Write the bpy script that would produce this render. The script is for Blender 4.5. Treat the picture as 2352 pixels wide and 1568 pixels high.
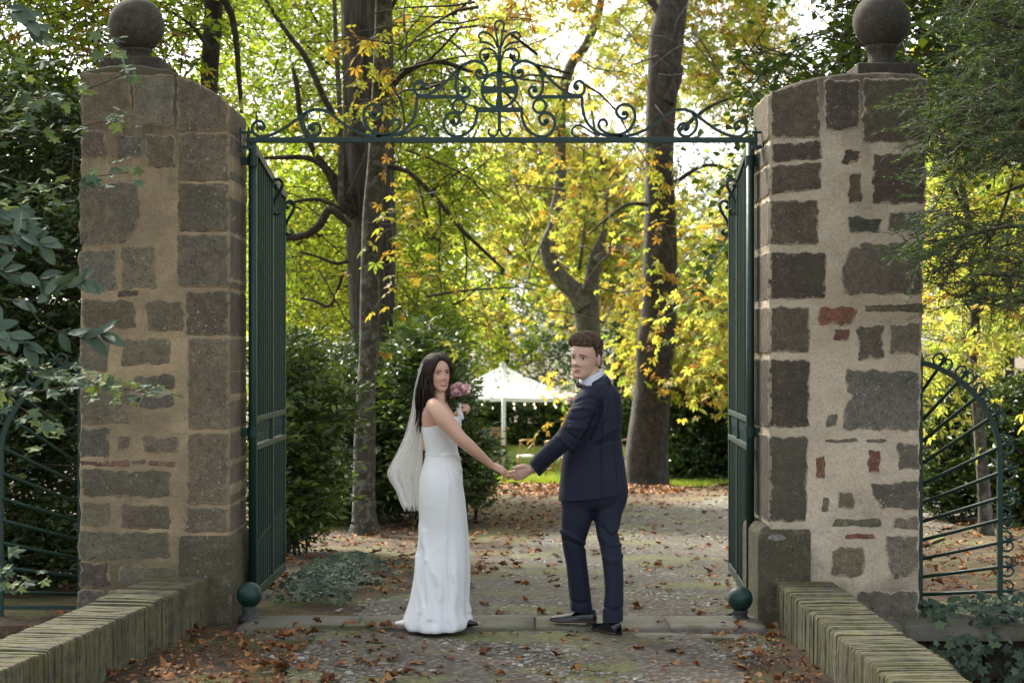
import bpy, bmesh, math, random
import numpy as np
from mathutils import Vector, Matrix, noise as mnoise

R = math.radians
random.seed(7)
RNG = np.random.default_rng(11)
scene = bpy.context.scene
for o in list(bpy.data.objects):
    bpy.data.objects.remove(o)
COL = scene.collection

# ------------------------------------------------------------------ camera, sky, sun, exposure
FD, CX, HY, CAMZ = 4123.0, 1176.0, 804.0, 1.67      # photograph measured at 2352 px wide
camd = bpy.data.cameras.new('camera')
cam = bpy.data.objects.new('camera', camd)
COL.objects.link(cam)
cam.location = (0, 0, CAMZ)
cam.rotation_euler = (R(90), 0, 0)
camd.sensor_width = 36.0
camd.lens = 36.0 * FD / 2352.0
camd.shift_y = (HY - 784.0) / 2352.0
camd.clip_start = 0.1
camd.clip_end = 2000
camd.dof.use_dof = True
camd.dof.focus_distance = 10.7
camd.dof.aperture_fstop = 4.5
scene.camera = cam

SUN_AZ, SUN_EL = -34.0, 40.0       # degrees; azimuth from +Y towards +X
world = bpy.data.worlds.new('World')
scene.world = world
world.use_nodes = True
wn = world.node_tree
wn.nodes.clear()
sky = wn.nodes.new('ShaderNodeTexSky')
sky.sky_type = 'NISHITA'
sky.sun_disc = False
sky.sun_elevation = R(SUN_EL)
sky.sun_rotation = R(SUN_AZ)
sky.dust_density = 3.5
sky.air_density = 1.0
sky.ozone_density = 1.0
hs = wn.nodes.new('ShaderNodeHueSaturation')
hs.inputs['Saturation'].default_value = 0.32
bg = wn.nodes.new('ShaderNodeBackground')
bg.inputs['Strength'].default_value = 0.15
wo = wn.nodes.new('ShaderNodeOutputWorld')
wn.links.new(sky.outputs[0], hs.inputs['Color'])
wn.links.new(hs.outputs[0], bg.inputs['Color'])
wn.links.new(bg.outputs[0], wo.inputs['Surface'])

sund = bpy.data.lights.new('sun', 'SUN')
sun = bpy.data.objects.new('sun', sund)
COL.objects.link(sun)
sund.energy = 4.0
sund.angle = R(9)
sund.color = (1.0, 0.93, 0.80)
_sd = Vector((math.sin(R(SUN_AZ)) * math.cos(R(SUN_EL)), math.cos(R(SUN_AZ)) * math.cos(R(SUN_EL)), math.sin(R(SUN_EL))))
sun.rotation_euler = _sd.to_track_quat('Z', 'Y').to_euler()
sun.location = _sd * 60

vs = scene.view_settings
vs.view_transform = 'Standard'
vs.look = 'None'
vs.exposure = 1.7
vs.gamma = 1.0
vs.use_curve_mapping = False
scene.render.engine = 'CYCLES'
cy = scene.cycles
cy.max_bounces = 7
cy.diffuse_bounces = 4
cy.glossy_bounces = 3
cy.transmission_bounces = 5
cy.transparent_max_bounces = 12
cy.use_adaptive_sampling = True
cy.adaptive_threshold = 0.012
cy.use_denoising = True
cy.sample_clamp_indirect = 6.0
cy.caustics_reflective = False
cy.caustics_refractive = False

# ------------------------------------------------------------------ helpers
def D(x, y, Y):
    """point of the place seen at photo position (x, y) (2352 px wide) that stands Y metres away"""
    return Vector(((x - CX) * Y / FD, Y, CAMZ - (y - HY) * Y / FD))

def S(x, y, Y):
    return D(x / 1.0884, y / 1.0884, Y)

def gz(x, y):
    """height of the ground"""
    x = np.asarray(x, float); y = np.asarray(y, float)
    t = np.clip(y - 12.0, 0, 34.0)
    z = -0.045 * t
    z = z + 0.02 * np.sin(x * 1.3 + y * .7) * np.clip((y - 12.5) / 4, 0, 1)
    # ditch on both sides of the bridge in front of the gate
    outer = np.clip((np.abs(x + 0.1) - 2.22) / 0.12, 0, 1)
    near = np.clip((10.95 - y) / 0.1, 0, 1)
    z = z - 0.9 * outer * near
    return z

def gzf(x, y):
    return float(gz(x, y))

def cloth(name):
    pass

def link(o, parent=None):
    COL.objects.link(o)
    if parent is not None:
        o.parent = parent
    return o

def thing(name, label, cat, loc=(0, 0, 0), group=None):
    o = bpy.data.objects.new(name, None)
    o.empty_display_size = 0.1
    COL.objects.link(o)
    o['label'] = label
    o['category'] = cat
    if group:
        o['group'] = group
    return o

def tag(o, label, cat, group=None):
    o['label'] = label
    o['category'] = cat
    if group:
        o['group'] = group
    return o

def mesh(name, verts, faces, mats, smooth=True, fattr=None, mat_idx=None):
    me = bpy.data.meshes.new(name)
    verts = np.asarray(verts, np.float32).reshape(-1, 3)
    if isinstance(faces, np.ndarray):
        nf, k = faces.shape
        me.vertices.add(len(verts))
        me.vertices.foreach_set('co', verts.ravel())
        me.loops.add(nf * k)
        me.loops.foreach_set('vertex_index', faces.astype(np.int32).ravel())
        me.polygons.add(nf)
        me.polygons.foreach_set('loop_start', np.arange(0, nf * k, k, dtype=np.int32))
        me.update(calc_edges=True)
    else:
        me.from_pydata([tuple(map(float, v)) for v in verts], [], [tuple(map(int, f)) for f in faces])
        me.update()
    if not isinstance(mats, (list, tuple)):
        mats = [mats]
    for m in mats:
        me.materials.append(m)
    if mat_idx is not None:
        me.polygons.foreach_set('material_index', np.asarray(mat_idx, np.int32))
    if smooth:
        me.polygons.foreach_set('use_smooth', np.ones(len(me.polygons), bool))
    if fattr:
        for k, v in fattr.items():
            a = me.attributes.new(k, 'FLOAT', 'POINT')
            a.data.foreach_set('value', np.asarray(v, np.float32))
    return me

def obj(name, me, parent=None, kind=None, color=None):
    o = bpy.data.objects.new(name, me)
    link(o, parent)
    if kind:
        o['kind'] = kind
    if color is not None:
        o.color = (*color, 1.0)
    return o

class MB:
    """collects vertices and faces of one mesh"""
    def __init__(self):
        self.v = []
        self.f = []
    def add(self, v, f):
        b = len(self.v)
        self.v.extend([tuple(map(float, p)) for p in v])
        self.f.extend([tuple(i + b for i in q) for q in f])
        return self
    def box(self, c, s, rot=None):
        x, y, z = s[0] / 2, s[1] / 2, s[2] / 2
        v = [Vector(p) for p in ((-x, -y, -z), (x, -y, -z), (x, y, -z), (-x, y, -z), (-x, -y, z), (x, -y, z), (x, y, z), (-x, y, z))]
        if rot is not None:
            v = [rot @ p for p in v]
        c = Vector(c)
        return self.add([p + c for p in v], [(0, 3, 2, 1), (4, 5, 6, 7), (0, 1, 5, 4), (1, 2, 6, 5), (2, 3, 7, 6), (3, 0, 4, 7)])
    def tube(self, pts, rad, n=8, flat=1.0, up=None, cap=True):
        v, f = tube(pts, rad, n, flat, up, cap)
        return self.add(v, f)
    def lathe(self, prof, c, n=24):
        v = []; f = []
        m = len(prof)
        for (r, z) in prof:
            for k in range(n):
                a = 2 * math.pi * k / n
                v.append((c[0] + r * math.cos(a), c[1] + r * math.sin(a), c[2] + z))
        for i in range(m - 1):
            for k in range(n):
                f.append((i * n + k, i * n + (k + 1) % n, (i + 1) * n + (k + 1) % n, (i + 1) * n + k))
        f.append(tuple(range(n - 1, -1, -1)))
        f.append(tuple((m - 1) * n + k for k in range(n)))
        return self.add(v, f)
    def build(self, name, mat, parent=None, smooth=False, kind=None, color=None, bevel=0):
        me = mesh(name, self.v, self.f, mat, smooth)
        o = obj(name, me, parent, kind, color)
        if bevel:
            md = o.modifiers.new('bevel', 'BEVEL')
            md.width = bevel; md.segments = 2; md.limit_method = 'ANGLE'
        return o

def frames(pts, up=None):
    P = [Vector(p) for p in pts]
    n = len(P)
    T = []
    for i in range(n):
        a = P[max(i - 1, 0)]; b = P[min(i + 1, n - 1)]
        d = (b - a)
        if d.length < 1e-9:
            d = Vector((0, 0, 1))
        T.append(d.normalized())
    out = []
    if up is not None:
        up = Vector(up)
        for t in T:
            s = t.cross(up)
            if s.length < 1e-6:
                s = Vector((1, 0, 0))
            s.normalize()
            out.append((t, s, s.cross(t)))
        return P, out
    s = T[0].orthogonal().normalized()
    for t in T:
        s = (s - t * s.dot(t))
        if s.length < 1e-6:
            s = t.orthogonal()
        s.normalize()
        out.append((t, s, t.cross(s)))
    return P, out

def tube(pts, rad, n=8, flat=1.0, up=None, cap=True):
    P, F = frames(pts, up)
    if not hasattr(rad, '__len__'):
        rad = [rad] * len(P)
    v = []; f = []
    for p, (t, s, u), r in zip(P, F, rad):
        if hasattr(r, '__len__'):
            ra, rb = r
        else:
            ra, rb = r, r * flat
        for k in range(n):
            a = 2 * math.pi * (k + .5) / n
            v.append(p + s * (ra * math.cos(a)) + u * (rb * math.sin(a)))
    m = len(P)
    for i in range(m - 1):
        for k in range(n):
            f.append((i * n + k, i * n + (k + 1) % n, (i + 1) * n + (k + 1) % n, (i + 1) * n + k))
    if cap:
        f.append(tuple(range(n - 1, -1, -1)))
        f.append(tuple((m - 1) * n + k for k in range(n)))
    return v, f

def spline(pts, k=6, closed=False):
    """Catmull-Rom through the points (any dimension)"""
    P = np.asarray(pts, float)
    n = len(P)
    out = []
    for i in range(n - 1):
        p0 = P[max(i - 1, 0)]; p1 = P[i]; p2 = P[i + 1]; p3 = P[min(i + 2, n - 1)]
        for j in range(k):
            t = j / k
            out.append(.5 * ((2 * p1) + (-p0 + p2) * t + (2 * p0 - 5 * p1 + 4 * p2 - p3) * t * t + (-p0 + 3 * p1 - 3 * p2 + p3) * t ** 3))
    out.append(P[-1])
    return np.array(out)

_nd = RNG.normal(size=(14, 3)); _np = RNG.uniform(0, 6.28, 14)
def vnoise(p, freq=1.0, oct=14):
    """smooth pseudo noise in about -1..1 of points (N,3)"""
    p = np.asarray(p, float) * freq
    s = 0
    for i in range(oct):
        w = 1.0 + 0.35 * i
        s = s + np.sin(p @ (_nd[i] * w) + _np[i]) / (1 + .18 * i)
    return s / (oct ** .5) / .9

# ------------------------------------------------------------------ materials
MATS = {}
class NB:
    def __init__(self, name):
        self.m = bpy.data.materials.new(name)
        self.m.use_nodes = True
        self.t = self.m.node_tree
        self.t.nodes.clear()
        self.out = self.t.nodes.new('ShaderNodeOutputMaterial')
    def n(self, typ, **kw):
        nd = self.t.nodes.new(typ)
        for k, v in kw.items():
            if k.startswith('i_'):
                nd.inputs[k[2:].replace('_', ' ')].default_value = v
            else:
                setattr(nd, k, v)
        return nd
    def l(self, a, b):
        self.t.links.new(a, b)
    def coord(self, kind='Object', scale=(1, 1, 1)):
        if kind == 'World':
            c = self.n('ShaderNodeNewGeometry').outputs['Position']
        else:
            c = self.n('ShaderNodeTexCoord').outputs[kind]
        m = self.n('ShaderNodeMapping')
        m.inputs['Scale'].default_value = scale
        self.l(c, m.inputs['Vector'])
        return m.outputs[0]
    def noise(self, vec, scale=5, detail=5, rough=.6, dist=0):
        nd = self.n('ShaderNodeTexNoise')
        nd.inputs['Scale'].default_value = scale
        nd.inputs['Detail'].default_value = detail
        nd.inputs['Roughness'].default_value = rough
        nd.inputs['Distortion'].default_value = dist
        if vec is not None:
            self.l(vec, nd.inputs['Vector'])
        return nd.outputs[0]
    def voro(self, vec, scale=5, feature='F1', out=0):
        nd = self.n('ShaderNodeTexVoronoi')
        nd.feature = feature
        nd.inputs['Scale'].default_value = scale
        self.l(vec, nd.inputs['Vector'])
        return nd.outputs[out]
    def ramp(self, fac, stops, interp='LINEAR'):
        r = self.n('ShaderNodeValToRGB')
        cr = r.color_ramp
        cr.interpolation = interp
        while len(cr.elements) < len(stops):
            cr.elements.new(.5)
        for e, (p, c) in zip(cr.elements, stops):
            e.position = p
            e.color = (*c, 1) if len(c) == 3 else c
        self.l(fac, r.inputs[0])
        return r.outputs[0]
    def mix(self, fac, a, b, blend='MIX'):
        x = self.n('ShaderNodeMix', data_type='RGBA', blend_type=blend)
        for s, i in ((fac, 0), (a, 6), (b, 7)):
            if hasattr(s, 'links'):
                self.l(s, x.inputs[i])
            elif i == 0:
                x.inputs[0].default_value = s
            else:
                x.inputs[i].default_value = (*s, 1)
        return x.outputs[2]
    def math(self, op, a, b=0.0, clamp=False):
        x = self.n('ShaderNodeMath', operation=op)
        x.use_clamp = clamp
        for s, i in ((a, 0), (b, 1)):
            if hasattr(s, 'links'):
                self.l(s, x.inputs[i])
            else:
                x.inputs[i].default_value = s
        return x.outputs[0]
    def bump(self, h, strength=.5, dist=.01, normal=None):
        b = self.n('ShaderNodeBump')
        b.inputs['Strength'].default_value = strength
        b.inputs['Distance'].default_value = dist
        self.l(h, b.inputs['Height'])
        if normal is not None:
            self.l(normal, b.inputs['Normal'])
        return b.outputs[0]
    def bsdf(self, color, rough=.8, normal=None, **kw):
        p = self.n('ShaderNodeBsdfPrincipled')
        if hasattr(color, 'links'):
            self.l(color, p.inputs['Base Color'])
        else:
            p.inputs['Base Color'].default_value = (*color, 1)
        if hasattr(rough, 'links'):
            self.l(rough, p.inputs['Roughness'])
        else:
            p.inputs['Roughness'].default_value = rough
        if normal is not None:
            self.l(normal, p.inputs['Normal'])
        for k, v in kw.items():
            p.inputs[k.replace('_', ' ')].default_value = v
        return p.outputs[0]
    def done(self, surf):
        self.l(surf, self.out.inputs['Surface'])
        return self.m

def m_stone(name='weathered_stone', mortar=None):
    b = NB(name)
    v = b.coord('World')
    oc = b.n('ShaderNodeObjectInfo').outputs['Color']
    n1 = b.noise(v, 3.5, 6, .65)
    n2 = b.noise(v, 38, 5, .7)
    c = b.mix(b.ramp(n1, [(.32, (.0, .0, .0)), (.7, (1, 1, 1))]), oc, (0.95, .93, .9), 'MULTIPLY')
    dark = b.mix(.5, oc, (.035, .028, .02))
    c = b.mix(b.math('MULTIPLY', b.ramp(n1, [(.40, (1, 1, 1)), (.56, (0, 0, 0))]), .6), c, dark)
    c = b.mix(b.math('MULTIPLY', b.ramp(n2, [(.35, (1, 1, 1)), (.6, (0, 0, 0))]), .45), c, (.06, .05, .036))
    n4 = b.noise(v, 13, 7, .75)
    c = b.mix(b.math('MULTIPLY', b.ramp(n4, [(.36, (1, 1, 1)), (.5, (0, 0, 0))]), .55), c, b.mix(.7, oc, (.02, .017, .013)))
    c = b.mix(b.math('MULTIPLY', b.ramp(n4, [(.54, (0, 0, 0)), (.68, (1, 1, 1))]), .5), c, b.mix(.5, oc, (.42, .36, .27)))
    # lichen dots
    vo = b.voro(v, 26)
    gate = b.ramp(b.noise(v, 2.3, 3), [(.46, (0, 0, 0)), (.62, (1, 1, 1))])
    li = b.math('MULTIPLY', b.ramp(vo, [(.10, (1, 1, 1)), (.22, (0, 0, 0))]), gate)
    c = b.mix(b.math('MULTIPLY', li, .8), c, (.42, .43, .38))
    n5 = b.noise(v, 95, 4, .7)
    c = b.mix(b.math('MULTIPLY', b.ramp(n5, [(.36, (1, 1, 1)), (.46, (0, 0, 0))]), .6), c, (.02, .017, .013))
    c = b.mix(b.math('MULTIPLY', b.ramp(n5, [(.58, (0, 0, 0)), (.70, (1, 1, 1))]), .4), c, (.38, .34, .27))
    if mortar:
        # mortar smeared over the rim of the stone
        e = b.n('ShaderNodeAttribute', attribute_name='edge').outputs['Fac']
        e2 = b.math('ADD', e, b.math('MULTIPLY', b.math('SUBTRACT', b.noise(v, 16, 7, .75), .5), 2.4))
        c = b.mix(b.ramp(e2, [(.10, (1, 1, 1)), (.34, (0, 0, 0))]), c, b.mix(n1, tuple(.8 * q for q in mortar), mortar))
    c = b.mix(b.math('MULTIPLY', b.ramp(b.noise(v, 1.7, 4), [(.5, (0, 0, 0)), (.65, (1, 1, 1))]), .4), c, (.09, .085, .045))
    h = b.math('ADD', b.math('MULTIPLY', n2, .6), b.math('ADD', b.noise(v, 120, 3, .6), b.math('MULTIPLY', b.noise(v, 11, 4), 1.6)))
    return b.done(b.bsdf(c, .92, b.bump(h, .9, .012)))

def m_mortar(name, a, bb, stain, zlo, zhi):
    b = NB(name)
    v = b.coord('World')
    n1 = b.noise(v, 2.2, 6, .6)
    n2 = b.noise(v, 55, 5, .7)
    c = b.mix(b.ramp(n1, [(.38, (0, 0, 0)), (.60, (1, 1, 1))]), a, bb)
    blot = b.ramp(b.noise(v, 5.5, 7, .72), [(.50, (0, 0, 0)), (.66, (1, 1, 1))])
    c = b.mix(b.math('MULTIPLY', blot, .3), c, tuple(.5 * q for q in a))
    pit = b.ramp(b.voro(v, 34), [(.06, (1, 1, 1)), (.16, (0, 0, 0))])
    c = b.mix(b.math('MULTIPLY', pit, .18), c, tuple(.3 * q for q in a))
    # dark weathering: streaks running down from the cap, green algae near the foot
    st = b.noise(b.coord('World', (9, 9, .9)), 1.0, 5, .6)
    sep = b.n('ShaderNodeSeparateXYZ')
    b.l(b.coord('World'), sep.inputs[0])
    top = b.math('MULTIPLY_ADD', sep.outputs[2], 1.1)
    top.node.inputs[2].default_value = -zhi * 1.1
    tm = b.ramp(b.math('ADD', top, st), [(.25, (0, 0, 0)), (.8, (1, 1, 1))])
    c = b.mix(b.math('MULTIPLY', tm, .85), c, stain)
    foot = b.math('MULTIPLY_ADD', sep.outputs[2], -1.6)
    foot.node.inputs[2].default_value = zlo * 1.6
    fm = b.ramp(b.math('ADD', foot, b.noise(v, 4, 5)), [(.45, (0, 0, 0)), (.95, (1, 1, 1))])
    c = b.mix(b.math('MULTIPLY', fm, .75), c, (.075, .072, .035))
    c = b.mix(b.math('MULTIPLY', b.ramp(n2, [(.3, (1, 1, 1)), (.55, (0, 0, 0))]), .35), c, (.12, .1, .075))
    h = b.math('ADD', b.math('MULTIPLY', n2, .6), b.math('MULTIPLY', b.noise(v, 7, 5), 2.0))
    return b.done(b.bsdf(c, .95, b.bump(h, .8, .018)))

def m_paint():
    b = NB('green_gate_paint')
    v = b.coord('World')
    n = b.noise(v, 30, 4)
    c = b.mix(b.ramp(n, [(.4, (0, 0, 0)), (.75, (1, 1, 1))]), (.002, .026, .019), (.006, .046, .034))
    sp = b.ramp(b.voro(v, 70), [(.05, (1, 1, 1)), (.14, (0, 0, 0))])
    c = b.mix(b.math('MULTIPLY', sp, .25), c, (.25, .3, .27))
    return b.done(b.bsdf(c, b.ramp(n, [(.3, (.42, .42, .42)), (.8, (.65, .65, .65))]), b.bump(b.noise(v, 160, 3), .15, .003)))

def m_leaf(name, stops, trans=.45, rough=.5, spec=.4, tint_trans=(1.0, 1.0, .35)):
    """leaf with its own colour per leaf, light shines through"""
    b = NB(name)
    a = b.n('ShaderNodeAttribute', attribute_name='tint')
    c = b.ramp(a.outputs['Fac'], stops)
    p = b.bsdf(c, rough, None, Specular_IOR_Level=spec)
    if trans <= 0:
        return b.done(p)
    t = b.n('ShaderNodeBsdfTranslucent')
    b.l(b.mix(1.0, b.mix(.0, c, c), tint_trans, 'MULTIPLY'), t.inputs['Color'])
    mx = b.n('ShaderNodeMixShader')
    mx.inputs[0].default_value = trans
    b.l(p, mx.inputs[1]); b.l(t.outputs[0], mx.inputs[2])
    return b.done(mx.outputs[0])

def m_bark(name, c1, c2, vs=(14, 14, 2.2), bump=1.0, lichen=0.0, moss=0.0):
    b = NB(name)
    v = b.coord('World', vs)
    w = b.coord('World')
    n1 = b.noise(v, 1.0, 6, .65, .6)
    n2 = b.noise(w, 28, 5, .7)
    c = b.mix(b.ramp(n1, [(.38, (0, 0, 0)), (.62, (1, 1, 1))]), c1, c2)
    c = b.mix(b.math('MULTIPLY', n2, .5), c, c1)
    if lichen:
        g = b.ramp(b.noise(w, 9, 6, .75), [(.5, (0, 0, 0)), (.62, (1, 1, 1))])
        c = b.mix(b.math('MULTIPLY', g, lichen), c, (.30, .31, .26))
    if moss:
        g = b.ramp(b.noise(w, 2.2, 5, .65), [(.52, (0, 0, 0)), (.66, (1, 1, 1))])
        c = b.mix(b.math('MULTIPLY', g, moss), c, (.035, .045, .012))
    h = b.math('ADD', n1, b.math('MULTIPLY', n2, .35))
    return b.done(b.bsdf(c, .95, b.bump(h, bump, .03)))

def m_plain(name, col, rough=.6, nscale=30, var=.25, bump=.1, bd=.003, **kw):
    b = NB(name)
    v = b.coord('Object')
    n = b.noise(v, nscale, 4)
    c = b.mix(b.ramp(n, [(.3, (0, 0, 0)), (.7, (1, 1, 1))]), tuple(x * (1 - var) for x in col), tuple(min(x * (1 + var), 1) for x in col))
    return b.done(b.bsdf(c, rough, b.bump(n, bump, bd), **kw))

def m_ground():
    b = NB('earth')
    v = b.coord('World')
    n1 = b.noise(v, 1.1, 6, .6)
    n2 = b.noise(v, 14, 6, .7)
    n3 = b.noise(v, 70, 4, .7)
    c = b.mix(b.ramp(n2, [(.3, (0, 0, 0)), (.7, (1, 1, 1))]), (.020, .0135, .0085), (.060, .040, .025))
    gm = b.ramp(b.math('ADD', b.math('MULTIPLY', n1, .8), b.math('MULTIPLY', n2, .3)), [(.52, (0, 0, 0)), (.61, (1, 1, 1))])
    moss = b.mix(n3, (.055, .07, .012), (.18, .19, .045))
    c = b.mix(b.math('MULTIPLY', gm, .85), c, moss)
    bits = b.ramp(b.voro(b.coord('World', (1, 1, 1)), 55, out=1), [(.0, (.016, .011, .007)), (.5, (.10, .05, .024)), (.8, (.17, .085, .035)), (1, (.24, .17, .11))])
    c = b.mix(b.math('MULTIPLY', b.ramp(b.noise(v, 6, 4), [(.42, (0, 0, 0)), (.56, (1, 1, 1))]), .7), c, bits)
    return b.done(b.bsdf(c, .95, b.bump(b.math('ADD', n2, n3), .9, .015)))

def m_pathbase():
    b = NB('packed_path')
    v = b.coord('World')
    n1 = b.noise(v, 1.6, 5)
    n2 = b.noise(v, 45, 5, .75)
    vo = b.voro(v, 22)
    c = b.mix(n1, (.045, .033, .023), (.095, .075, .054))
    c = b.mix(b.ramp(vo, [(.15, (1, 1, 1)), (.5, (0, 0, 0))]), c, (.17, .16, .14))
    gm = b.ramp(b.noise(v, 1.5, 6, .65), [(.50, (0, 0, 0)), (.60, (1, 1, 1))])
    c = b.mix(b.math('MULTIPLY', gm, .8), c, b.mix(n2, (.06, .072, .014), (.19, .195, .05)))
    return b.done(b.bsdf(c, .85, b.bump(b.math('ADD', n2, b.math('MULTIPLY', vo, -1.5)), .8, .015)))

def m_slab():
    b = NB('threshold_stone')
    v = b.coord('World')
    n1 = b.noise(v, 2.5, 6, .6)
    n2 = b.noise(v, 60, 5, .7)
    c = b.mix(n1, (.085, .075, .058), (.19, .175, .145))
    gm = b.ramp(b.noise(v, 2.0, 6, .7), [(.48, (0, 0, 0)), (.6, (1, 1, 1))])
    c = b.mix(b.math('MULTIPLY', gm, .8), c, (.07, .078, .018))
    c = b.mix(b.math('MULTIPLY', b.ramp(n2, [(.3, (1, 1, 1)), (.5, (0, 0, 0))]), .5), c, (.05, .045, .035))
    return b.done(b.bsdf(c, .85, b.bump(b.math('ADD', n1, n2), .5, .01)))

def m_objcol(name, rough=.85, nscale=40, dark=.5, bump=.4, bd=.004, lichen=0, moss=0):
    b = NB(name)
    v = b.coord('World')
    oc = b.n('ShaderNodeObjectInfo').outputs['Color']
    n = b.noise(v, nscale, 5, .65)
    c = b.mix(b.math('MULTIPLY', b.ramp(n, [(.36, (1, 1, 1)), (.58, (0, 0, 0))]), dark), oc, (.03, .026, .02))
    big = b.noise(v, 3.2, 7, .72)
    c = b.mix(b.math('MULTIPLY', b.ramp(big, [(.44, (1, 1, 1)), (.58, (0, 0, 0))]), dark * .75), c, (.035, .032, .02))
    if moss:
        g = b.ramp(b.noise(v, 7, 6, .7), [(.42, (0, 0, 0)), (.6, (1, 1, 1))])
        c = b.mix(b.math('MULTIPLY', g, moss), c, (.12, .118, .035))
    if lichen:
        g = b.ramp(b.voro(v, 40), [(.08, (1, 1, 1)), (.2, (0, 0, 0))])
        c = b.mix(b.math('MULTIPLY', g, lichen), c, (.4, .4, .35))
    return b.done(b.bsdf(c, rough, b.bump(n, bump, bd)))

def m_pebbles():
    b = NB('pebble_stone')
    a = b.n('ShaderNodeAttribute', attribute_name='tint')
    c = b.ramp(a.outputs['Fac'], [(0, (.055, .046, .035)), (.4, (.13, .115, .092)), (.75, (.22, .205, .18)), (1, (.36, .35, .325))])
    v = b.coord('World')
    c = b.mix(b.math('MULTIPLY', b.noise(v, 60, 4), .4), c, (.08, .062, .04))
    return b.done(b.bsdf(c, .55, b.bump(b.noise(v, 180, 3), .25, .003)))

def m_skin(name, col, spots=(.62, .22, .16)):
    b = NB(name)
    v = b.coord('Object')
    n = b.noise(v, 9, 3)
    c = b.mix(b.math('MULTIPLY', b.ramp(n, [(.45, (0, 0, 0)), (.75, (1, 1, 1))]), .28), col, spots)
    p = b.bsdf(c, .48, b.bump(b.noise(v, 300, 2), .06, .002), Subsurface_Weight=.12, Subsurface_Scale=.01)
    p.node.inputs['Subsurface Radius'].default_value = (1, .35, .2)
    return b.done(p)

def m_cloth(name, col, rough=.8, weave=900, sheen=.3, bump=.15, var=.12):
    b = NB(name)
    v = b.coord('Object')
    n = b.noise(v, weave, 2)
    n2 = b.noise(v, 7, 4)
    c = b.mix(n2, tuple(x * (1 - var) for x in col), tuple(min(1, x * (1 + var)) for x in col))
    return b.done(b.bsdf(c, rough, b.bump(n, bump, .002), Sheen_Weight=sheen, Sheen_Roughness=.4))

def m_hair(name, c1, c2, vs=(160, 160, 10)):
    b = NB(name)
    v = b.coord('Object', vs)
    n = b.noise(v, 1, 3)
    c = b.mix(b.ramp(n, [(.35, (0, 0, 0)), (.7, (1, 1, 1))]), c1, c2)
    return b.done(b.bsdf(c, .6, b.bump(n, .5, .004), Specular_IOR_Level=.25))

def m_veil():
    b = NB('tulle')
    d = b.bsdf((.93, .93, .92), .7)
    t = b.n('ShaderNodeBsdfTranslucent'); t.inputs['Color'].default_value = (.9, .9, .88, 1)
    m1 = b.n('ShaderNodeMixShader'); m1.inputs[0].default_value = .5
    b.l(d, m1.inputs[1]); b.l(t.outputs[0], m1.inputs[2])
    tr = b.n('ShaderNodeBsdfTransparent')
    m2 = b.n('ShaderNodeMixShader'); m2.inputs[0].default_value = .46
    b.l(tr.outputs[0], m2.inputs[1]); b.l(m1.outputs[0], m2.inputs[2])
    return b.done(m2.outputs[0])

def m_emit(name, col, s):
    b = NB(name)
    e = b.n('ShaderNodeEmission')
    e.inputs[0].default_value = (*col, 1); e.inputs[1].default_value = s
    return b.done(e.outputs[0])

M = dict(
    stone=m_stone(), stone_l=m_stone('ochre_set_stone', (.33, .26, .16)), stone_r=m_stone('pale_set_stone', (.52, .44, .325)),
    mortar_l=m_mortar('ochre_mortar', (.27, .212, .135), (.44, .345, .205), (.045, .038, .028), .55, 2.9),
    mortar_r=m_mortar('pale_mortar', (.50, .42, .305), (.64, .545, .41), (.06, .05, .035), .35, 3.1),
    carved=m_objcol('carved_stone', .92, 24, .75, .5, .006, .35),
    paint=m_paint(),
    ground=m_ground(), path=m_pathbase(), slab=m_slab(),
    edge_brick=m_objcol('edge_brick', .95, 18, .75, .9, .010, 0, .6),
    pebble=m_pebbles(),
    bark_furrow=m_bark('furrowed_bark', (.02, .018, .0155), (.10, .092, .08), (16, 16, 1.5), 1.0),
    bark_smooth=m_bark('smooth_bark', (.04, .035, .028), (.09, .08, .064), (6, 6, 4), .45, .5, .25),
    bark_dark=m_bark('chestnut_bark', (.018, .014, .011), (.06, .047, .036), (9, 9, 3), .9, .12, .12),
    bark_moss=m_bark('mossy_bark', (.05, .045, .036), (.115, .103, .084), (6, 6, 4), .5, .3, .75),
    twig=m_plain('twig_bark', (.05, .038, .028), .9),
)

# ------------------------------------------------------------------ ground, paths, threshold
def axis(lo, hi, dense_lo, dense_hi, step, grow=1.18):
    a = list(np.arange(dense_lo, dense_hi + 1e-6, step))
    s = step
    while a[-1] < hi:
        s *= grow; a.append(a[-1] + s)
    s = step; b = []
    x = dense_lo
    while x > lo:
        s *= grow; x -= s; b.append(x)
    return np.array(b[::-1] + a)

def sheet(name, xs, ys, zf, mat, kind='structure', parent=None):
    X, Y = np.meshgrid(xs, ys)
    Z = zf(X, Y)
    nx, ny = len(xs), len(ys)
    idx = np.arange(nx * ny).reshape(ny, nx)
    f = np.stack([idx[:-1, :-1], idx[:-1, 1:], idx[1:, 1:], idx[1:, :-1]], -1).reshape(-1, 4)
    return obj(name, mesh(name, np.stack([X, Y, Z], -1).reshape(-1, 3), f, mat), parent, kind)

def rough_ground(X, Y):
    p = np.stack([X, Y, 0 * X], -1)
    sh = p.shape[:2]
    p = p.reshape(-1, 3)
    n = (vnoise(p, 6) * .008 + vnoise(p, 2.0) * .012).reshape(sh)
    return gz(X, Y) + n * np.clip((60 - Y) / 40, 0, 1) - .012
gx = axis(-600, 600, -3.6, 3.6, .06)
gy = axis(-40, 900, 8.2, 15.0, .07)
ground = sheet('ground', gx, gy, rough_ground, M['ground'])

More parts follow.
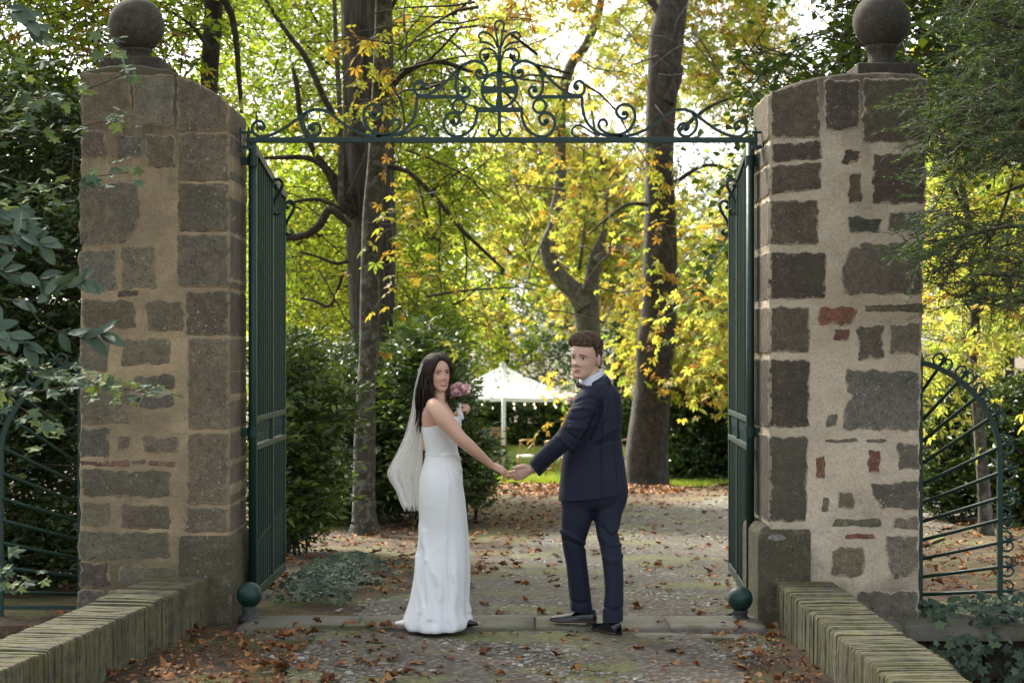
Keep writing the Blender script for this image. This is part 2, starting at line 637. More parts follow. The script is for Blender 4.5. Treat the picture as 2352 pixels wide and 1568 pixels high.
def lawn_grid(name, L, Rr, ys, dz, mat, kind='structure', nx=14):
    """strip between two boundary lines given as functions of the distance"""
    v = []; n = nx + 1
    for y in ys:
        a, b = L(y), Rr(y)
        for i in range(n):
            x = a + (b - a) * i / nx
            v.append((x, y, gzf(x, y) + dz + .006 * math.sin(x * 5 + y * 3)))
    f = [(j * n + i, j * n + i + 1, (j + 1) * n + i + 1, (j + 1) * n + i) for j in range(len(ys) - 1) for i in range(nx)]
    return obj(name, mesh(name, v, f, mat), None, kind)

_pl = np.array([(8.0, -1.15), (10.6, -1.15), (11.2, -.95), (12.5, -.7), (15, -.30), (18, .1), (22, .75), (26, 1.8), (32, 4.2), (38, 7.5), (46, 13)])
_pr = np.array([(8.0, 1.15), (10.6, 1.15), (11.2, 1.35), (12.5, 1.6), (15, 3.2), (18, 4.2), (22, 5.4), (26, 7.2), (32, 10.5), (38, 14.5), (46, 21)])
PL = lambda y: float(np.interp(y, _pl[:, 0], _pl[:, 1])) + .09 * math.sin(y * 3.1) + .05 * math.sin(y * 7.7)
PR = lambda y: float(np.interp(y, _pr[:, 0], _pr[:, 1])) + .08 * math.sin(y * 2.7 + 1)
path_back = lawn_grid('path', PL, PR, list(np.arange(11.1, 46, .35)), .012, M['path'])
path_front = lawn_grid('path', PL, PR, list(np.arange(5.0, 10.62, .2)), .010, M['path'])

# lawn in the sun, with a mass of grass blades on it
m_lawn = NB('lawn_turf')
_v = m_lawn.coord('World')
m_lawn = m_lawn.done(m_lawn.bsdf(m_lawn.mix(m_lawn.noise(_v, 3, 6), (.11, .17, .02), (.21, .27, .04)), .9, m_lawn.bump(m_lawn.noise(_v, 60, 4), .8, .03)))
LL = lambda y: float(np.interp(y, [36, 38, 42, 50, 70], [-4.5, -7, -9, -11, -14])) + .2 * math.sin(y * 2)
LR = lambda y: float(np.interp(y, [36, 38, 42, 50, 70], [3.6, 5.0, 7.5, 10, 13])) + .2 * math.sin(y * 3)
lawn = lawn_grid('lawn', LL, LR, list(np.arange(36.5, 70, .8)), .02, m_lawn)

def scatter_blades(n):
    y = 36.5 + 22 * RNG.random(n) ** 1.3
    a = np.array([LL(t) for t in y]); b = np.array([LR(t) for t in y])
    x = a + (b - a) * RNG.random(n)
    x = np.clip(x, -7, 7)
    z = gz(x, y) + .02
    h = RNG.uniform(.05, .11, n); ang = RNG.uniform(0, 6.28, n); w = RNG.uniform(.006, .012, n)
    c = np.stack([x, y, z], -1)
    s = np.stack([np.cos(ang), np.sin(ang), 0 * ang], -1) * w[:, None]
    tip = c + np.stack([RNG.normal(0, .03, n), RNG.normal(0, .03, n), h], -1)
    v = np.stack([c - s, c + s, tip], 1).reshape(-1, 3)
    f = np.arange(3 * n).reshape(-1, 3)
    return v, f, np.repeat(RNG.random(n), 3)
M['grass'] = m_leaf('grass_blade', [(0, (.13, .19, .02)), (.6, (.24, .31, .04)), (1, (.33, .35, .08))], .45)
_v, _f, _t = scatter_blades(60000)
grass = obj('grass', mesh('grass', _v, _f, M['grass'], False, {'tint': _t}), None, 'stuff')
grass['label'] = 'sunlit short green grass on the lawn by the tent'

# threshold: worn stone blocks with open joints and a crack
threshold = thing('threshold', 'worn grey stone doorstep slabs across the gateway under the couple', 'doorstep')
threshold['kind'] = 'structure'
def slab_block(x0, x1, y0, y1, z1, parent, mat, n=10):
    mb = MB(); v = []; 
    xs = np.linspace(x0, x1, n); ys = np.linspace(y0, y1, 6)
    ph = random.random() * 9
    for y in ys:
        for x in xs:
            e = min(x - x0, x1 - x, y - y0, y1 - y)
            v.append((x + .004 * math.sin(y * 30 + ph), y + .007 * math.sin(x * 9 + ph), z1 + .004 * math.sin(x * 6 + y * 8 + ph) - (.008 if e < 1e-6 else 0)))
    m = len(xs)
    f = [(j * m + i, j * m + i + 1, (j + 1) * m + i + 1, (j + 1) * m + i) for j in range(5) for i in range(m - 1)]
    b = len(v)
    rim = [i for i in range(m)] + [j * m + m - 1 for j in range(1, 6)] + [5 * m + i for i in range(m - 2, -1, -1)] + [j * m for j in range(4, 0, -1)]
    for i in rim:
        p = v[i]; v.append((p[0], p[1], -.06))
    k = len(rim)
    for i in range(k):
        f.append((rim[i], b + i, b + (i + 1) % k, rim[(i + 1) % k]))
    return obj('slab', mesh('slab', v, f, mat), parent)
_xs = [-1.62, -.93, -.905, .12, .127, .93, .937, 1.5]
for a, b in ((-1.63, -.93), (-.922, .135), (.145, .94), (.948, 1.52)):
    slab_block(a, b, 10.63, 11.17, (.028 + random.uniform(-.003, .003)), threshold, M['slab'])
# the second low course in front of it
for a, b in ((-1.5, -.42), (-.41, .62), (.63, 1.42)):
    slab_block(a, b, 10.42, 10.62, .004, threshold, M['slab'])
# broken off pieces with cracks between
for pts in (((-1.20, 10.66), (-1.02, 10.64), (-1.0, 10.72), (-1.12, 10.77)), ((-1.0, 10.635), (-.86, 10.64), (-.83, 10.7), (-.97, 10.72))):
    mb = MB()
    mb.add([(x, y, .040) for x, y in pts] + [(x, y, .0) for x, y in pts], [(0, 1, 2, 3), (0, 4, 5, 1), (1, 5, 6, 2), (2, 6, 7, 3), (3, 7, 4, 0)])
    mb.build('broken_slab', M['slab'], threshold, bevel=.004)

# ledges beside the pillars above the ditch, with the rough retaining wall under them
ledge_parent = thing('coping_ledge', 'flat stone coping ledge beside the base of the pale pillar above the ditch', 'coping')
ledge_parent['kind'] = 'structure'
for (a, b) in ((1.99, 2.33), (2.335, 2.86), (2.865, 3.5)):
    slab_block(a, b, 10.68, 11.3, .03, ledge_parent, M['slab'])
wl = NB('damp_retaining_stone')
_v = wl.coord('World'); _n = wl.noise(_v, 7, 6, .7)
M['damp'] = wl.done(wl.bsdf(wl.mix(wl.ramp(_n, [(.4, (0, 0, 0)), (.65, (1, 1, 1))]), (.018, .015, .011), (.10, .085, .045)), .9, wl.bump(_n, 1, .04)))
for i in range(3):
    for j in range(4):
        mb = MB(); mb.box((2.2 + .42 * j + .1 * (i % 2), 10.99 + random.uniform(-.015, .015), -.17 - .29 * i), (.41, .45, .28))
        mb.build('stone', M['damp'], ledge_parent, bevel=.02)

# ------------------------------------------------------------------ pebbles and fallen leaves
def pebble_mesh(n_side=7):
    v = [(0, 0, 1)]
    for k in range(n_side):
        a = 2 * math.pi * k / n_side
        v.append((.72 * math.cos(a), .72 * math.sin(a), .72))
    for k in range(n_side):
        a = 2 * math.pi * (k + .5) / n_side
        v.append((math.cos(a), math.sin(a), 0))
    f = [(0, 1 + k, 1 + (k + 1) % n_side) for k in range(n_side)]
    for k in range(n_side):
        k2 = (k + 1) % n_side
        f.append((1 + k, 1 + n_side + k, 1 + k2))
        f.append((1 + k2, 1 + n_side + k, 1 + n_side + k2))
    return np.array(v), np.array(f)
PV, PF = pebble_mesh(5)

def pebbles(n, yfun, dens_off, smin, smax):
    y = yfun(n)
    a = np.array([PL(t) for t in y]); b = np.array([PR(t) for t in y])
    a = a - .35; b = b + .35
    u = RNG.random(n)
    x = a + (b - a) * u
    p = np.stack([x, y, 0 * x], -1)
    keep = -1.6 * np.clip(1 - np.minimum(u, 1 - u) / .2, 0, 1) + vnoise(p, 1.3) + vnoise(p, 5) * .4 + RNG.normal(0, .25, n) > dens_off
    keep &= ~((y > 10.35) & (y < 11.2))
    x, y = x[keep], y[keep]
    n = len(x)
    s = RNG.uniform(smin, smax, n) * RNG.choice([.7, 1, 1, 1.3], n)
    el = RNG.uniform(.55, 1, n); h = RNG.uniform(.15, .42, n); an = RNG.uniform(0, 6.28, n)
    return x, y, gz(x, y) + .008, s, el, h, an

def pebble_bulk(name, dat, parent):
    x, y, z, s, el, h, an = dat
    n = len(x); k = len(PV)
    lx = PV[None, :, 0] * s[:, None] * (1 + RNG.normal(0, .1, (n, k))); ly = PV[None, :, 1] * (s * el)[:, None] * (1 + RNG.normal(0, .1, (n, k))); lz = PV[None, :, 2] * (s * h)[:, None]
    ca, sa = np.cos(an)[:, None], np.sin(an)[:, None]
    v = np.stack([x[:, None] + lx * ca - ly * sa, y[:, None] + lx * sa + ly * ca, z[:, None] + lz], -1).reshape(-1, 3)
    f = (PF[None] + (np.arange(n) * k)[:, None, None]).reshape(-1, 3)
    return obj(name, mesh(name, v, f, M['pebble'], True, {'tint': np.repeat(RNG.random(n) ** 1.3, k)}), parent, 'stuff')
near = pebbles(11000, lambda n: RNG.uniform(8.7, 10.6, n), -.2, .0085, .0175)
o = np.argsort(-near[3] / near[1])
pick = o[:260]; rest = o[260:]
pm = []
for i in range(6):
    jit = 1 + RNG.normal(0, .1, PV.shape)
    pm.append(mesh('pebble', PV * jit, PF, M['pebble'], True, {'tint': np.full(len(PV), [.15, .35, .5, .65, .8, .95][i])}))
for c, i in enumerate(pick):
    q = bpy.data.objects.new('pebble', pm[c % 6])
    q.location = (near[0][i], near[1][i], near[2][i]); q.rotation_euler = (0, 0, near[6][i])
    q.scale = (near[3][i] * 1.15, near[3][i] * near[4][i] * 1.15, near[3][i] * near[5][i])
    link(q, path_front)
pebble_bulk('pebbles', tuple(a[rest] for a in near), path_front)
mid = pebbles(18000, lambda n: 11.2 + 14 * RNG.random(n) ** 1.5, -.3, .0105, .0215)
pebble_bulk('pebbles', mid, path_back)
far = pebbles(5500, lambda n: 18 + 18 * RNG.random(n), -.7, .022, .04)
pebble_bulk('pebbles', far, path_back)

M['dry_leaf'] = m_leaf('dry_leaf', [(0, (.07, .032, .014)), (.35, (.15, .068, .028)), (.7, (.27, .12, .042)), (1, (.38, .22, .10))], .12, .7, .2, (1, .8, .5))
def dry_leaf(seed, curl, fold, width, low=False):
    """a curled chestnut leaflet lying on the ground"""
    r = random.Random(seed)
    nu, nv = (8, 5) if not low else (5, 3)
    v = []
    for i in range(nu):
        t = i / (nu - 1)
        w = width * (math.sin(math.pi * min(1, t ** .8 * 1.02)) ** .8 + .04)
        for j in range(nv):
            s = (j / (nv - 1) - .5) * 2
            x = t - .5
            y = s * w * (1 + (.45 if abs(s) > .9 else .1) * r.uniform(-.6, 1))
            z = fold * abs(s) ** 1.3 * w * 1.6 + curl * (x * x) * 1.5 + .11 * math.sin(9 * t + seed * 2.3) * s + .07 * math.sin(13 * t + 3 * s + seed) + r.uniform(-.035, .035)
            v.append((x, y + .1 * math.sin(3 * t + seed), z))
    zmin = min(p[2] for p in v)
    v = [(a, b, c - zmin + .02) for a, b, c in v]
    f = [(i * nv + j, i * nv + j + 1, (i + 1) * nv + j + 1, (i + 1) * nv + j) for i in range(nu - 1) for j in range(nv - 1)]
    return v, f
LEAFV = []
dl = []
for i in range(9):
    _a = (random.uniform(-.5, .9), random.uniform(-.5, .9), random.uniform(.2, .42))
    v, f = dry_leaf(i, *_a)
    _v, _f = dry_leaf(i, *_a, True)
    LEAFV.append((np.array(_v), np.array(_f)))
    dl.append(mesh('fallen_leaf', v, f, M['dry_leaf'], True, {'tint': np.full(len(v), random.random()) + RNG.normal(0, .05, len(v))}))

def leaf_density(x, y):
    """leaves gather along the edges of the path and under the trees"""
    e = 0.25 + .9 * (np.abs(x) > 1.15) + .35 * (x < -.6)
    return e
lx = RNG.uniform(-2.1, 1.6, 2600); ly = 8.75 + 2.1 * RNG.random(2600)
okk = RNG.random(2600) < .085 * leaf_density(lx, ly) * (1 + .6 * vnoise(np.stack([lx, ly, 0 * lx], -1), 2.5))
inx = (lx > -2.0 + (11 - ly) * -.1 + .1) & (lx < 1.55)
lx, ly = lx[okk & inx], ly[okk & inx]
lx2 = RNG.uniform(-3, 4.5, 1200); ly2 = 11.2 + 6 * RNG.random(1200) ** 1.2
ok2 = RNG.random(1200) < .16
lx = np.concatenate([lx, lx2[ok2]]); ly = np.concatenate([ly, ly2[ok2]])
n_ind = min(len(lx), 290)
for i in range(n_ind):
    q = bpy.data.objects.new('fallen_leaf', dl[random.randrange(9)])
    x, y = float(lx[i]), float(ly[i])
    on_slab = 10.63 < y < 11.17 and -1.6 < x < 1.5
    q.location = (x, y, gzf(x, y) + (.032 if on_slab else .014))
    s = random.uniform(.04, .095)
    q.rotation_euler = (random.uniform(-.35, .35), random.uniform(-.35, .35), random.uniform(0, 6.28))
    q.scale = (s, s, s * random.uniform(.5, 1.1))
    link(q, ground)

def leaf_bulk(name, x, y, s, mat, parent=None, dz=.012, tint=None, kind='stuff', tilt=.3):
    n = len(x)
    parts_v = []; parts_f = []; parts_t = []; base = 0
    which = RNG.integers(0, 9, n)
    z = gz(x, y) + dz
    for w in range(9):
        m = which == w
        k = m.sum()
        if not k:
            continue
        V, F = LEAFV[w]
        V = V[::1]
        an = RNG.uniform(0, 6.28, k)[:, None]
        sx = s[m][:, None]
        px = V[None, :, 0] * sx; py = V[None, :, 1] * sx; pz = V[None, :, 2] * sx * RNG.uniform(.4, 1, k)[:, None]
        ta = RNG.normal(0, tilt, k)[:, None]
        pz = pz + px * np.sin(ta) * .6 + np.abs(px.min(1)[:, None] * np.sin(ta) * .6)
        vx = x[m][:, None] + px * np.cos(an) - py * np.sin(an)
        vy = y[m][:, None] + px * np.sin(an) + py * np.cos(an)
        vz = z[m][:, None] + pz
        parts_v.append(np.stack([vx, vy, vz], -1).reshape(-1, 3))
        parts_f.append((F[None] + (np.arange(k) * len(V))[:, None, None]).reshape(-1, 4) + base)
        parts_t.append(np.repeat(RNG.random(k), len(V)))
        base += k * len(V)
    return obj(name, mesh(name, np.concatenate(parts_v), np.concatenate(parts_f), mat, True, {'tint': np.concatenate(parts_t)}), parent, kind)
# thick litter under the shrubs, thin on the path
n = 13000
x = RNG.uniform(-9, 9, n); y = 12.5 + 26 * RNG.random(n) ** 1.25
pl = np.array([PL(t) for t in y]); pr = np.array([PR(t) for t in y])
on = (x > pl + .3) & (x < pr)
kp = np.where(on, RNG.random(n) < .22, RNG.random(n) < .9)
litter = leaf_bulk('leaf_litter', x[kp], y[kp], RNG.uniform(.04, .10, kp.sum()), M['dry_leaf'])
n = 1800
x = RNG.uniform(-1.5, 3.2, n); y = RNG.uniform(31.5, 37.5, n)
leaf_bulk('leaf_litter', x, y, RNG.uniform(.08, .17, n), M['dry_leaf'])['label'] = 'band of rusty fallen leaves along the near edge of the lawn'
litter['label'] = 'brown fallen leaves lying over the earth and path behind the gate'
n = 2200
x = RNG.uniform(-2.05, 1.6, n); y = RNG.uniform(8.7, 10.6, n)
kp = RNG.random(n) < .5 * leaf_density(x, y)
small = leaf_bulk('leaf_litter', x[kp], y[kp], RNG.uniform(.02, .05, kp.sum()), M['dry_leaf'])
small['label'] = 'small brown leaf crumbs scattered in front of the doorstep'

# ------------------------------------------------------------------ stone pillars
def jitter_poly(poly, step, amp, seed, round_=.16):
    r = random.Random(seed)
    out = []
    n = len(poly)
    for i in range(n):
        a = Vector(poly[i]); b = Vector(poly[(i + 1) % n])
        L = (b - a).length
        k = max(2, int(L / step))
        nrm = Vector((b.y - a.y, a.x - b.x)).normalized()
        w1, w2 = r.uniform(0, 6), r.uniform(0, 6)
        for j in range(k):
            t = (j + .5) / k
            edge = min(t, 1 - t) * L
            cr = max(0, 1 - edge / (step * 1.2)) * step * round_
            off = (r.uniform(-1, 1) * .6 + .8 * math.sin(t * L * 34 + w1) + .5 * math.sin(t * L * 75 + w2)) * amp - cr
            p = a + (b - a) * t + nrm * off
            out.append(p)
    return out

def stone(poly, plane, parent, color, proud=.008, step=.035, amp=.006, seed=0, name='stone', mat=None):
    """irregular stone set in the mortar; poly counter-clockwise in (u, v), plane maps (u, v, out) to space"""
    area = sum(poly[i][0] * poly[(i + 1) % len(poly)][1] - poly[(i + 1) % len(poly)][0] * poly[i][1] for i in range(len(poly)))
    if area < 0:
        poly = poly[::-1]
    ring = jitter_poly(poly, step, amp, seed)
    c = Vector((sum(p.x for p in ring) / len(ring), sum(p.y for p in ring) / len(ring)))
    r = random.Random(seed + 5)
    v = []; n = len(ring)
    for p in ring:
        v.append(plane(p.x, p.y, -.02))
    def inset(d):
        o = []
        for p in ring:
            q = p - c
            o.append(c + q * max(0.2, 1 - d / max(q.length, 1e-3)))
        return o
    for p in inset(.002):
        v.append(plane(p.x, p.y, proud * .45))
    lim = min(max(q[0] for q in poly) - min(q[0] for q in poly), max(q[1] for q in poly) - min(q[1] for q in poly))
    for p in inset(min(.012, lim * .12)):
        v.append(plane(p.x, p.y, proud + r.uniform(-.0008, .0008)))
    mid_ring = inset(min(.045, lim * .3))
    for p, q in zip(ring, mid_ring):
        v.append(plane(q.x, q.y, proud + .0006 + r.uniform(-.0012, .0012)))
    v.append(plane(c.x, c.y, proud + .0006))
    f = []
    for k in range(3):
        for i in range(n):
            j = (i + 1) % n
            f.append((k * n + i, k * n + j, (k + 1) * n + j, (k + 1) * n + i))
    for i in range(n):
        f.append((3 * n + i, 3 * n + (i + 1) % n, 4 * n))
    ed = np.concatenate([np.zeros(2 * n), np.full(n, .30), np.full(n, .95), [1.2]])
    return obj(name, mesh(name, v, f, mat or M['stone'], True, {'edge': ed}), parent, None, color)

def pillar_core(outline, y0, depth, mat, parent, seed):
    ring = jitter_poly(outline, .08, .006, seed, .15)
    n = len(ring)
    v = []
    lay = (0.0, .012, depth - .012, depth)
    ins = (.012, 0, 0, .012)
    c = Vector((sum(p.x for p in ring) / n, sum(p.y for p in ring) / n))
    for dy, d in zip(lay, ins):
        for p in ring:
            q = p - c
            q = c + q * (1 - d / q.length)
            v.append((q.x, y0 + dy, q.y))
    f = []
    for k in range(3):
        for i in range(n):
            j = (i + 1) % n
            f.append((k * n + i, (k + 1) * n + i, (k + 1) * n + j, k * n + j))
    f.append(tuple(range(n)))
    f.append(tuple(3 * n + i for i in range(n - 1, -1, -1)))
    o = obj('mortar_core', mesh('mortar_core', v, f, mat, False), parent)
    return o

PY0, PDEP = 11.0, .70
def fx(x): return (x - CX) * PY0 / FD
def fz(y): return CAMZ - (y - HY) * PY0 / FD
def front_plane(u, v, o): return Vector((u, PY0 - o, v))

def finial(parent, xc, plinth, neck_y, ball, color):
    """square plinth, turned neck and stone ball"""
    Yb = 11.32
    k = Yb / FD
    x0, x1, yt, yb = plinth
    cx = (xc - CX) * k
    w = (x1 - x0) * k * .985
    zt = CAMZ - (yt - HY) * (Yb - .15) / FD; zb = CAMZ - (yb - HY) * PY0 / FD - .03
    mb = MB(); mb.box((cx, Yb, (zt + zb) / 2), (w, w, zt - zb)); mb.build('plinth', M['carved'], parent, bevel=.01, color=color)
    bx, by, br = ball
    r = br * k; bz = CAMZ - (by - HY) * k
    nb = bz - math.sqrt(r * r - (r * .52) ** 2)
    h = nb - zt
    mb = MB()
    mb.lathe([(r * .55, 0), (r * .52, h * .18), (r * .46, h * .3), (r * .47, h * .6), (r * .52, h * .78), (r * .56, h * .84), (r * .56, h * .97), (r * .5, h * 1.12)], (cx, Yb, zt), 32)
    mb.build('neck', M['carved'], parent, True, color=color)
    v = []; f = []
    nu, nv = 40, 24
    for j in range(nv + 1):
        th = math.pi * j / nv
        for i in range(nu):
            ph = 2 * math.pi * i / nu
            p = Vector((math.sin(th) * math.cos(ph), math.sin(th) * math.sin(ph), math.cos(th)))
            rr = r * (1 + .012 * mnoise.noise(p * 3 + Vector((cx, 0, 0))) + .006 * mnoise.noise(p * 9))
            v.append((cx + p.x * rr, Yb + p.y * rr, bz + p.z * rr))
    for j in range(nv):
        for i in range(nu):
            f.append((j * nu + i, (j + 1) * nu + i, (j + 1) * nu + (i + 1) % nu, j * nu + (i + 1) % nu))
    obj('ball', mesh('ball', v, f, M['carved']), parent, None, color)

BROWN = (.225, .183, .122); GREY = (.22, .195, .142); DARK = (.155, .124, .083); BLUE = (.135, .135, .13)
WARM = (.25, .19, .12); RED = (.30, .12, .075); BLACK = (.03, .029, .028); OLIVE = (.215, .195, .135); PALE = (.26, .23, .17)

def build_pillar(name, label, core, mat, stones, quoins, side_x, side_sign, base_block, fin, fin_col, seed, blend=0.0):
    t = thing(name, label, 'pillar')
    t['group'] = 'gate pillars'
    smat = M['stone_l'] if blend else M['stone_r']
    pillar_core([(fx(x), fz(y)) for x, y in core], PY0, PDEP, mat, t, seed)
    s = seed * 100
    for st in stones:
        s += 1
        if len(st) == 5 and not hasattr(st[0], '__len__'):
            x0, y0, x1, y1, c = st
            r = random.Random(s)
            q = lambda a: a + r.uniform(-4, 4)
            poly = [(fx(q(x0)), fz(q(y1))), (fx(q(x1)), fz(q(y1))), (fx(q(x1)), fz(q(y0))), (fx(q(x0)), fz(q(y0)))]
            small_ = min(x1 - x0, y1 - y0) < 30
        else:
            poly = [(fx(a), fz(b)) for a, b in st[0]]; c = st[1]; small_ = False
        r = random.Random(s + 3)
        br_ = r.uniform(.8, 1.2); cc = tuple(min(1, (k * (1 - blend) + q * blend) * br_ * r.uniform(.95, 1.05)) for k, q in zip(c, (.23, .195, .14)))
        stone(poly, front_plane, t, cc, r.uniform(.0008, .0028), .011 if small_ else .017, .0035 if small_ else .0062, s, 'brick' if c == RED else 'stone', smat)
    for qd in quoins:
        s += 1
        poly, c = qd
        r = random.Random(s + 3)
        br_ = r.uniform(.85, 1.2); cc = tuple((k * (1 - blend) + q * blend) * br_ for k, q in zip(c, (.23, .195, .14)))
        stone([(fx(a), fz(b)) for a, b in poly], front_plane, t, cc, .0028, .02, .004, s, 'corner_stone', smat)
        ys = [fz(b) for a, b in poly]
        z0 = min(ys)
        z1 = max(fz(b) for a, b in poly if abs(a - side_x) < 12)
        X = fx(side_x)
        if side_sign > 0:
            pl = lambda u, v, o: Vector((X + o, u, v))
            sp = [(PY0 - .002, z0), (PY0 + PDEP * .98, z0), (PY0 + PDEP * .98, z1), (PY0 - .002, z1)]
        else:
            pl = lambda u, v, o: Vector((X - o, -u, v))
            sp = [(-(PY0 + PDEP * .98), z0), (-(PY0 - .002), z0), (-(PY0 - .002), z1), (-(PY0 + PDEP * .98), z1)]
        stone(sp, pl, t, tuple(k * .97 for k in cc), .0028, .03, .0035, s + 50, 'corner_stone', smat)
    bx0, bx1, bz = base_block
    mb = MB()
    zt = fz(bz)
    a, b = fx(bx0), fx(bx1)
    # foot block with a weathered chamfer on top
    ya, yb = PY0 - .018, PY0 + PDEP + .02
    c_ = .035
    ia = a + (c_ if side_sign < 0 else 0); ib = b - (c_ if side_sign > 0 else 0)
    vv = [(a, ya, -.3), (b, ya, -.3), (b, yb, -.3), (a, yb, -.3), (a, ya, zt - .05), (b, ya, zt - .05), (b, yb, zt - .05), (a, yb, zt - .05),
          (ia, PY0 + .01, zt), (ib, PY0 + .01, zt), (ib, yb - .03, zt), (ia, yb - .03, zt)]
    ff = [(0, 3, 2, 1), (0, 1, 5, 4), (1, 2, 6, 5), (2, 3, 7, 6), (3, 0, 4, 7), (4, 5, 9, 8), (5, 6, 10, 9), (6, 7, 11, 10), (7, 4, 8, 11), (8, 9, 10, 11)]
    mb.add(vv, ff)
    mb.build('foot_block', M['stone'], t, color=(.12, .108, .062), bevel=.014)
    finial(t, *fin, fin_col)
    return t

L_core = [(183, 1560), (527, 1560), (527, 238), (505, 214), (460, 190), (405, 168), (380, 152), (232, 150), (186, 160)]
L_stones = [
    (186, 168, 300, 292, DARK), (306, 172, 400, 288, GREY), (184, 302, 247, 360, DARK), (265, 312, 328, 363, BLUE), (333, 310, 402, 384, BROWN),
    ([(181, 420), (318, 418), (322, 470), (316, 530), (280, 562), (182, 566)], GREY), (183, 572, 266, 664, BLUE), (282, 566, 357, 662, BROWN), (272, 665, 319, 683, BLACK),
    (187, 690, 311, 756, BROWN), (336, 690, 422, 762, WARM), (184, 776, 248, 851, GREY), (281, 776, 391, 838, OLIVE), (303, 862, 400, 896, GREY), (316, 906, 398, 940, BLUE),
    (183, 872, 300, 975, BROWN), (183, 982, 253, 1052, BLUE), (266, 997, 297, 1038, WARM), (326, 1003, 408, 1040, BROWN),
    (184, 1055, 233, 1069, RED), (236, 1056, 300, 1069, RED), (338, 1056, 404, 1068, RED), (304, 1057, 335, 1068, WARM),
    (185, 1078, 395, 1139, GREY), (185, 1152, 251, 1210, OLIVE), (278, 1160, 391, 1214, BROWN), (181, 1219, 391, 1284, OLIVE),
    (180, 1292, 256, 1352, BLACK), (271, 1299, 410, 1338, GREY), (178, 1356, 238, 1420, BLUE), (250, 1350, 330, 1420, GREY)]
L_quoins = [([(406, 172), (462, 194), (504, 217), (526, 242), (526, 301), (406, 301)], DARK), ([(408, 304), (526, 304), (526, 417), (408, 417)], BROWN),
            ([(408, 420), (526, 420), (526, 533), (408, 533)], GREY), ([(406, 537), (526, 537), (526, 660), (406, 660)], GREY), ([(426, 668), (526, 668), (526, 771), (426, 771)], DARK),
            ([(432, 775), (526, 775), (526, 986), (432, 986)], BROWN), ([(432, 992), (526, 992), (526, 1158), (430, 1158)], WARM), ([(424, 1163), (526, 1163), (526, 1222), (424, 1222)], BROWN)]
pillar_l = build_pillar('stone_pillar', 'ochre mortared stone gate pillar with ball finial, leafy branches hanging across its left edge',
    L_core, M['mortar_l'], L_stones, L_quoins, 527, 1, (412, 534, 1223), (313, (236, 376, 133, 152), 100, (313, 60, 64)), (.075, .065, .05), 1, .45)

R_core = [(1765, 1560), (2110, 1560), (2114, 980), (2122, 600), (2130, 360), (2131, 180), (2120, 170), (1960, 166), (1880, 176), (1790, 200), (1768, 212)]
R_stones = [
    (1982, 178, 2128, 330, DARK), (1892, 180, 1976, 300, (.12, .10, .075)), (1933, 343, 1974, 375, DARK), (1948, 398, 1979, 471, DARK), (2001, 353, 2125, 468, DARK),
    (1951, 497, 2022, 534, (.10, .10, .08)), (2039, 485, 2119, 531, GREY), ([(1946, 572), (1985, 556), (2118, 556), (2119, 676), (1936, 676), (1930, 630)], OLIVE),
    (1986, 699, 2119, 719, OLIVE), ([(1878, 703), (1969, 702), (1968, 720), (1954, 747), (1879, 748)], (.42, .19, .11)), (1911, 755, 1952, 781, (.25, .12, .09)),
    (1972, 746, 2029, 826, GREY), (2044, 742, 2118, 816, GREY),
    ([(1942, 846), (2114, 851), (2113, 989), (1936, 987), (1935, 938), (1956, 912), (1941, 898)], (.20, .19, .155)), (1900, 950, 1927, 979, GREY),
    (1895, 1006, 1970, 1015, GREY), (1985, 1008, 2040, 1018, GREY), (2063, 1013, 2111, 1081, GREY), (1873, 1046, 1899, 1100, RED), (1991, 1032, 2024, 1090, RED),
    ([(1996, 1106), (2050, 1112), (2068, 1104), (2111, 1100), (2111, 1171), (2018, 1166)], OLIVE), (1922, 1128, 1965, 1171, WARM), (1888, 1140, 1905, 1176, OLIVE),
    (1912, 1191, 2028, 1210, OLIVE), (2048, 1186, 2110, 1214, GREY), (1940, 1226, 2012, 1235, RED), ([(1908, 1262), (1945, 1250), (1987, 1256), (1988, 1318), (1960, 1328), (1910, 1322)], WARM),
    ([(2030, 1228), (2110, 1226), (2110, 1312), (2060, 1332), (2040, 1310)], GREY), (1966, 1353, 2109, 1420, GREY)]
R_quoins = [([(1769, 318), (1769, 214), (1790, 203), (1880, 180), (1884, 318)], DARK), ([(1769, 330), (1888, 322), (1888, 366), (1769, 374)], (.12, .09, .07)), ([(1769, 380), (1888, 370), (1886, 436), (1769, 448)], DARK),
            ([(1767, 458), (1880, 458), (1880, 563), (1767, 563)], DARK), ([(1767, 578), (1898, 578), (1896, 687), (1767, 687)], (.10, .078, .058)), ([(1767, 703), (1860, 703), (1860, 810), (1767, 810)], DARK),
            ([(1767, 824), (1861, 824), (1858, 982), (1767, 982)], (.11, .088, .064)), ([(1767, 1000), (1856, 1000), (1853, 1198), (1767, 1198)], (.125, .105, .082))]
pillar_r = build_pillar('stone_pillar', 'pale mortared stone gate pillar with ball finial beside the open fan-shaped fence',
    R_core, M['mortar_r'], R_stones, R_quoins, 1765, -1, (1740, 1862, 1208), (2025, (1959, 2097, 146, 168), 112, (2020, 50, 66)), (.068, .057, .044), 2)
# smear of lime on the foot block
stone([(fx(1783 + 24 * math.cos(a) * (1 + .2 * math.sin(3 * a))), fz(1233 + 9 * math.sin(a))) for a in np.linspace(0, 6.1, 10)], lambda u, v, o: Vector((u, PY0 - .019 - o, v)), pillar_r, (.42, .41, .36), .003, .02, .002, 77, 'lime_patch')

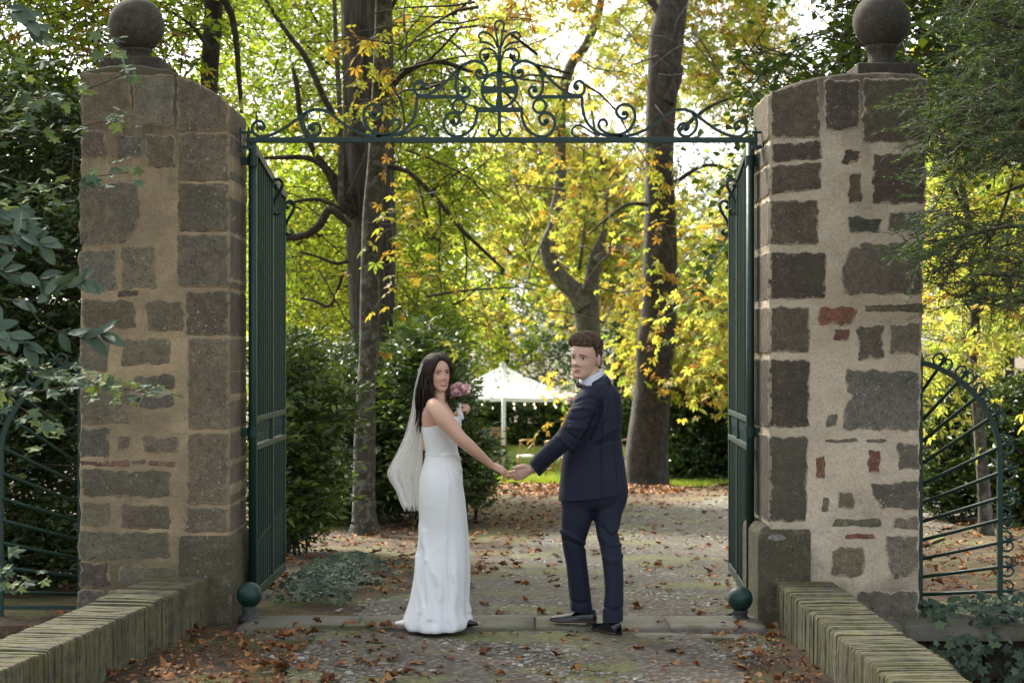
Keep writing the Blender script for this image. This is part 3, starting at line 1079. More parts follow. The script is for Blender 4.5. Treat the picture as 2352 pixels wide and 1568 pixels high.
# ------------------------------------------------------------------ parapets of bricks on edge
def parapet(label, inner, outer, ztop, seed, colr):
    t = thing('parapet_wall', label, 'wall')
    t['group'] = 'low bridge parapets'
    r = random.Random(seed)
    (ax, ay), (bx, by) = inner
    d = Vector((bx - ax, by - ay, 0)); L = d.length; d.normalize()
    side = outer
    nrm = Vector((-d.y, d.x, 0))
    if nrm.x * side < 0:
        nrm = -nrm
    W = .36
    mb = MB()
    c = Vector((ax, ay, 0)) + d * (L / 2) + nrm * (W / 2)
    rot = Matrix.Rotation(math.atan2(d.y, d.x), 3, 'Z')
    mb.box((c.x, c.y, (ztop - .025 - .9) / 2), (L, W - .03, ztop - .025 + .9), rot)
    mb.build('mortar_core', M['edge_mortar'], t)
    s = .002
    drift = 0
    while s < L - .03:
        th = r.choice([.018, .022, .026, .03, .036, .02]) * r.uniform(.85, 1.15)
        big = r.random() < .12
        if big:
            th *= 2.4
        drift = drift * .9 + r.uniform(-.003, .003)
        zt = ztop + drift + (r.uniform(-.012, .002) if r.random() < .25 else r.uniform(-.002, .002))
        io = drift * .7 + r.uniform(-.004, .003); oo = r.uniform(-.012, .006)
        # one brick set on edge, worn round at its upper edges
        x0, x1 = s + .001, s + th - .001
        prof = [(0 - io, -.02), (0 - io + r.uniform(-.004, .004), zt * .55), (-io + .001, zt - .016), (.007 - io, zt - .004), (.025, zt - r.uniform(0, .003)), (W * .5, zt + r.uniform(-.006, .004)), (W - .02 + oo, zt), (W - .005 + oo, zt - .01), (W + oo, zt - .03), (W + oo, -.5)]
        v = []
        for k, xx in ((0, x0), (1, x0 + .003), (2, x1 - .003), (3, x1)):
            dd = .0012 if k in (0, 3) else 0
            for (w, z) in prof:
                w2 = w + (dd if w < W / 2 else -dd)
                p = Vector((ax, ay, 0)) + d * xx + nrm * w2
                v.append((p.x, p.y, z - dd * (1 if z > 0 else 0)))
        m = len(prof); f = []
        for k in range(3):
            for i in range(m - 1):
                f.append((k * m + i, k * m + i + 1, (k + 1) * m + i + 1, (k + 1) * m + i))
        f.append(tuple(range(m - 1, -1, -1))); f.append(tuple(3 * m + i for i in range(m)))
        kk = r.uniform(.92, 1.07)
        me = mesh('brick', v, f, M['edge_brick'], False)
        obj('brick', me, t, None, tuple(min(1, q * kk * r.uniform(.94, 1.06)) for q in colr))
        s += th + r.uniform(.0005, .003)
    return t
M['edge_mortar'] = m_plain('crumbling_mortar', (.10, .085, .055), .95, 25, .4, .6, .01)
parapet('low parapet of mossy bricks on edge running out from the ochre pillar', ((-1.85, 10.99), (-2.46, 5.5)), -1, .286, 3, (.145, .13, .082))
parapet('low parapet of mossy bricks on edge running out from the pale pillar', ((1.615, 10.99), (1.63, 5.5)), 1, .255, 4, (.15, .135, .085))

# ------------------------------------------------------------------ ironwork
def bar(name, pts, r, parent, n=4, up=(0, 1, 0), flat=1.0, smooth=False, taper=None):
    k4 = 1.2 if n == 4 else 1.0
    rad = r * k4 if taper is None else [r * k4 * q for q in taper]
    mb = MB(); mb.tube(pts, rad, n, flat, up)
    return mb.build(name, M['paint'], parent, smooth)

YO = 11.28
over = thing('gate_overthrow', 'green wrought iron scrollwork arch with a cross in a ring spanning both pillars', 'ironwork')
def c5(x, y):
    return (580 + x / 3.459) / 1.0884, (20 + y / 3.459) / 1.0884
XM = 1147.0
def o3(x, y, mirror=False, dy=0):
    a, b = c5(x, y)
    if mirror:
        a = 2 * XM - a
    p = D(a, b, YO); p.y += dy
    return p
mb = MB()
p0, p1 = D(566, 322, YO), D(1740, 322, YO)
mb.box((p0 + p1) / 2, (p1.x - p0.x, .032, .034)); mb.build('beam', M['paint'], over, bevel=.003)
SC = [
    [(238, 1030), (250, 1042), (240, 1052), (225, 1040), (232, 1018), (258, 1014), (276, 1034), (268, 1062), (236, 1075)],
]
half = {
    'scroll': [
        [(240, 1032), (252, 1046), (268, 1050), (280, 1026), (262, 990), (225, 980), (187, 1003), (175, 1050), (195, 1090), (240, 1112), (300, 1108), (380, 1082), (470, 1030), (560, 965), (620, 918), (690, 885), (750, 880), (810, 892), (870, 928), (940, 985), (1020, 1040), (1120, 1085), (1200, 1105), (1290, 1112)],
        [(640, 915), (612, 958), (604, 1010), (620, 1060), (660, 1100), (700, 1113), (742, 1095), (765, 1055), (755, 1015), (720, 1000), (685, 1015), (680, 1045), (702, 1056)],
        [(1236, 905), (1215, 905), (1205, 935), (1235, 958), (1280, 940), (1300, 900), (1280, 855), (1230, 835), (1180, 850), (1148, 890), (1140, 950), (1160, 1010), (1200, 1060), (1260, 1090), (1330, 1096), (1390, 1080), (1440, 1045), (1455, 1005), (1437, 972), (1405, 968), (1385, 990), (1384, 1022)],
        [(1250, 1112), (1380, 1105), (1470, 1075), (1540, 1010), (1580, 930), (1595, 850), (1598, 775)],
        [(1440, 1105), (1500, 1085), (1560, 1045), (1610, 1018), (1650, 1020), (1680, 1050), (1682, 1085), (1655, 1112), (1620, 1112)],
        [(1642, 680), (1632, 695), (1648, 702), (1664, 680), (1652, 648), (1618, 632), (1585, 655), (1575, 700), (1595, 745), (1640, 760), (1690, 752), (1750, 720), (1830, 660), (1900, 590), (1970, 520), (2040, 475), (2105, 460), (2160, 480), (2195, 520), (2205, 565), (2182, 600), (2142, 605), (2112, 580), (2114, 548), (2140, 540), (2148, 558)],
        [(1985, 505), (1952, 570), (1936, 640), (1940, 710), (1965, 758), (2010, 778), (2045, 760), (2057, 720), (2037, 688), (2005, 690), (1992, 715), (2008, 728)],
        [(1902, 965), (1895, 985), (1915, 1008), (1950, 1000), (1968, 950), (1938, 912), (1890, 910), (1850, 940), (1832, 990), (1840, 1040), (1875, 1090), (1930, 1114), (1990, 1105), (2050, 1070), (2095, 1010), (2115, 950), (2122, 895)],
        [(2200, 415), (2182, 412), (2178, 432), (2200, 442), (2220, 420), (2212, 392)],
        [(2212, 395), (2205, 440), (2175, 462), (2148, 440), (2143, 400), (2165, 366), (2210, 352), (2255, 368), (2282, 405), (2292, 455)],
        [(2300, 345), (2262, 262), (2215, 222), (2160, 212), (2132, 245), (2150, 268), (2150, 295), (2215, 305), (2275, 352)],
        [(2302, 1050), (2295, 1085), (2268, 1110), (2235, 1105), (2218, 1072), (2232, 1045)],
    ],
}
for mir in (False, True):
    for i, pts in enumerate(half['scroll']):
        q = spline(pts, 5)
        P = [o3(x, y, mir) for x, y in q]
        n = len(P)
        th = [.0105 if i not in (8, 9, 10, 11, 4) else .0075] * n
        sp = bar('scroll', P, 1.0, over, 4, (0, 1, 0), 1.0, False, th)
    # end bosses of the volutes
    for (x, y, r) in ((245, 1035, .014), (700, 1045, .017), (1235, 912, .017), (1645, 682, .015), (2142, 548, .016), (2006, 714, .016), (1910, 978, .017), (2190, 420, .010)):
        mb = MB(); c = o3(x, y, mir)
        mb.lathe([(r * .4, -r), (r, -r * .5), (r, r * .5), (r * .4, r)], c, 10)
        mb.build('boss', M['paint'], over, True)
    a, b = o3(1592, 770, mir), o3(1990, 770, mir)
    bar('shelf_bar', [a, b], .012, over)
    ring = [o3(1965 + 55 * math.cos(t), 850 + 58 * math.sin(t), mir) for t in np.linspace(0, 2 * math.pi, 25)]
    bar('ring', ring, .0095, over)
    zig = [o3(x, y, mir) for x, y in ((1230, 1095), (1190, 1065), (1150, 1035), (1135, 1045), (1115, 1018), (1088, 1015))]
    bar('tendril', zig, .005, over)
a, b = o3(2105, 882), o3(2105, 882, True)
bar('base_plate', [a, b], .017, over)
for mir in (False, True):
    bar('leg_bar', [o3(2122, 890, mir), o3(2122, 905, mir)], .010, over)
XC = 2312
ring = [o3(XC + 152 * math.cos(t), 710 + 152 * math.sin(t)) for t in np.linspace(0, 2 * math.pi, 41)]
bar('ring', ring, .0105, over)
mb = MB()
def flare(pts, dy=.008):
    v = [o3(x, y, False, -dy) for x, y in pts] + [o3(x, y, False, dy) for x, y in pts]
    n = len(pts)
    mb.add(v, [tuple(range(n)), tuple(range(2 * n - 1, n - 1, -1))] + [(i, n + i, n + (i + 1) % n, (i + 1) % n) for i in range(n)])
for s in (-1, 1):
    flare([(XC + s * 18, 688), (XC + s * 145, 672), (XC + s * 145, 748), (XC + s * 18, 732)])
flare([(XC - 14, 700), (XC - 36, 862), (XC + 36, 862), (XC + 14, 700)], .009)
flare([(XC - 34, 560), (XC - 14, 712), (XC + 14, 712), (XC + 34, 560)], .010)
mb.build('cross', M['paint'], over)
bar('column', [o3(XC, 560), o3(XC, 430), o3(XC, 330)], 1, over, 8, (0, 1, 0), 1, True, [.016, .014, .011])
plume = spline([(XC - 10, 340), (XC - 24, 240), (XC - 40, 150), (XC - 20, 118), (XC, 112), (XC + 20, 118), (XC + 40, 150), (XC + 24, 240), (XC + 10, 340)], 5)
bar('plume', [o3(x, y) for x, y in plume], .0075, over)
for k in range(9):
    y = 905 + k * 17
    mb = MB(); c = o3(XC, y); mb.lathe([(.006, -.01), (.011, -.006), (.011, .006), (.006, .01)], c, 8); mb.build('bead', M['paint'], over)
bar('stem', [o3(XC, 890), o3(XC, 1070)], .006, over)
for x in (558, 1748):
    s = -1 if x < CX else 1
    mb = MB(); c = D(x, 320, YO)
    mb.box(c + Vector((s * .012, 0, -.005)), (.014, .05, .15)); mb.box(c + Vector((-s * .022, 0, .043)), (.07, .016, .016)); mb.box(c + Vector((-s * .022, 0, -.05)), (.07, .02, .02))
    mb.build('wall_bracket', M['paint'], over, bevel=.003)
    mb = MB(); mb.lathe([(.012, -.06), (.012, .05), (.007, .055), (.007, .075)], c + Vector((-s * .035, 0, 0)), 10); mb.build('bolt', M['paint'], over)

# gate leaves, folded open towards the park
def gate_leaf(label, hinge, end, sgn):
    t = thing('gate_leaf', label, 'gate'); t['group'] = 'iron gate leaves'
    H = Vector((*hinge, 0)); E = Vector((*end, 0))
    d = (E - H); L = d.length; d.normalize()
    nrm = Vector((d.y, -d.x, 0))
    if nrm.x * sgn > 0:      # towards the opening
        nrm = -nrm
    ang = math.atan2(d.y, d.x)
    rot = Matrix.Rotation(ang, 3, 'Z')
    z0 = .075
    g = lambda s: 0.0
    top = lambda s: 2.965 - .175 * (s / L) ** 1.15 - .03 * math.sin(math.pi * s / L)
    at = lambda s, z, o=0: H + d * s + nrm * o + Vector((0, 0, z))
    mb = MB(); mb.tube([at(0, .02), at(0, 2.99)], .026, 14); mb.build('hinge_post', M['paint'], t, True)
    def stile(s, w=.045, dp=.032):
        zt = top(s); m = MB(); m.box(at(s, (z0 + zt) / 2), (w, dp, zt - z0), rot); m.build('stile', M['paint'], t, bevel=.003)
    for s in (.075, L * .56, L * .985):
        stile(s)
    def rail(za, h=.045, s0=.05, s1=L, dp=.03, name='rail'):
        m = MB(); m.box(at((s0 + s1) / 2, za), (s1 - s0, dp, h), rot); m.build(name, M['paint'], t, bevel=.003)
    rail(z0 + .03, .06); rail(1.225, .036, dp=.036); rail(1.045, .036, dp=.036)
    # swept top rail
    q = [at(s, top(s) + .0) for s in np.linspace(.05, L, 12)]
    mb = MB(); mb.tube(q, .03, 4, 1.2, (0, 0, 1)); mb.build('top_rail', M['paint'], t)
    nb = 8
    for a, b in ((.075, L * .56), (L * .56, L * .985)):
        k = 8 if a < .1 else 6
        for i in range(1, k):
            s = a + (b - a) * i / k
            zt = top(s)
            m = MB(); m.box(at(s, (1.24 + zt) / 2), (.018, .018, zt - 1.24), rot); m.build('bar', M['paint'], t)
            m = MB(); m.box(at(s, (z0 + 1.03) / 2), (.018, .018, 1.03 - z0), rot); m.build('bar', M['paint'], t)
            # short dog bars with pointed tips between
            s2 = a + (b - a) * (i - .5) / k
            m = MB(); zz = .40 + .12 * s2 / L
            m.tube([at(s2, z0), at(s2, zz), at(s2, zz + .01), at(s2, zz + .05)], [.008, .008, .013, .001], 6); m.build('dog_bar', M['paint'], t)
            # scroll frieze between the two middle rails
            fr = [at(s2 + .034 * math.cos(u) * (1 if u < 3.14 else .8), 1.135 + .068 * math.sin(u) * math.cos(u * .5)) for u in np.linspace(0, 6.28, 16)]
            m = MB(); m.tube(fr, .006, 5); m.build('frieze_scroll', M['paint'], t)
            m = MB(); m.tube([at(s2 - .03, 1.07), at(s2, 1.135), at(s2 + .03, 1.20)], .005, 4); m.build('frieze_scroll', M['paint'], t)
    # kick plate behind the dog bars
    m = MB(); m.box(at(L * .53, z0 + .13, -.012), (L * .9, .004, .2), rot); m.build('kick_plate', M['paint'], t)
    # S brackets on the face towards the drive
    for s, zt in ((L * .57, top(L * .57) + .0), (L, top(L) - .04)):
        pts = [(.035, -.035), (.022, -.05), (.012, -.035), (.02, -.008), (.05, .002), (.075, -.03), (.06, -.08), (.025, -.14), (.008, -.2), (.02, -.235), (.048, -.24), (.06, -.22), (.045, -.205)]
        q = spline(pts, 5)
        m = MB(); m.tube([at(s, zt + b, a) for a, b in q], .007, 4, 2.0); m.build('s_bracket', M['paint'], t)
    for z in (2.875, 1.15):
        m = MB(); m.box(H + Vector((sgn * .05, 0, z)), (.11, .03, .05)); m.build('hinge_strap', M['paint'], t, bevel=.003)
        m = MB(); m.lathe([(.034, -.033), (.034, .033)], H + Vector((0, 0, z)), 14); m.build('hinge_collar', M['paint'], t)
    return t
gate_leaf('green iron gate leaf standing open beside the dark shrubs and ivy', (-1.655, 11.45), (-1.655, 13.03), -1)
gate_leaf('green iron gate leaf standing open with the cobbled drive behind it', (1.520, 11.45), (1.585, 13.03), 1)

# iron guard balls at the foot of each pillar
def guard_ball(label, x, y, Y):
    t = thing('guard_ball', label, 'gate stop'); t['group'] = 'iron guard balls'
    p = D(x, y, Y)
    r = .078
    mb = MB(); mb.lathe([(r * math.sin(a), -r * math.cos(a)) for a in np.linspace(.35, math.pi - .02, 18)], p, 28); mb.build('ball', M['paint'], t, True)
    zb = gzf(p.x, p.y)
    h = p.z - r * .93 - zb
    mb = MB(); mb.lathe([(.072, 0), (.074, h * .2), (.066, h * .36), (.05, h * .45), (.043, h * .7), (.05, h * .88), (.036, h * 1.1)], (p.x, p.y, zb), 24)
    mb.build('pedestal', M['iron_foot'], t, True)
M['iron_foot'] = m_plain('dirty_cast_iron', (.045, .048, .042), .75, 25, .5, .4, .006)
guard_ball('round green iron guard ball at the foot of the ochre pillar', 573, 1365, 11.03)
guard_ball('round green iron guard ball at the foot of the pale pillar', 1700, 1374, 11.03)

# fan-shaped side fences
def fan_fence(label, sgn):
    t = thing('fan_fence', label, 'fence'); t['group'] = 'fan-shaped iron fences'
    Yf = 11.36
    xm = 1153.0
    def q(x, y):
        a = x / 1.992 + 1653.8; b = y / 1.992 + 781
        if sgn < 0:
            a = 2 * xm - a - 8
        return D(a, b, Yf)
    fb = lambda nm, pts, r, **k: bar(nm, pts, r, t, **k)
    fb('wall_post', [q(918, 60), q(918, 1232)], .014)
    arch = spline([(905, 104), (950, 110), (1000, 128), (1090, 180), (1170, 255), (1230, 345), (1265, 430), (1278, 510), (1280, 700), (1280, 1000), (1280, 1300)], 6)
    fb('curved_frame', [q(x, y) for x, y in arch], .019)
    bars = [((920, 240), (1050, 55)), ((922, 370), (1155, 120)), ((922, 465), (1235, 210)), ((922, 565), (1305, 310)), ((920, 660), (1350, 455)), ((922, 745), (1372, 570)), ((922, 830), (1365, 695)),
            ((920, 915), (1362, 800)), ((922, 1000), (1372, 905)), ((922, 1082), (1375, 1025)), ((922, 1163), (1375, 1142))]
    A = np.array(arch)
    for a, b in bars:
        a = np.array(a, float); b = np.array(b, float)
        d = (b - a) / np.linalg.norm(b - a)
        P = [a, b - d * 52, b - d * 50, b]
        fb('spike_bar', [q(*p) for p in P], 1, n=8, taper=[.0115, .0115, .0135, .001], smooth=True)
        # the pair of scrolls on each side of the point, rooted on the frame
        ts = np.linspace(0, 1, 200)
        L = a + (b - a) * ts[:, None]
        k = np.argmin(np.min(np.linalg.norm(L[:, None] - A[None], axis=2), axis=1))
        root = L[k]
        nn = np.array([-d[1], d[0]])
        for s in (-1, 1):
            pts = [root + d * 4 + nn * s * 22, root + d * 18 + nn * s * 42, root + d * 45 + nn * s * 44, root + d * 62 + nn * s * 26, root + d * 54 + nn * s * 9, root + d * 38 + nn * s * 12, root + d * 36 + nn * s * 24]
            fb('scroll', [q(*p) for p in spline(pts, 5)], .0075, flat=.6)
    fb('bottom_rail', [q(920, 1222), q(1278, 1222)], .014)
    return t
fan_fence('green iron fan-shaped fence of spiked rays beside the pale pillar', 1)
fan_fence('dark iron fan-shaped fence of rays behind the leaves beside the ochre pillar', -1)

# ------------------------------------------------------------------ foliage tools
def unit(a):
    return a / np.maximum(np.linalg.norm(a, axis=-1, keepdims=True), 1e-9)

def T_kite(w=.5, fold=.12):
    return np.array([(0, 0, 0), (.42, w / 2, fold), (1, 0, -.05), (.42, -w / 2, fold)]), np.array([(0, 1, 2), (0, 2, 3)])
def T_oval(w=.5, fold=.10):
    v = [(0, 0, 0), (.22, w * .38, fold * .8), (.5, w * .5, fold), (.8, w * .3, fold * .5), (1, 0, -.08), (.8, -w * .3, fold * .5), (.5, -w * .5, fold), (.22, -w * .38, fold * .8), (.5, 0, 0)]
    f = [(8, 0, 1), (8, 1, 2), (8, 2, 3), (8, 3, 4), (8, 4, 5), (8, 5, 6), (8, 6, 7), (8, 7, 0)]
    return np.array(v), np.array(f)
def T_palm(k=5, w=.36, droop=-.12):
    """compound leaf: leaflets spread like a hand"""
    V = []; F = []
    for i in range(k):
        a = (i - (k - 1) / 2) * R(46)
        L = 1 - .18 * abs(i - (k - 1) / 2)
        c, s = math.cos(a), math.sin(a)
        b = len(V)
        for (x, y, z) in ((.05, 0, 0), (.62 * L, w / 2 * L, .04), (L, 0, droop), (.62 * L, -w / 2 * L, .04)):
            V.append((x * c - y * s, x * s + y * c, z))
        F += [(b, b + 1, b + 2), (b, b + 2, b + 3)]
    return np.array(V), np.array(F)
def T_lobed(lobes=5, depth=.45, spread=250):
    """maple or ivy outline, centre at the leaf stalk"""
    pts = []
    for i in range(lobes):
        a = (i / (lobes - 1) - .5) * R(spread)
        L = (1 - .28 * abs(i - (lobes - 1) / 2) / ((lobes - 1) / 2))
        da = R(spread) / (lobes - 1) * .5
        pts += [(a - da * .45, L * .72), (a, L), (a + da * .45, L * .72)]
        if i < lobes - 1:
            pts.append((a + da, L * depth))
    V = [(0.0, 0.0, 0.0)] + [(r * math.cos(a) * .62 + .2, r * math.sin(a) * .62, .05 * math.cos(4 * a)) for a, r in pts]
    F = [(0, i, i + 1) for i in range(1, len(pts))]
    return np.array(V), np.array(F)

KITE, KITE_N, OVAL, PALM, PALM7 = T_kite(.55), T_kite(.16, .02), T_oval(), T_palm(5), T_palm(7, .22)

def leaves(name, C, A, N, L, tpl, tint, mat, parent=None, kind=None, smooth=False):
    V, F = tpl
    A = unit(A); B = unit(np.cross(N, A)); Nn = np.cross(A, B)
    n, k = len(C), len(V)
    P = C[:, None] + L[:, None, None] * (V[None, :, 0:1] * A[:, None] + V[None, :, 1:2] * B[:, None] + V[None, :, 2:3] * Nn[:, None])
    f = (F[None] + (np.arange(n) * k)[:, None, None]).reshape(-1, F.shape[1])
    return obj(name, mesh(name, P.reshape(-1, 3), f, mat, smooth, {'tint': np.repeat(tint, k)}), parent, kind)

def rnd_dirs(n):
    return unit(RNG.normal(size=(n, 3)))

def spray_field(origins, dirs, length, m, droop=.5, jitter=.05):
    """twigs from each origin with m leaf sites; returns sites, directions and twig curves"""
    S_ = len(origins)
    t = np.linspace(.15, 1, m)[None, :, None]
    Ln = length[:, None, None]
    pos = origins[:, None] + dirs[:, None] * Ln * t + np.array([0, 0, -1.0]) * (droop * Ln * t ** 2 * .6)
    tang = unit(dirs[:, None] + np.array([0, 0, -1.0]) * (droop * t * 1.2))
    side = unit(np.cross(tang, np.array([0, 0, 1.0]) + 0 * tang))
    sg = np.where(np.arange(m) % 2 == 0, 1, -1)[None, :, None]
    a = unit(tang * .55 + side * sg * .8 + RNG.normal(0, .35, (S_, m, 3)))
    pos = pos + RNG.normal(0, jitter, pos.shape)
    return pos.reshape(-1, 3), a.reshape(-1, 3)

def twig_mesh(name, origins, dirs, length, droop, mat, parent, r=.006, seg=3):
    S_ = len(origins)
    ts = np.linspace(-.35, .95, 3)
    rings = []
    d = unit(dirs); s = unit(np.cross(d, RNG.normal(size=d.shape))); u = np.cross(d, s)
    for t in ts:
        tt = max(t, 0)
        c = origins + dirs * (length * t)[:, None] + np.array([0, 0, -1.0]) * (droop * length * tt ** 2 * .6)[:, None]
        rr = r * (1.2 - .9 * max(t, 0))
        ring = [c + s * rr * math.cos(2 * math.pi * k / seg) + u * rr * math.sin(2 * math.pi * k / seg) for k in range(seg)]
        rings.append(np.stack(ring, 1))
    V = np.stack(rings, 1)
    k = 3 * seg
    F = []
    for i in range(2):
        for j in range(seg):
            F.append((i * seg + j, i * seg + (j + 1) % seg, (i + 1) * seg + (j + 1) % seg, (i + 1) * seg + j))
    F = np.array(F)
    f = (F[None] + (np.arange(S_) * k)[:, None, None]).reshape(-1, 4)
    return obj(name, mesh(name, V.reshape(-1, 3), f, mat), parent, 'stuff')

def region(x0, y0, x1, y1, Y0, Y1, n, thr=-.2, freq=.8, off=(0, 0, 0)):
    """points spread through a volume that shows between photo lines x0..x1, y0..y1; noise leaves gaps"""
    m = int(n * 4)
    x = RNG.uniform(x0, x1, m); y = RNG.uniform(y0, y1, m)
    # rounded outline of the mass
    Y = RNG.uniform(Y0, Y1, m)
    P = np.stack([(x - CX) * Y / FD, Y, CAMZ - (y - HY) * Y / FD], -1)
    nz = vnoise(P + np.array(off), freq) + .5 * vnoise(P + np.array(off), freq * 2.7)
    ex = np.minimum((x - x0) / (x1 - x0), (x1 - x) / (x1 - x0)) * 6
    ey = np.minimum((y - y0) / (y1 - y0), (y1 - y) / (y1 - y0)) * 6
    edge = np.minimum(1, np.minimum(ex, ey))
    keep = (nz > thr + (1 - edge) * .9) & (P[:, 2] > gz(P[:, 0], P[:, 1]) + .15)
    return P[keep][:n]

def crown(parent, name, P, mat, style, twigs=True, size=1.0, tmean=.5, tsd=.25, kind='stuff'):
    S_ = len(P)
    if style == 'chestnut':
        d = unit(np.stack([RNG.normal(0, 1, S_), RNG.normal(0, 1, S_), RNG.normal(-.15, .3, S_)], -1))
        Ln = RNG.uniform(.35, .8, S_); m = 5; droop = .7
        C, A = spray_field(P, d, Ln, m, droop, .05)
        A = unit(A + np.array([0, 0, -.35]))
        N = unit(np.array([0, 0, 1.0]) + RNG.normal(0, .45, C.shape))
        L = RNG.uniform(.13, .24, len(C)) * size
        tpl = PALM
    elif style == 'small':
        d = unit(np.stack([RNG.normal(0, 1, S_), RNG.normal(0, 1, S_), RNG.normal(-.2, .35, S_)], -1))
        Ln = RNG.uniform(.35, .85, S_); m = 12; droop = .8
        C, A = spray_field(P, d, Ln, m, droop, .03)
        N = unit(np.array([0, 0, 1.0]) + RNG.normal(0, .5, C.shape))
        L = RNG.uniform(.05, .10, len(C)) * size
        tpl = T_kite(.75, .08)
    elif style == 'laurel':
        d = rnd_dirs(S_); d[:, 2] = np.abs(d[:, 2]) * .6; d = unit(d)
        Ln = RNG.uniform(.12, .42, S_); m = 8; droop = .15
        C, A = spray_field(P, d, Ln, m, droop, .02)
        N = unit(np.array([0, -.2, 1.0]) + RNG.normal(0, .55, C.shape))
        L = RNG.uniform(.05, .095, len(C)) * size
        tpl = T_kite(.42, .10)
    elif style == 'feather':
        d = unit(np.stack([RNG.normal(-.6, .6, S_), RNG.normal(0, .5, S_), RNG.normal(-.05, .4, S_)], -1))
        Ln = RNG.uniform(.10, .24, S_); m = 28; droop = .3
        C, A = spray_field(P, d, Ln, m, droop, .006)
        A = unit(A + np.repeat(d, m, 0) * .9)
        N = rnd_dirs(len(C))
        L = RNG.uniform(.018, .042, len(C)) * size
        tpl = KITE_N
    tint = np.clip(np.repeat(RNG.normal(tmean, tsd, S_), m) + RNG.normal(0, .12, len(C)), 0, 1)
    o = leaves(name, C, A, N, L, tpl, tint, mat, parent, kind)
    if twigs:
        if style == 'laurel':
            P, d, Ln = P[::3], d[::3], Ln[::3]
        twig_mesh('twigs', P, d, Ln, droop, M['twig'], parent, .006 if style != 'feather' else .003)
    return o

M['leaf_yellow'] = m_leaf('autumn_chestnut_leaf', [(0, (.30, .13, .04)), (.2, (.52, .32, .07)), (.38, (.58, .49, .12)), (.68, (.46, .49, .12)), (1, (.22, .31, .07))], .62, .5, .3, (1, 1, .55))
M['leaf_turning'] = m_leaf('turning_chestnut_leaf', [(0, (.28, .13, .04)), (.25, (.42, .28, .06)), (.55, (.46, .44, .09)), (1, (.22, .30, .06))], .58, .5, .3, (1, 1, .5))
M['leaf_lime'] = m_leaf('fresh_green_leaf', [(0, (.14, .22, .03)), (.5, (.36, .50, .07)), (.85, (.54, .62, .11)), (1, (.62, .56, .12))], .68, .5, .3, (1, 1, .5))
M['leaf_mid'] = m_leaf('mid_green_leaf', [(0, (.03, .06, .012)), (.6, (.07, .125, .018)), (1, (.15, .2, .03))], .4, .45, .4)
M['leaf_far'] = m_leaf('haze_tinted_leaf', [(0, (.06, .105, .07)), (.6, (.12, .18, .11)), (1, (.2, .26, .12))], .4, .6, .2, (1, 1, .8))  # pale bluish tint puts distance haze into the leaf colour
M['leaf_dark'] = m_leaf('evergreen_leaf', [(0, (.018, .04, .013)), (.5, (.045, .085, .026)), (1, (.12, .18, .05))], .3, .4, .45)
M['leaf_bright'] = m_leaf('bright_shrub_leaf', [(0, (.06, .11, .02)), (.5, (.14, .22, .03)), (1, (.28, .36, .06))], .5, .45, .35)
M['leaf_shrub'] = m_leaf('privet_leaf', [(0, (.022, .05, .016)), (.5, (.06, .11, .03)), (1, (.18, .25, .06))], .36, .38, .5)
M['leaf_maple'] = m_leaf('maple_leaf', [(0, (.06, .10, .06)), (.6, (.115, .17, .11)), (1, (.20, .26, .09))], .3, .6, .12, (1, 1, .5))
M['leaf_laurel'] = m_leaf('laurel_leaf', [(0, (.05, .085, .06)), (1, (.10, .145, .10))], .1, .5, .22)
M['leaf_cypress'] = m_leaf('cypress_needle', [(0, (.03, .055, .03)), (.6, (.065, .105, .055)), (1, (.11, .16, .075))], .38, .6, .3)
M['leaf_ivy'] = m_leaf('ivy_leaf', [(0, (.018, .04, .024)), (.7, (.05, .085, .05)), (1, (.11, .15, .07))], .08, .45, .35)

def pathD(pts, Y, k=5, dY=0):
    """photo points (x, y, width) at distance Y -> curve and radii"""
    q = spline(np.array(pts, float), k)
    P = []; Rr = []
    for i, row in enumerate(q):
        x, y, w = row[:3]
        yy = Y + dY * i / max(1, len(q) - 1) + (row[3] if len(row) > 3 else 0)
        P.append(D(x, y, yy)); Rr.append(max(.004, w * yy / FD / 2))
    return P, Rr

def trunk(name, pts, Y, mat, parent, n=18, rough=.06, freq=3.0, dY=0, furrow=0):
    P, Rr = pathD(pts, Y, 6, dY)
    v, f = tube(P, Rr, n)
    v = np.array([tuple(p) for p in v])
    cen = np.repeat(np.array([tuple(p) for p in P]), n, 0)
    out = v - cen
    nz = vnoise(v * np.array([1, 1, .45]), freq)
    if furrow:
        ang = np.arctan2(out[:, 1], out[:, 0])
        nz = nz + furrow * np.sin(ang * 9 + vnoise(v, 1.2) * 2.5)
    v = cen + out * (1 + rough * nz)[:, None]
    return obj(name, mesh(name, v, f, mat), parent)

def limb_set(parent, limbs, Y, mat, name='limb'):
    for lb in limbs:
        trunk(name, lb[0], Y + lb[1], mat, parent, 9, .05, 4.0, lb[2] if len(lb) > 2 else 0)

def twiggery(parent, n, x0, y0, x1, y1, Y0, Y1, mat, seed=0):
    """thin bare branchlets crossing the crown, joined: too fine to pick apart"""
    r = random.Random(seed); mb = MB()
    for _ in range(n):
        x, y, Y = r.uniform(x0, x1), r.uniform(y0, y1), r.uniform(Y0, Y1)
        a = D(x, y, Y)
        d = Vector((r.gauss(0, 1), r.gauss(0, .5), r.gauss(-.1, .7))).normalized()
        L = r.uniform(.8, 2.2)
        pts = [a]; dd = d.copy()
        for k in range(5):
            dd = (dd + Vector((r.gauss(0, .2), r.gauss(0, .2), r.gauss(-.1, .2)))).normalized()
            pts.append(pts[-1] + dd * L / 5)
        r0 = r.uniform(.008, .02)
        mb.tube(pts, [r0 * (1 - .15 * k) for k in range(6)], 4)
    return mb.build('branchlets', mat, parent, True, 'stuff')

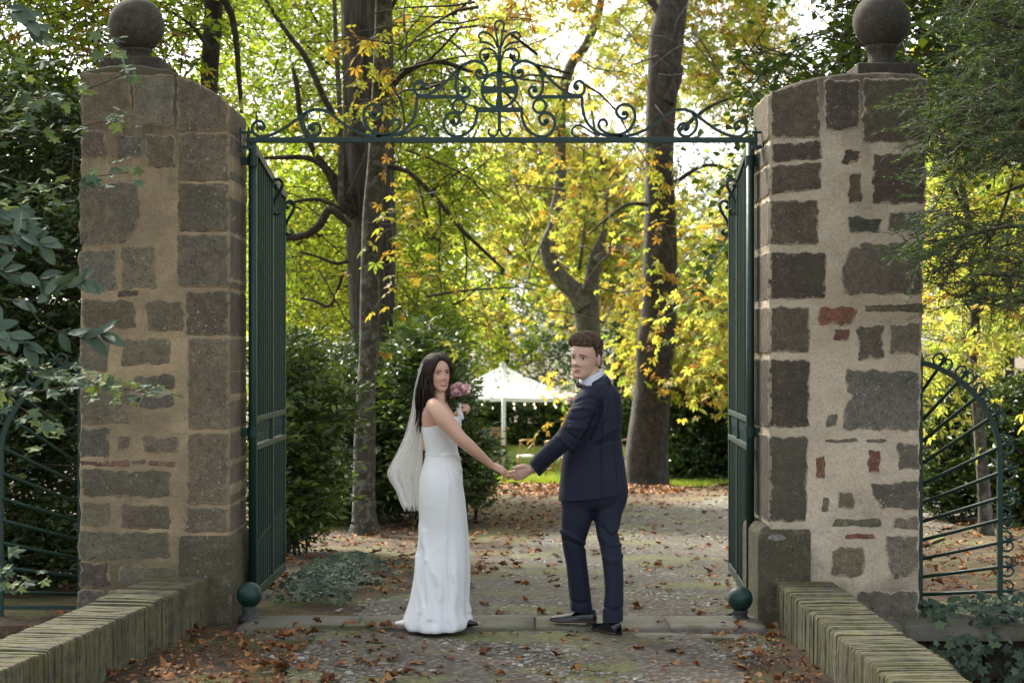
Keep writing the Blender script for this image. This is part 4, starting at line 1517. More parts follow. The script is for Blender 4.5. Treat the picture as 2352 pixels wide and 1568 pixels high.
# ------------------------------------------------------------------ trees
t1 = thing('furrowed_tree', 'big tree with deeply furrowed bark just behind the slim lichened trunk', 'tree'); t1['group'] = 'park trees'
trunk('trunk', [(836, -420, 118), (842, 0, 118), (846, 250, 112), (850, 500, 112), (856, 740, 104), (858, 960, 116), (858, 1190, 150)], 26.5, M['bark_furrow'], t1, 40, .035, 5, 0, 1.1)
limb_set(t1, [
    ([(812, 490, 26), (790, 440, 22), (740, 375, 18), (712, 330, 14), (690, 270, 13), (682, 200, 12), (672, 155, 8)], -.3),
    ([(800, 470, 22), (777, 300, 18), (740, 215, 16), (700, 130, 14), (655, 70, 11), (610, 0, 10), (560, -90, 8)], -.5),
    ([(800, 480, 20), (778, 458, 16), (748, 392, 14), (709, 364, 13), (650, 362, 11), (600, 364, 7)], -.6),
    ([(812, 500, 14), (780, 480, 11), (727, 458, 9), (667, 466, 6)], -.4),
    ([(806, 520, 12), (759, 482, 20), (735, 515, 20), (706, 538, 18), (657, 546, 16), (600, 545, 12)], -1.0),
    ([(800, 600, 10), (770, 605, 8), (730, 590, 6), (690, 580, 4)], -.4),
    ([(870, 380, 14), (938, 396, 12), (1008, 464, 11), (1061, 528, 10), (1110, 575, 8), (1160, 622, 5)], -1.2),
    ([(1008, 464, 6), (1012, 520, 5), (1008, 600, 4), (1015, 680, 3)], -1.2), ([(1061, 528, 5), (1072, 590, 4), (1066, 680, 3)], -1.2), ([(960, 420, 6), (975, 480, 5), (1000, 550, 4)], -1.2),
    ([(790, 620, 9), (760, 700, 8), (720, 690, 7), (690, 685, 5)], -1.5),
    ], 26.5, M['bark_dark'])
trunk('limb', [(783, 470, 14), (780, 250, 12), (770, 60, 11), (764, -150, 10)], 25.8, M['bark_smooth'], t1, 10)
crown(t1, 'crown', region(380, -220, 1130, 720, 26.8, 33, 3900, -.12, .8), M['leaf_lime'], 'small', True, 1.1, .62, .22)
crown(t1, 'low_crown', region(560, 300, 1210, 820, 28, 34, 1500, -.05, .9, (5, 0, 0)), M['leaf_lime'], 'small', True, 1.0, .7, .2)
twiggery(t1, 60, 560, -50, 1150, 700, 25, 30, M['twig'], 1)

t2 = thing('slim_tree', 'slim straight tree with lichen-spotted grey trunk left of the bride', 'tree'); t2['group'] = 'park trees'
g2 = 20.0
trunk('trunk', [(886, -420, 36), (882, -60, 37), (877, 200, 44), (868, 360, 45), (853, 506, 42), (850, 682, 46), (848, 788, 44), (842, 880, 42), (838, 1000, 50), (836, 1150, 53), (838, 1195, 60), (838, 1232, 82)], g2, M['bark_smooth'], t2, 20, .045, 4)
limb_set(t2, [([(882, 245, 20), (905, 195, 15), (931, 167, 14), (979, 144, 13), (1024, 145, 11), (1091, 168, 8), (1140, 175, 5), (1260, 190, 4)], 0), ([(979, 144, 8), (1015, 110, 6), (1060, 60, 5)], 0),
              ([(880, 60, 12), (930, -40, 10), (1000, -120, 7)], .2)], g2, M['bark_dark'])
crown(t2, 'crown', np.concatenate([region(905, -250, 1420, 130, 18, 22, 210, .25, 1.0), region(800, 20, 900, 330, 19.0, 19.6, 20, .0, 1.2), region(890, 380, 985, 760, 19, 20.5, 22, -.1, 1.5)]), M['leaf_turning'], 'chestnut', True, .62, .52, .24)
twiggery(t2, 26, 880, -60, 1350, 200, 18, 21, M['twig'], 2)

t3 = thing('chestnut_tree', 'huge dark-barked chestnut tree behind the groom with yellow leaves', 'tree'); t3['group'] = 'park trees'
g3 = 36.5
trunk('trunk', [(1562, -430, 54), (1551, -60, 64), (1540, 40, 74), (1530, 98, 80), (1519, 231, 70), (1514, 364, 66), (1517, 506, 74), (1515, 682, 79), (1505, 788, 84), (1501, 879, 84), (1494, 940, 90), (1487, 1030, 98), (1486, 1100, 104), (1486, 1132, 126)], g3, M['bark_dark'], t3, 30, .05, 2.2, 0, .25)
limb_set(t3, [([(1532, 235, 36), (1548, 195, 30), (1558, 165, 24), (1563, 150, 14)], -.2), ([(1490, 470, 10), (1440, 470, 8), (1390, 505, 6), (1350, 540, 4)], -.6), ([(1560, 300, 12), (1640, 240, 8), (1740, 210, 5)], -.5),
              ([(1550, 420, 12), (1620, 380, 9), (1690, 400, 6), (1730, 480, 4)], -.6), ([(1520, 40, 20), (1450, -60, 14), (1380, -130, 9)], 0)], g3, M['bark_dark'])
crown(t3, 'crown', region(1190, -260, 1860, 330, 37.2, 43, 1500, .18, .55), M['leaf_yellow'], 'chestnut', True, .86, .58, .27)
crown(t3, 'low_crown', np.concatenate([region(1425, 330, 1780, 900, 37.4, 43, 1150, .08, .65, (3, 1, 0)), region(1060, 300, 1450, 800, 45, 50, 1150, .04, .6, (8, 1, 0)), region(1150, 250, 1420, 560, 40, 42.3, 90, .2, .8, (4, 1, 0)), region(1560, 300, 1760, 960, 33, 37, 240, .1, .9), region(1262, 840, 1370, 1000, 30, 33, 16, -.2, 1.2)]), M['leaf_yellow'], 'chestnut', True, .84, .56, .27)
twiggery(t3, 60, 1150, 0, 1750, 800, 30, 37, M['twig'], 3)
# sprigs growing out of the trunk
crown(t3, 'sprigs', region(1450, 320, 1570, 900, 35.5, 36.1, 46, -.4, 1.0), M['leaf_turning'], 'chestnut', False, .85, .5, .3)

t4 = thing('forked_tree', 'mossy forked tree rising behind the head of the groom', 'tree'); t4['group'] = 'park trees'
g4 = 43.0
trunk('trunk', [(1340, 664, 72), (1346, 700, 60), (1350, 740, 55), (1355, 790, 52), (1357, 900, 54), (1358, 1000, 58), (1360, 1110, 80)], g4, M['bark_moss'], t4, 20, .06, 2)
limb_set(t4, [([(1342, 705, 46), (1318, 668, 42), (1285, 635, 40), (1262, 594, 36), (1258, 559, 34), (1272, 525, 32), (1278, 482, 31), (1286, 436, 28), (1287, 340, 27), (1290, 230, 25), (1312, 150, 24), (1345, 105, 22), (1375, 30, 20), (1390, -80, 14)], -.2),
              ([(1348, 705, 44), (1360, 640, 34), (1367, 594, 31), (1382, 549, 20), (1391, 506, 12), (1390, 436, 10), (1382, 366, 9), (1370, 320, 8), (1350, 200, 6)], 0),
              ([(1368, 600, 24), (1384, 588, 23), (1403, 574, 22), (1436, 569, 18)], -.2), ([(1330, 620, 8), (1342, 520, 7), (1332, 440, 6), (1320, 400, 4)], 0)], g4, M['bark_moss'])
crown(t4, 'crown', region(1080, -100, 1560, 640, 43.5, 49, 1400, .14, .5, (2, 9, 0)), M['leaf_yellow'], 'chestnut', True, .9, .64, .25)
twiggery(t4, 30, 1150, 100, 1500, 600, 41, 44, M['twig'], 4)

t5 = thing('dark_trunk_tree', 'dark upright tree rising behind the ball of the ochre pillar', 'tree'); t5['group'] = 'park trees'
trunk('trunk', [(492, -400, 36), (491, -50, 40), (489, 60, 41), (481, 180, 40), (478, 400, 42), (476, 900, 46), (474, 1260, 62)], 17.5, M['bark_dark'], t5, 18, .05, 4)
limb_set(t5, [([(500, -20, 20), (528, 25, 16), (542, 90, 14), (548, 170, 12), (556, 260, 8)], -.2), ([(485, 120, 12), (440, 60, 9), (380, 20, 7), (300, -20, 5)], -.3), ([(480, 300, 10), (420, 230, 8), (350, 180, 5)], -.2)], 17.5, M['bark_dark'])
crown(t5, 'crown', np.concatenate([region(-150, -350, 480, 330, 15.5, 20, 800, -.05, 1.1), region(380, -200, 640, 200, 17.8, 20, 110, .2, 1.1)]), M['leaf_lime'], 'small', True, .95, .3, .25)
crown(t5, 'orange_sprays', region(60, -100, 470, 300, 15, 18, 60, .1, 1.1), M['leaf_turning'], 'chestnut', False, .45, .2, .15)

t6 = thing('young_tree', 'young thin-trunked yellow tree behind the fan fence', 'tree'); t6['group'] = 'park trees'
trunk('trunk', [(2180, 240, 12), (2200, 380, 16), (2225, 520, 18), (2238, 650, 22), (2240, 850, 24), (2250, 1000, 26), (2262, 1150, 30), (2266, 1235, 40)], 19.5, M['bark_smooth'], t6, 14, .05, 4)
limb_set(t6, [([(2232, 600, 10), (2290, 520, 8), (2330, 400, 6)], 0), ([(2215, 480, 10), (2170, 400, 14), (2145, 380, 12), (2140, 300, 9)], 0)], 19.5, M['bark_dark'])
crown(t6, 'crown', region(2040, 60, 2640, 960, 18, 27, 1200, -.3, .8), M['leaf_yellow'], 'chestnut', True, .72, .68, .2)
crown(t6, 'back_crown', region(1960, -400, 2640, 760, 22, 28, 900, -.2, .8), M['leaf_lime'], 'small', True, 1.4, .8, .15)

t8 = thing('maple_tree', 'dark green leafy tree overhanging the ball of the pale pillar', 'tree'); t8['group'] = 'park trees'
trunk('trunk', [(2420, -400, 40), (2410, 200, 46), (2400, 800, 52), (2395, 1330, 70)], 15.5, M['bark_dark'], t8, 16, .05, 4)
limb_set(t8, [([(2412, 120, 20), (2300, 40, 15), (2180, 20, 12), (2060, 60, 9), (1940, 130, 6), (1830, 230, 4)], -.2), ([(2405, 330, 16), (2330, 320, 11), (2250, 350, 8), (2170, 420, 5)], -.2)], 15.5, M['bark_dark'])
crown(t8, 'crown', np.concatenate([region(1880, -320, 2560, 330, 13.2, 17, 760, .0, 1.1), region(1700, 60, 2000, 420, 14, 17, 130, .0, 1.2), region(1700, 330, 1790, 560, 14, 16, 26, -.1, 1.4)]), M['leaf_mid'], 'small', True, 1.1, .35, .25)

# upper crowns added unseen above the picture to shade the drive and the gateway
def overhead(parent, name, x0, x1, y0, y1, lo, hi, n, mat, style, size, t):
    m = n * 2
    P = np.stack([RNG.uniform(x0, x1, m), RNG.uniform(y0, y1, m), RNG.uniform(0, 1, m)], -1)
    P[:, 2] = lo(P[:, 1]) + P[:, 2] * hi
    P = P[vnoise(P, .8) > -.35][:n]
    crown(parent, name, P, mat, style, False, size, t, .25)
fr_top = lambda y: CAMZ + (HY + 60) * y / FD + .75
overhead(t2, 'unseen_shade_crown', -10.5, 6.5, 13.5, 23, fr_top, 3.0, 1150, M['leaf_turning'], 'chestnut', 1.5, .6)
overhead(t1, 'unseen_shade_crown', -11, -4, 20, 31, fr_top, 3.5, 300, M['leaf_lime'], 'small', 2.6, .5)
overhead(t8, 'unseen_shade_crown', 3.5, 9.5, 12.5, 22, fr_top, 3.0, 700, M['leaf_mid'], 'small', 2.4, .5)

# the park wood far behind
def far_tree(label, x, Y, h, w, tint, n, mat, style='small', size=2.0):
    t = thing('park_tree', label, 'tree'); t['group'] = 'far park trees'
    base = D(x, HY, Y); bx = base.x; zb = gzf(bx, Y)
    mb = MB(); mb.tube([(bx, Y, zb - .2), (bx + .1, Y, zb + h * .35), (bx - .1, Y, zb + h * .75)], [.32, .24, .1], 10); mb.build('trunk', M['bark_dark'], t, True)
    q = rnd_dirs(n) * (RNG.random(n) ** .4)[:, None]
    P = q * np.array([w, w * .8, h * .45]) + np.array([bx, Y, zb + h * .56])
    P = P[vnoise(P, .6) > -.35]
    crown(t, 'crown', P, mat, style, False, size, tint, .22)
    return t
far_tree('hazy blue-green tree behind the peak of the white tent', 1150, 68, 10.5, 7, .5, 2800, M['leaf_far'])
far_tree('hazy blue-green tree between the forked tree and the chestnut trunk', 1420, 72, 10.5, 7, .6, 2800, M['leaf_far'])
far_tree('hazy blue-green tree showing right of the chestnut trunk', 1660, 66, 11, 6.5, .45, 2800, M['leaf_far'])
far_tree('green tree filling the background above the dark shrubs', 900, 64, 11, 7, .7, 2900, M['leaf_lime'], 'small', 2.7)
far_tree('green tree in the background beside the ochre pillar', 640, 58, 11, 6.5, .6, 2900, M['leaf_lime'], 'small', 2.7)
far_tree('green tree far behind the branches across the ochre pillar', 250, 48, 11, 6, .5, 1500, M['leaf_lime'], 'small', 2.0)
far_tree('yellow-green tree far behind the pale pillar', 1950, 56, 11, 6, .7, 1500, M['leaf_lime'], 'small', 2.0)
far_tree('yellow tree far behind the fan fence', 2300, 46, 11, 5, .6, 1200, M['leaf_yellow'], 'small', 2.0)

# ------------------------------------------------------------------ shrubs and hedges
def shrub(label, boxes, mat, style='laurel', size=1.0, tmean=.45, group='evergreen shrubs', name='shrub', twigs=True, stems=None):
    t = thing(name, label, 'shrub'); t['group'] = group
    pts = []
    for (x0, y0, x1, y1, Y0, Y1, n) in boxes:
        Yc, Yr = (Y0 + Y1) / 2, (Y1 - Y0) / 2
        a = D(x0, y1, Yc); b = D(x1, y0, Yc)
        c = np.array([(a.x + b.x) / 2, Yc, (a.z + b.z) / 2]); r = np.array([(b.x - a.x) / 2, Yr, (b.z - a.z) / 2])
        q = rnd_dirs(int(n * 1.6))
        q = np.sign(q) * np.abs(q) ** (.75 if name == 'hedge' else .95)
        q = q * (.45 + .65 * RNG.random(len(q)) ** .7)[:, None]
        P = c + q * r
        P = P[(vnoise(P, 2.2) + .5 * vnoise(P, 5) > (-.75 if name == 'hedge' else -.35)) & (P[:, 2] > gz(P[:, 0], P[:, 1]) + .03)][:n]
        pts.append(P)
    P = np.concatenate(pts)
    crown(t, 'foliage', P, mat, style, twigs, size, tmean, .28)
    mb = MB()
    for (x0, y0, x1, y1, Y0, Y1, n) in boxes:
        for k in range(4 if n > 100 else 0):
            b = D(x0 + (x1 - x0) * (.3 + .4 * random.random()), y1, (Y0 + Y1) / 2 + random.uniform(-.3, .3)); b.z = gzf(b.x, b.y)
            e = D(x0 + (x1 - x0) * random.random(), y0 + (y1 - y0) * random.uniform(.05, .5), random.uniform(Y0, Y1))
            mid_ = (b + e) / 2 + Vector((random.gauss(0, .1), random.gauss(0, .1), random.gauss(0, .1)))
            mb.tube([b, mid_, e], [.013, .009, .005], 5)
    mb.build('stems', M['twig'], t, True)
    return t
shrub('dark glossy shrub between the open gate leaf and the slim trunk', [(620, 770, 715, 960, 15.4, 17.6, 340), (620, 880, 745, 1080, 15.2, 17.6, 680), (610, 1030, 740, 1240, 15.6, 17.8, 1100), (760, 860, 830, 1000, 15.6, 17, 40)], M['leaf_shrub'], 'laurel', 1.3, .68)
shrub('tall dark evergreen behind the slim trunk', [(660, 800, 900, 1000, 21.5, 25, 1300), (690, 900, 960, 1225, 20.9, 24, 1900), (880, 800, 1050, 1180, 22, 25, 1800)], M['leaf_dark'], 'laurel', 1.35, .42)
shrub('dense dark shrub behind the veil of the bride', [(985, 840, 1055, 1150, 22, 25, 1000), (1040, 990, 1120, 1175, 21, 23.5, 520), (1040, 890, 1080, 1010, 21.5, 23.5, 90), (900, 760, 1050, 1190, 20.8, 22.5, 1500)], M['leaf_shrub'], 'laurel', 1.35, .6)
shrub('light green bush top behind the bride', [(900, 700, 1060, 880, 25, 29, 700)], M['leaf_bright'], 'laurel', 1.3, .7, 'evergreen shrubs')
shrub('clipped hedge between the chestnut trunk and the open gate leaf', [(1500, 880, 1760, 1128, 39, 41.5, 3400), (1560, 895, 1900, 1125, 39.5, 42, 1500)], M['leaf_dark'], 'laurel', 1.7, .5, 'hedges', 'hedge')
shrub('dark hedge across the lawn under the tent', [(1020, 915, 1330, 1022, 60, 63, 2600), (1250, 910, 1480, 1022, 59.5, 62.5, 2200)], M['leaf_shrub'], 'laurel', 2.3, .55, 'hedges', 'hedge')
shrub('leafy hedge behind the fan fence', [(2090, 860, 2260, 1190, 22, 24.5, 1900), (2230, 880, 2480, 1200, 20.5, 23, 2300)], M['leaf_dark'], 'laurel', 1.35, .55, 'hedges', 'hedge')
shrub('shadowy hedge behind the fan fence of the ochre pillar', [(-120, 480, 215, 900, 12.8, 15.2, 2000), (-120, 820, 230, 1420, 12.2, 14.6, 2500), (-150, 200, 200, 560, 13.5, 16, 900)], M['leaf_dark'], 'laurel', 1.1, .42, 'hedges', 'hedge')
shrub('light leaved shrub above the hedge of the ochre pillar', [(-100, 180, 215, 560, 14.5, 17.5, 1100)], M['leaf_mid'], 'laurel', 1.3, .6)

# ------------------------------------------------------------------ near branches: single leaves are parts
def leaf_meshes(name, tpl, mat, tints):
    V, F = tpl
    return [mesh(name, V, F, mat, False, {'tint': np.full(len(V), t)}) for t in tints]
MAPLE_V = T_lobed(5, .5, 230)
IVY_V = T_lobed(5, .62, 235)
maple_m = leaf_meshes('leaf', MAPLE_V, M['leaf_maple'], (.15, .4, .6, .8, 1.0))
def laurel_tpl():
    v = []; f = []
    nu = 9
    for i in range(nu):
        t = i / (nu - 1)
        w = .23 * math.sin(math.pi * t ** .85) ** .75 if 0 < t < 1 else .005
        z = -.18 * t * t
        v += [(t, w, z + .06 * (w / .23)), (t, w * .5, z + .015), (t, 0, z - .012), (t, -w * .5, z + .015), (t, -w, z + .06 * (w / .23))]
    for i in range(nu - 1):
        for j in range(4):
            f.append((i * 5 + j, (i + 1) * 5 + j, (i + 1) * 5 + j + 1, i * 5 + j + 1))
    return np.array(v), np.array(f)
laurel_m = [mesh('leaf', *laurel_tpl(), M['leaf_laurel'], True, {'tint': np.full(45, t)}) for t in (.1, .5, .9)]
ivy_m = leaf_meshes('leaf', IVY_V, M['leaf_ivy'], (.1, .35, .6, .85))

def place_leaf(meshes, parent, p, a, nrm, s, r=random):
    a = Vector(a).normalized(); nrm = Vector(nrm)
    b = nrm.cross(a)
    if b.length < 1e-4:
        b = a.orthogonal()
    b.normalize(); c = a.cross(b)
    o = bpy.data.objects.new('leaf', r.choice(meshes))
    m = Matrix((a * s, b * s, c * s)).transposed().to_4x4()
    m.translation = Vector(p)
    o.matrix_world = m
    link(o, parent)
    o.matrix_world = m
    return o

maple = thing('field_maple', 'field maple with small lobed leaves reaching across the ochre pillar', 'tree'); maple['group'] = 'near branches'
r = random.Random(21)
trunk('trunk', [(-420, -300, 60), (-400, 500, 70), (-390, 1700, 85)], 8.4, M['bark_smooth'], maple, 14, .05, 5)
MB_LIST = [  # branch points, distance, leaves
    ([(-400, 120), (-60, 215), (70, 226), (170, 215), (284, 172)], 8.0, 38), ([(-400, 250), (-60, 255), (60, 300), (170, 292), (282, 272)], 8.0, 36), ([(-400, 380), (-60, 395), (80, 425), (200, 408), (296, 396)], 7.9, 36),
    ([(-400, 0), (-60, 20), (40, 40), (95, 70)], 7.4, 14), ([(-400, 100), (-40, 100), (60, 150), (250, 100)], 8.3, 22),
    ([(-400, 820), (-60, 885), (80, 898), (200, 880), (300, 895), (358, 908)], 7.8, 48), ([(-400, 900), (-60, 860), (40, 930), (120, 985)], 7.6, 26), ([(-400, 950), (-40, 820), (60, 835), (170, 860), (220, 905)], 8.1, 28),
    ([(-400, 1200), (-60, 1290), (20, 1330), (75, 1350)], 7.5, 20), ([(-400, 480), (-50, 460), (50, 500), (110, 470)], 7.9, 14)]
for pts, Y, n in MB_LIST:
    P, Rr = pathD([(x, y, 9 - 7 * i / (len(pts) - 1)) for i, (x, y) in enumerate(pts)], Y, 6)
    mb = MB(); mb.tube(P, [min(q, .02) * .6 for q in Rr], 6); mb.build('branch', M['twig'], maple, True)
    k0 = int(len(P) * (1 / (len(pts) - 1)) * .8)
    for i in range(n):
        q = P[r.randrange(k0, len(P))] if i > 3 else P[-1]
        q = q + Vector((r.gauss(0, .035), r.gauss(0, .09), r.gauss(0, .028)))
        place_leaf(maple_m, maple, q, (r.gauss(.5, .6), r.gauss(-.3, .6), r.gauss(-.25, .3)), (r.gauss(0, .35), r.gauss(-.35, .3), 1), r.uniform(.055, .10), r)

laurel = thing('laurel_bush', 'laurel with long glossy blue-green leaves in front of the ochre pillar', 'shrub'); laurel['group'] = 'near branches'
trunk('trunk', [(-330, 600, 24), (-320, 1000, 34), (-310, 1700, 40)], 7.4, M['twig'], laurel, 10, .04, 5)
for pts, Y in (([(-320, 760), (-60, 685), (60, 692), (140, 662), (190, 650)], 7.4), ([(60, 692), (100, 745), (180, 772), (230, 768)], 7.35), ([(-320, 620), (-40, 555), (40, 540), (90, 555)], 7.3), ([(-320, 700), (-60, 625), (20, 625), (100, 640)], 7.5), ([(-320, 820), (-60, 760), (20, 770), (60, 790)], 7.2), ([(-300, 500), (-40, 480), (20, 490), (50, 510)], 7.5), ([(-300, 60), (-60, 10), (40, 30), (80, 60)], 6.9)):
    P, Rr = pathD([(x, y, 7 - 5 * i / (len(pts) - 1)) for i, (x, y) in enumerate(pts)], Y, 6)
    mb = MB(); mb.tube(P, [min(q, .012) * .6 for q in Rr], 6); mb.build('branch', M['twig'], laurel, True)
    k0 = int(len(P) * .33)
    for i in range(13):
        j = len(P) - 1 if i < 3 else r.randrange(k0, len(P))
        d = (P[j] - P[max(j - 1, 0)]).normalized() if j else Vector((1, 0, 0))
        sd = 1 if i % 2 else -1
        place_leaf(laurel_m, laurel, P[j], d + Vector((r.gauss(0, .4), r.gauss(-.3, .4), sd * r.uniform(.1, .8))), (r.gauss(0, .35), r.gauss(-.8, .35), r.uniform(.35, 1)), r.uniform(.075, .12), r)

cyp = thing('cypress_tree', 'feathery dark cypress boughs beside the top of the pale pillar', 'tree'); cyp['group'] = 'near branches'
trunk('trunk', [(2620, -400, 60), (2610, 400, 70), (2600, 1500, 84)], 10.2, M['bark_dark'], cyp, 14, .05, 5)
for lb in ([(2610, 420, 26), (2480, 300, 18), (2340, 250, 12), (2220, 280, 7), (2120, 330, 4)], [(2610, 250, 24), (2460, 120, 16), (2330, 60, 10), (2240, 40, 6)], [(2610, 700, 22), (2480, 560, 15), (2350, 520, 10), (2220, 540, 6), (2130, 560, 3)],
           [(2610, 840, 20), (2480, 700, 14), (2360, 640, 9), (2230, 630, 5)], [(2610, 560, 20), (2480, 440, 14), (2380, 420, 10), (2290, 450, 5)]):
    trunk('bough', lb, 10.0, M['bark_dark'], cyp, 8, .05, 5)
crown(cyp, 'foliage', np.concatenate([region(2170, -160, 2700, 270, 9.3, 11.2, 1250, -.45, 1.6), region(2090, 200, 2660, 390, 9.3, 11, 480, -.3, 1.8), region(2110, 480, 2660, 720, 9.3, 11, 520, -.05, 1.8), region(2080, 330, 2250, 620, 9.5, 10.6, 90, .0, 2)]), M['leaf_cypress'], 'feather', True, 1.15, .5, .25)

overhead(maple, 'unseen_shade_crown', -6.2, -1.9, 6.0, 11.6, fr_top, 2.2, 300, M['leaf_mid'], 'small', 2.2, .5)  # unseen crown added to shade the ochre pillar and its fence
overhead(cyp, 'unseen_shade_crown', 2.4, 6.0, 8.0, 12.0, fr_top, 2.2, 200, M['leaf_cypress'], 'small', 2.2, .5)  # unseen crown added to shade the near right side
# ivy on the ground by the gate leaf and hanging over the ledge
def ivy(label, sites, n_single, name='ivy'):
    t = thing(name, label, 'ivy'); t['group'] = 'ivy patches'
    r = random.Random(len(sites))
    sites = sorted(sites, key=lambda q: q[0].y)
    for q, nrm, s in sites[:n_single]:
        place_leaf(ivy_m, t, q, (r.gauss(0, 1), r.gauss(-.6, .6), r.gauss(-.4, .2)), (nrm[0] + r.gauss(0, .3), nrm[1] + r.gauss(0, .3), nrm[2]), s, r)
    rest_ = sites[n_single:]
    if rest_:
        C = np.array([tuple(q[0]) for q in rest_]); N = np.array([q[1] for q in rest_]) + RNG.normal(0, .3, (len(rest_), 3))
        A = np.stack([RNG.normal(0, 1, len(C)), RNG.normal(-.6, .6, len(C)), RNG.normal(-.4, .2, len(C))], -1)
        leaves('leaves', C, A, N, np.array([q[2] for q in rest_]), IVY_V, RNG.random(len(C)), M['leaf_ivy'], t, 'stuff')
    return t
r = random.Random(5)
sites = []
for _ in range(620):
    x, y = r.gauss(-1.3, .17), r.uniform(11.7, 15.0)
    x = max(-1.6, x - .02 * (y - 12))
    if x > -.8 + .05 * (y - 12): continue
    h = max(0, .11 * (1 - abs(x + 1.3) / .55)) * min(1, (y - 11.4) / .8)
    sites.append((Vector((x, y, gzf(x, y) + .02 + h * r.uniform(.6, 1.1))), (0, -.5, 1), r.uniform(.045, .085)))
ivy('green ivy spreading over the earth at the open gate leaf beside the shrubs', sites, 240)
sites = []
for _ in range(620):
    a = r.random()
    x = r.gauss(3.0, .3)
    if a < .45:
        sites.append((Vector((max(2.55, x), r.uniform(10.62, 11.3), .05 + r.uniform(0, .1))), (0, -.5, 1), r.uniform(.05, .09)))
    else:
        z = -r.uniform(0, .75) * (1 if x > 2.7 else .4)
        sites.append((Vector((max(2.5, x), 10.64 - r.uniform(0, .18), z)), (0, -1, .35), r.uniform(.05, .09)))
ivy('dark ivy trailing down from the coping ledge into the ditch', sites, 290)

# ------------------------------------------------------------------ tent, chairs and tables on the lawn
M['canvas'] = m_cloth('white_canvas', (.82, .82, .8), .8, 60, .1, .1, .03)
M['white_metal'] = m_plain('white_pole', (.7, .7, .68), .4)
M['chair_wood'] = m_plain('honey_wood', (.42, .23, .06), .45, 12, .25)
M['seat_pad'] = m_cloth('white_cushion', (.85, .85, .84), .8)
M['plank'] = m_plain('bar_wood', (.40, .22, .09), .6, 8, .3)
M['grey_rattan'] = m_plain('grey_rattan', (.16, .16, .17), .7, 90, .3)
M['bulb'] = m_emit('lit_bulb', (1, .82, .5), 2.5)
tent = thing('marquee_tent', 'white peaked marquee tent with string lights on the lawn', 'tent')
Yt = 50.4
ctr = D(1157, HY, Yt); hd = 2.38
zg = gzf(ctr.x, Yt)
ze, zp = .40, D(1155, 838, Yt).z
corners = [Vector((ctr.x, Yt - hd, ze)), Vector((ctr.x + hd, Yt, ze)), Vector((ctr.x, Yt + hd, ze)), Vector((ctr.x - hd, Yt, ze))]
apex = Vector((ctr.x - .02, Yt, zp))
for k in range(4):
    a, b = corners[k], corners[(k + 1) % 4]
    v = []; f = []; nu, nv = 10, 8
    for i in range(nu + 1):
        t = i / nu
        for j in range(nv + 1):
            s = j / nv
            e = a.lerp(b, s)
            p = e.lerp(apex, t)
            p.z = ze + (zp - ze) * (t ** 1.55) - .10 * math.sin(math.pi * s) * (1 - t) ** 2 * .6
            v.append(p)
    for i in range(nu):
        for j in range(nv):
            q = i * (nv + 1) + j
            f.append((q, q + 1, q + nv + 2, q + nv + 1))
    obj('roof_panel', mesh('roof_panel', v, f, M['canvas']), tent)
    v = []; f = []
    for j in range(nv + 1):
        e = a.lerp(b, j / nv); z = ze - .10 * math.sin(math.pi * j / nv) * .6
        o = (Vector((e.x - ctr.x, e.y - Yt, 0))).normalized() * .01
        v += [(e.x + o.x, e.y + o.y, z + .01), (e.x + o.x, e.y + o.y, z - .09)]
    for j in range(nv):
        f.append((2 * j, 2 * j + 1, 2 * j + 3, 2 * j + 2))
    obj('valance', mesh('valance', v, f, M['canvas']), tent)
    z0 = gzf(a.x, a.y)
    mb = MB(); mb.tube([(a.x, a.y, z0 - .02), (a.x, a.y, ze)], .05, 10); mb.build('pole', M['white_metal'], tent, True)
    mb = MB(); mb.lathe([(.11, 0), (.11, .02), (.05, .03)], (a.x, a.y, z0 + .01), 12); mb.build('foot_plate', M['white_metal'], tent)
mb = MB(); mb.lathe([(.14, -.14), (.10, .0), (.08, .06), (.01, .09)], apex, 12); mb.build('peak_cap', M['canvas'], tent, True)
lights = thing('string_lights', 'strings of small lit bulbs under the eaves of the white tent', 'string lights')
for k in (0, 3, 1):
    a, b = corners[k], corners[(k + 1) % 4]
    pts = []
    for i in range(25):
        s = i / 24
        p = a.lerp(b, s); p = p.lerp(Vector((ctr.x, Yt, p.z)), .03)
        p.z = ze - .16 - .10 * abs(math.sin(s * math.pi * 4))
        pts.append(p)
    mb = MB(); mb.tube(pts, .006, 4); mb.build('wire', M['twig'], lights)
    for i in range(0, 25, 3):
        mb = MB(); mb.lathe([(.005, -.04), (.018, -.025), (.019, -.01), (.009, .012)], pts[i] + Vector((0, 0, -.02)), 8); mb.build('bulb', M['bulb'], lights, True)

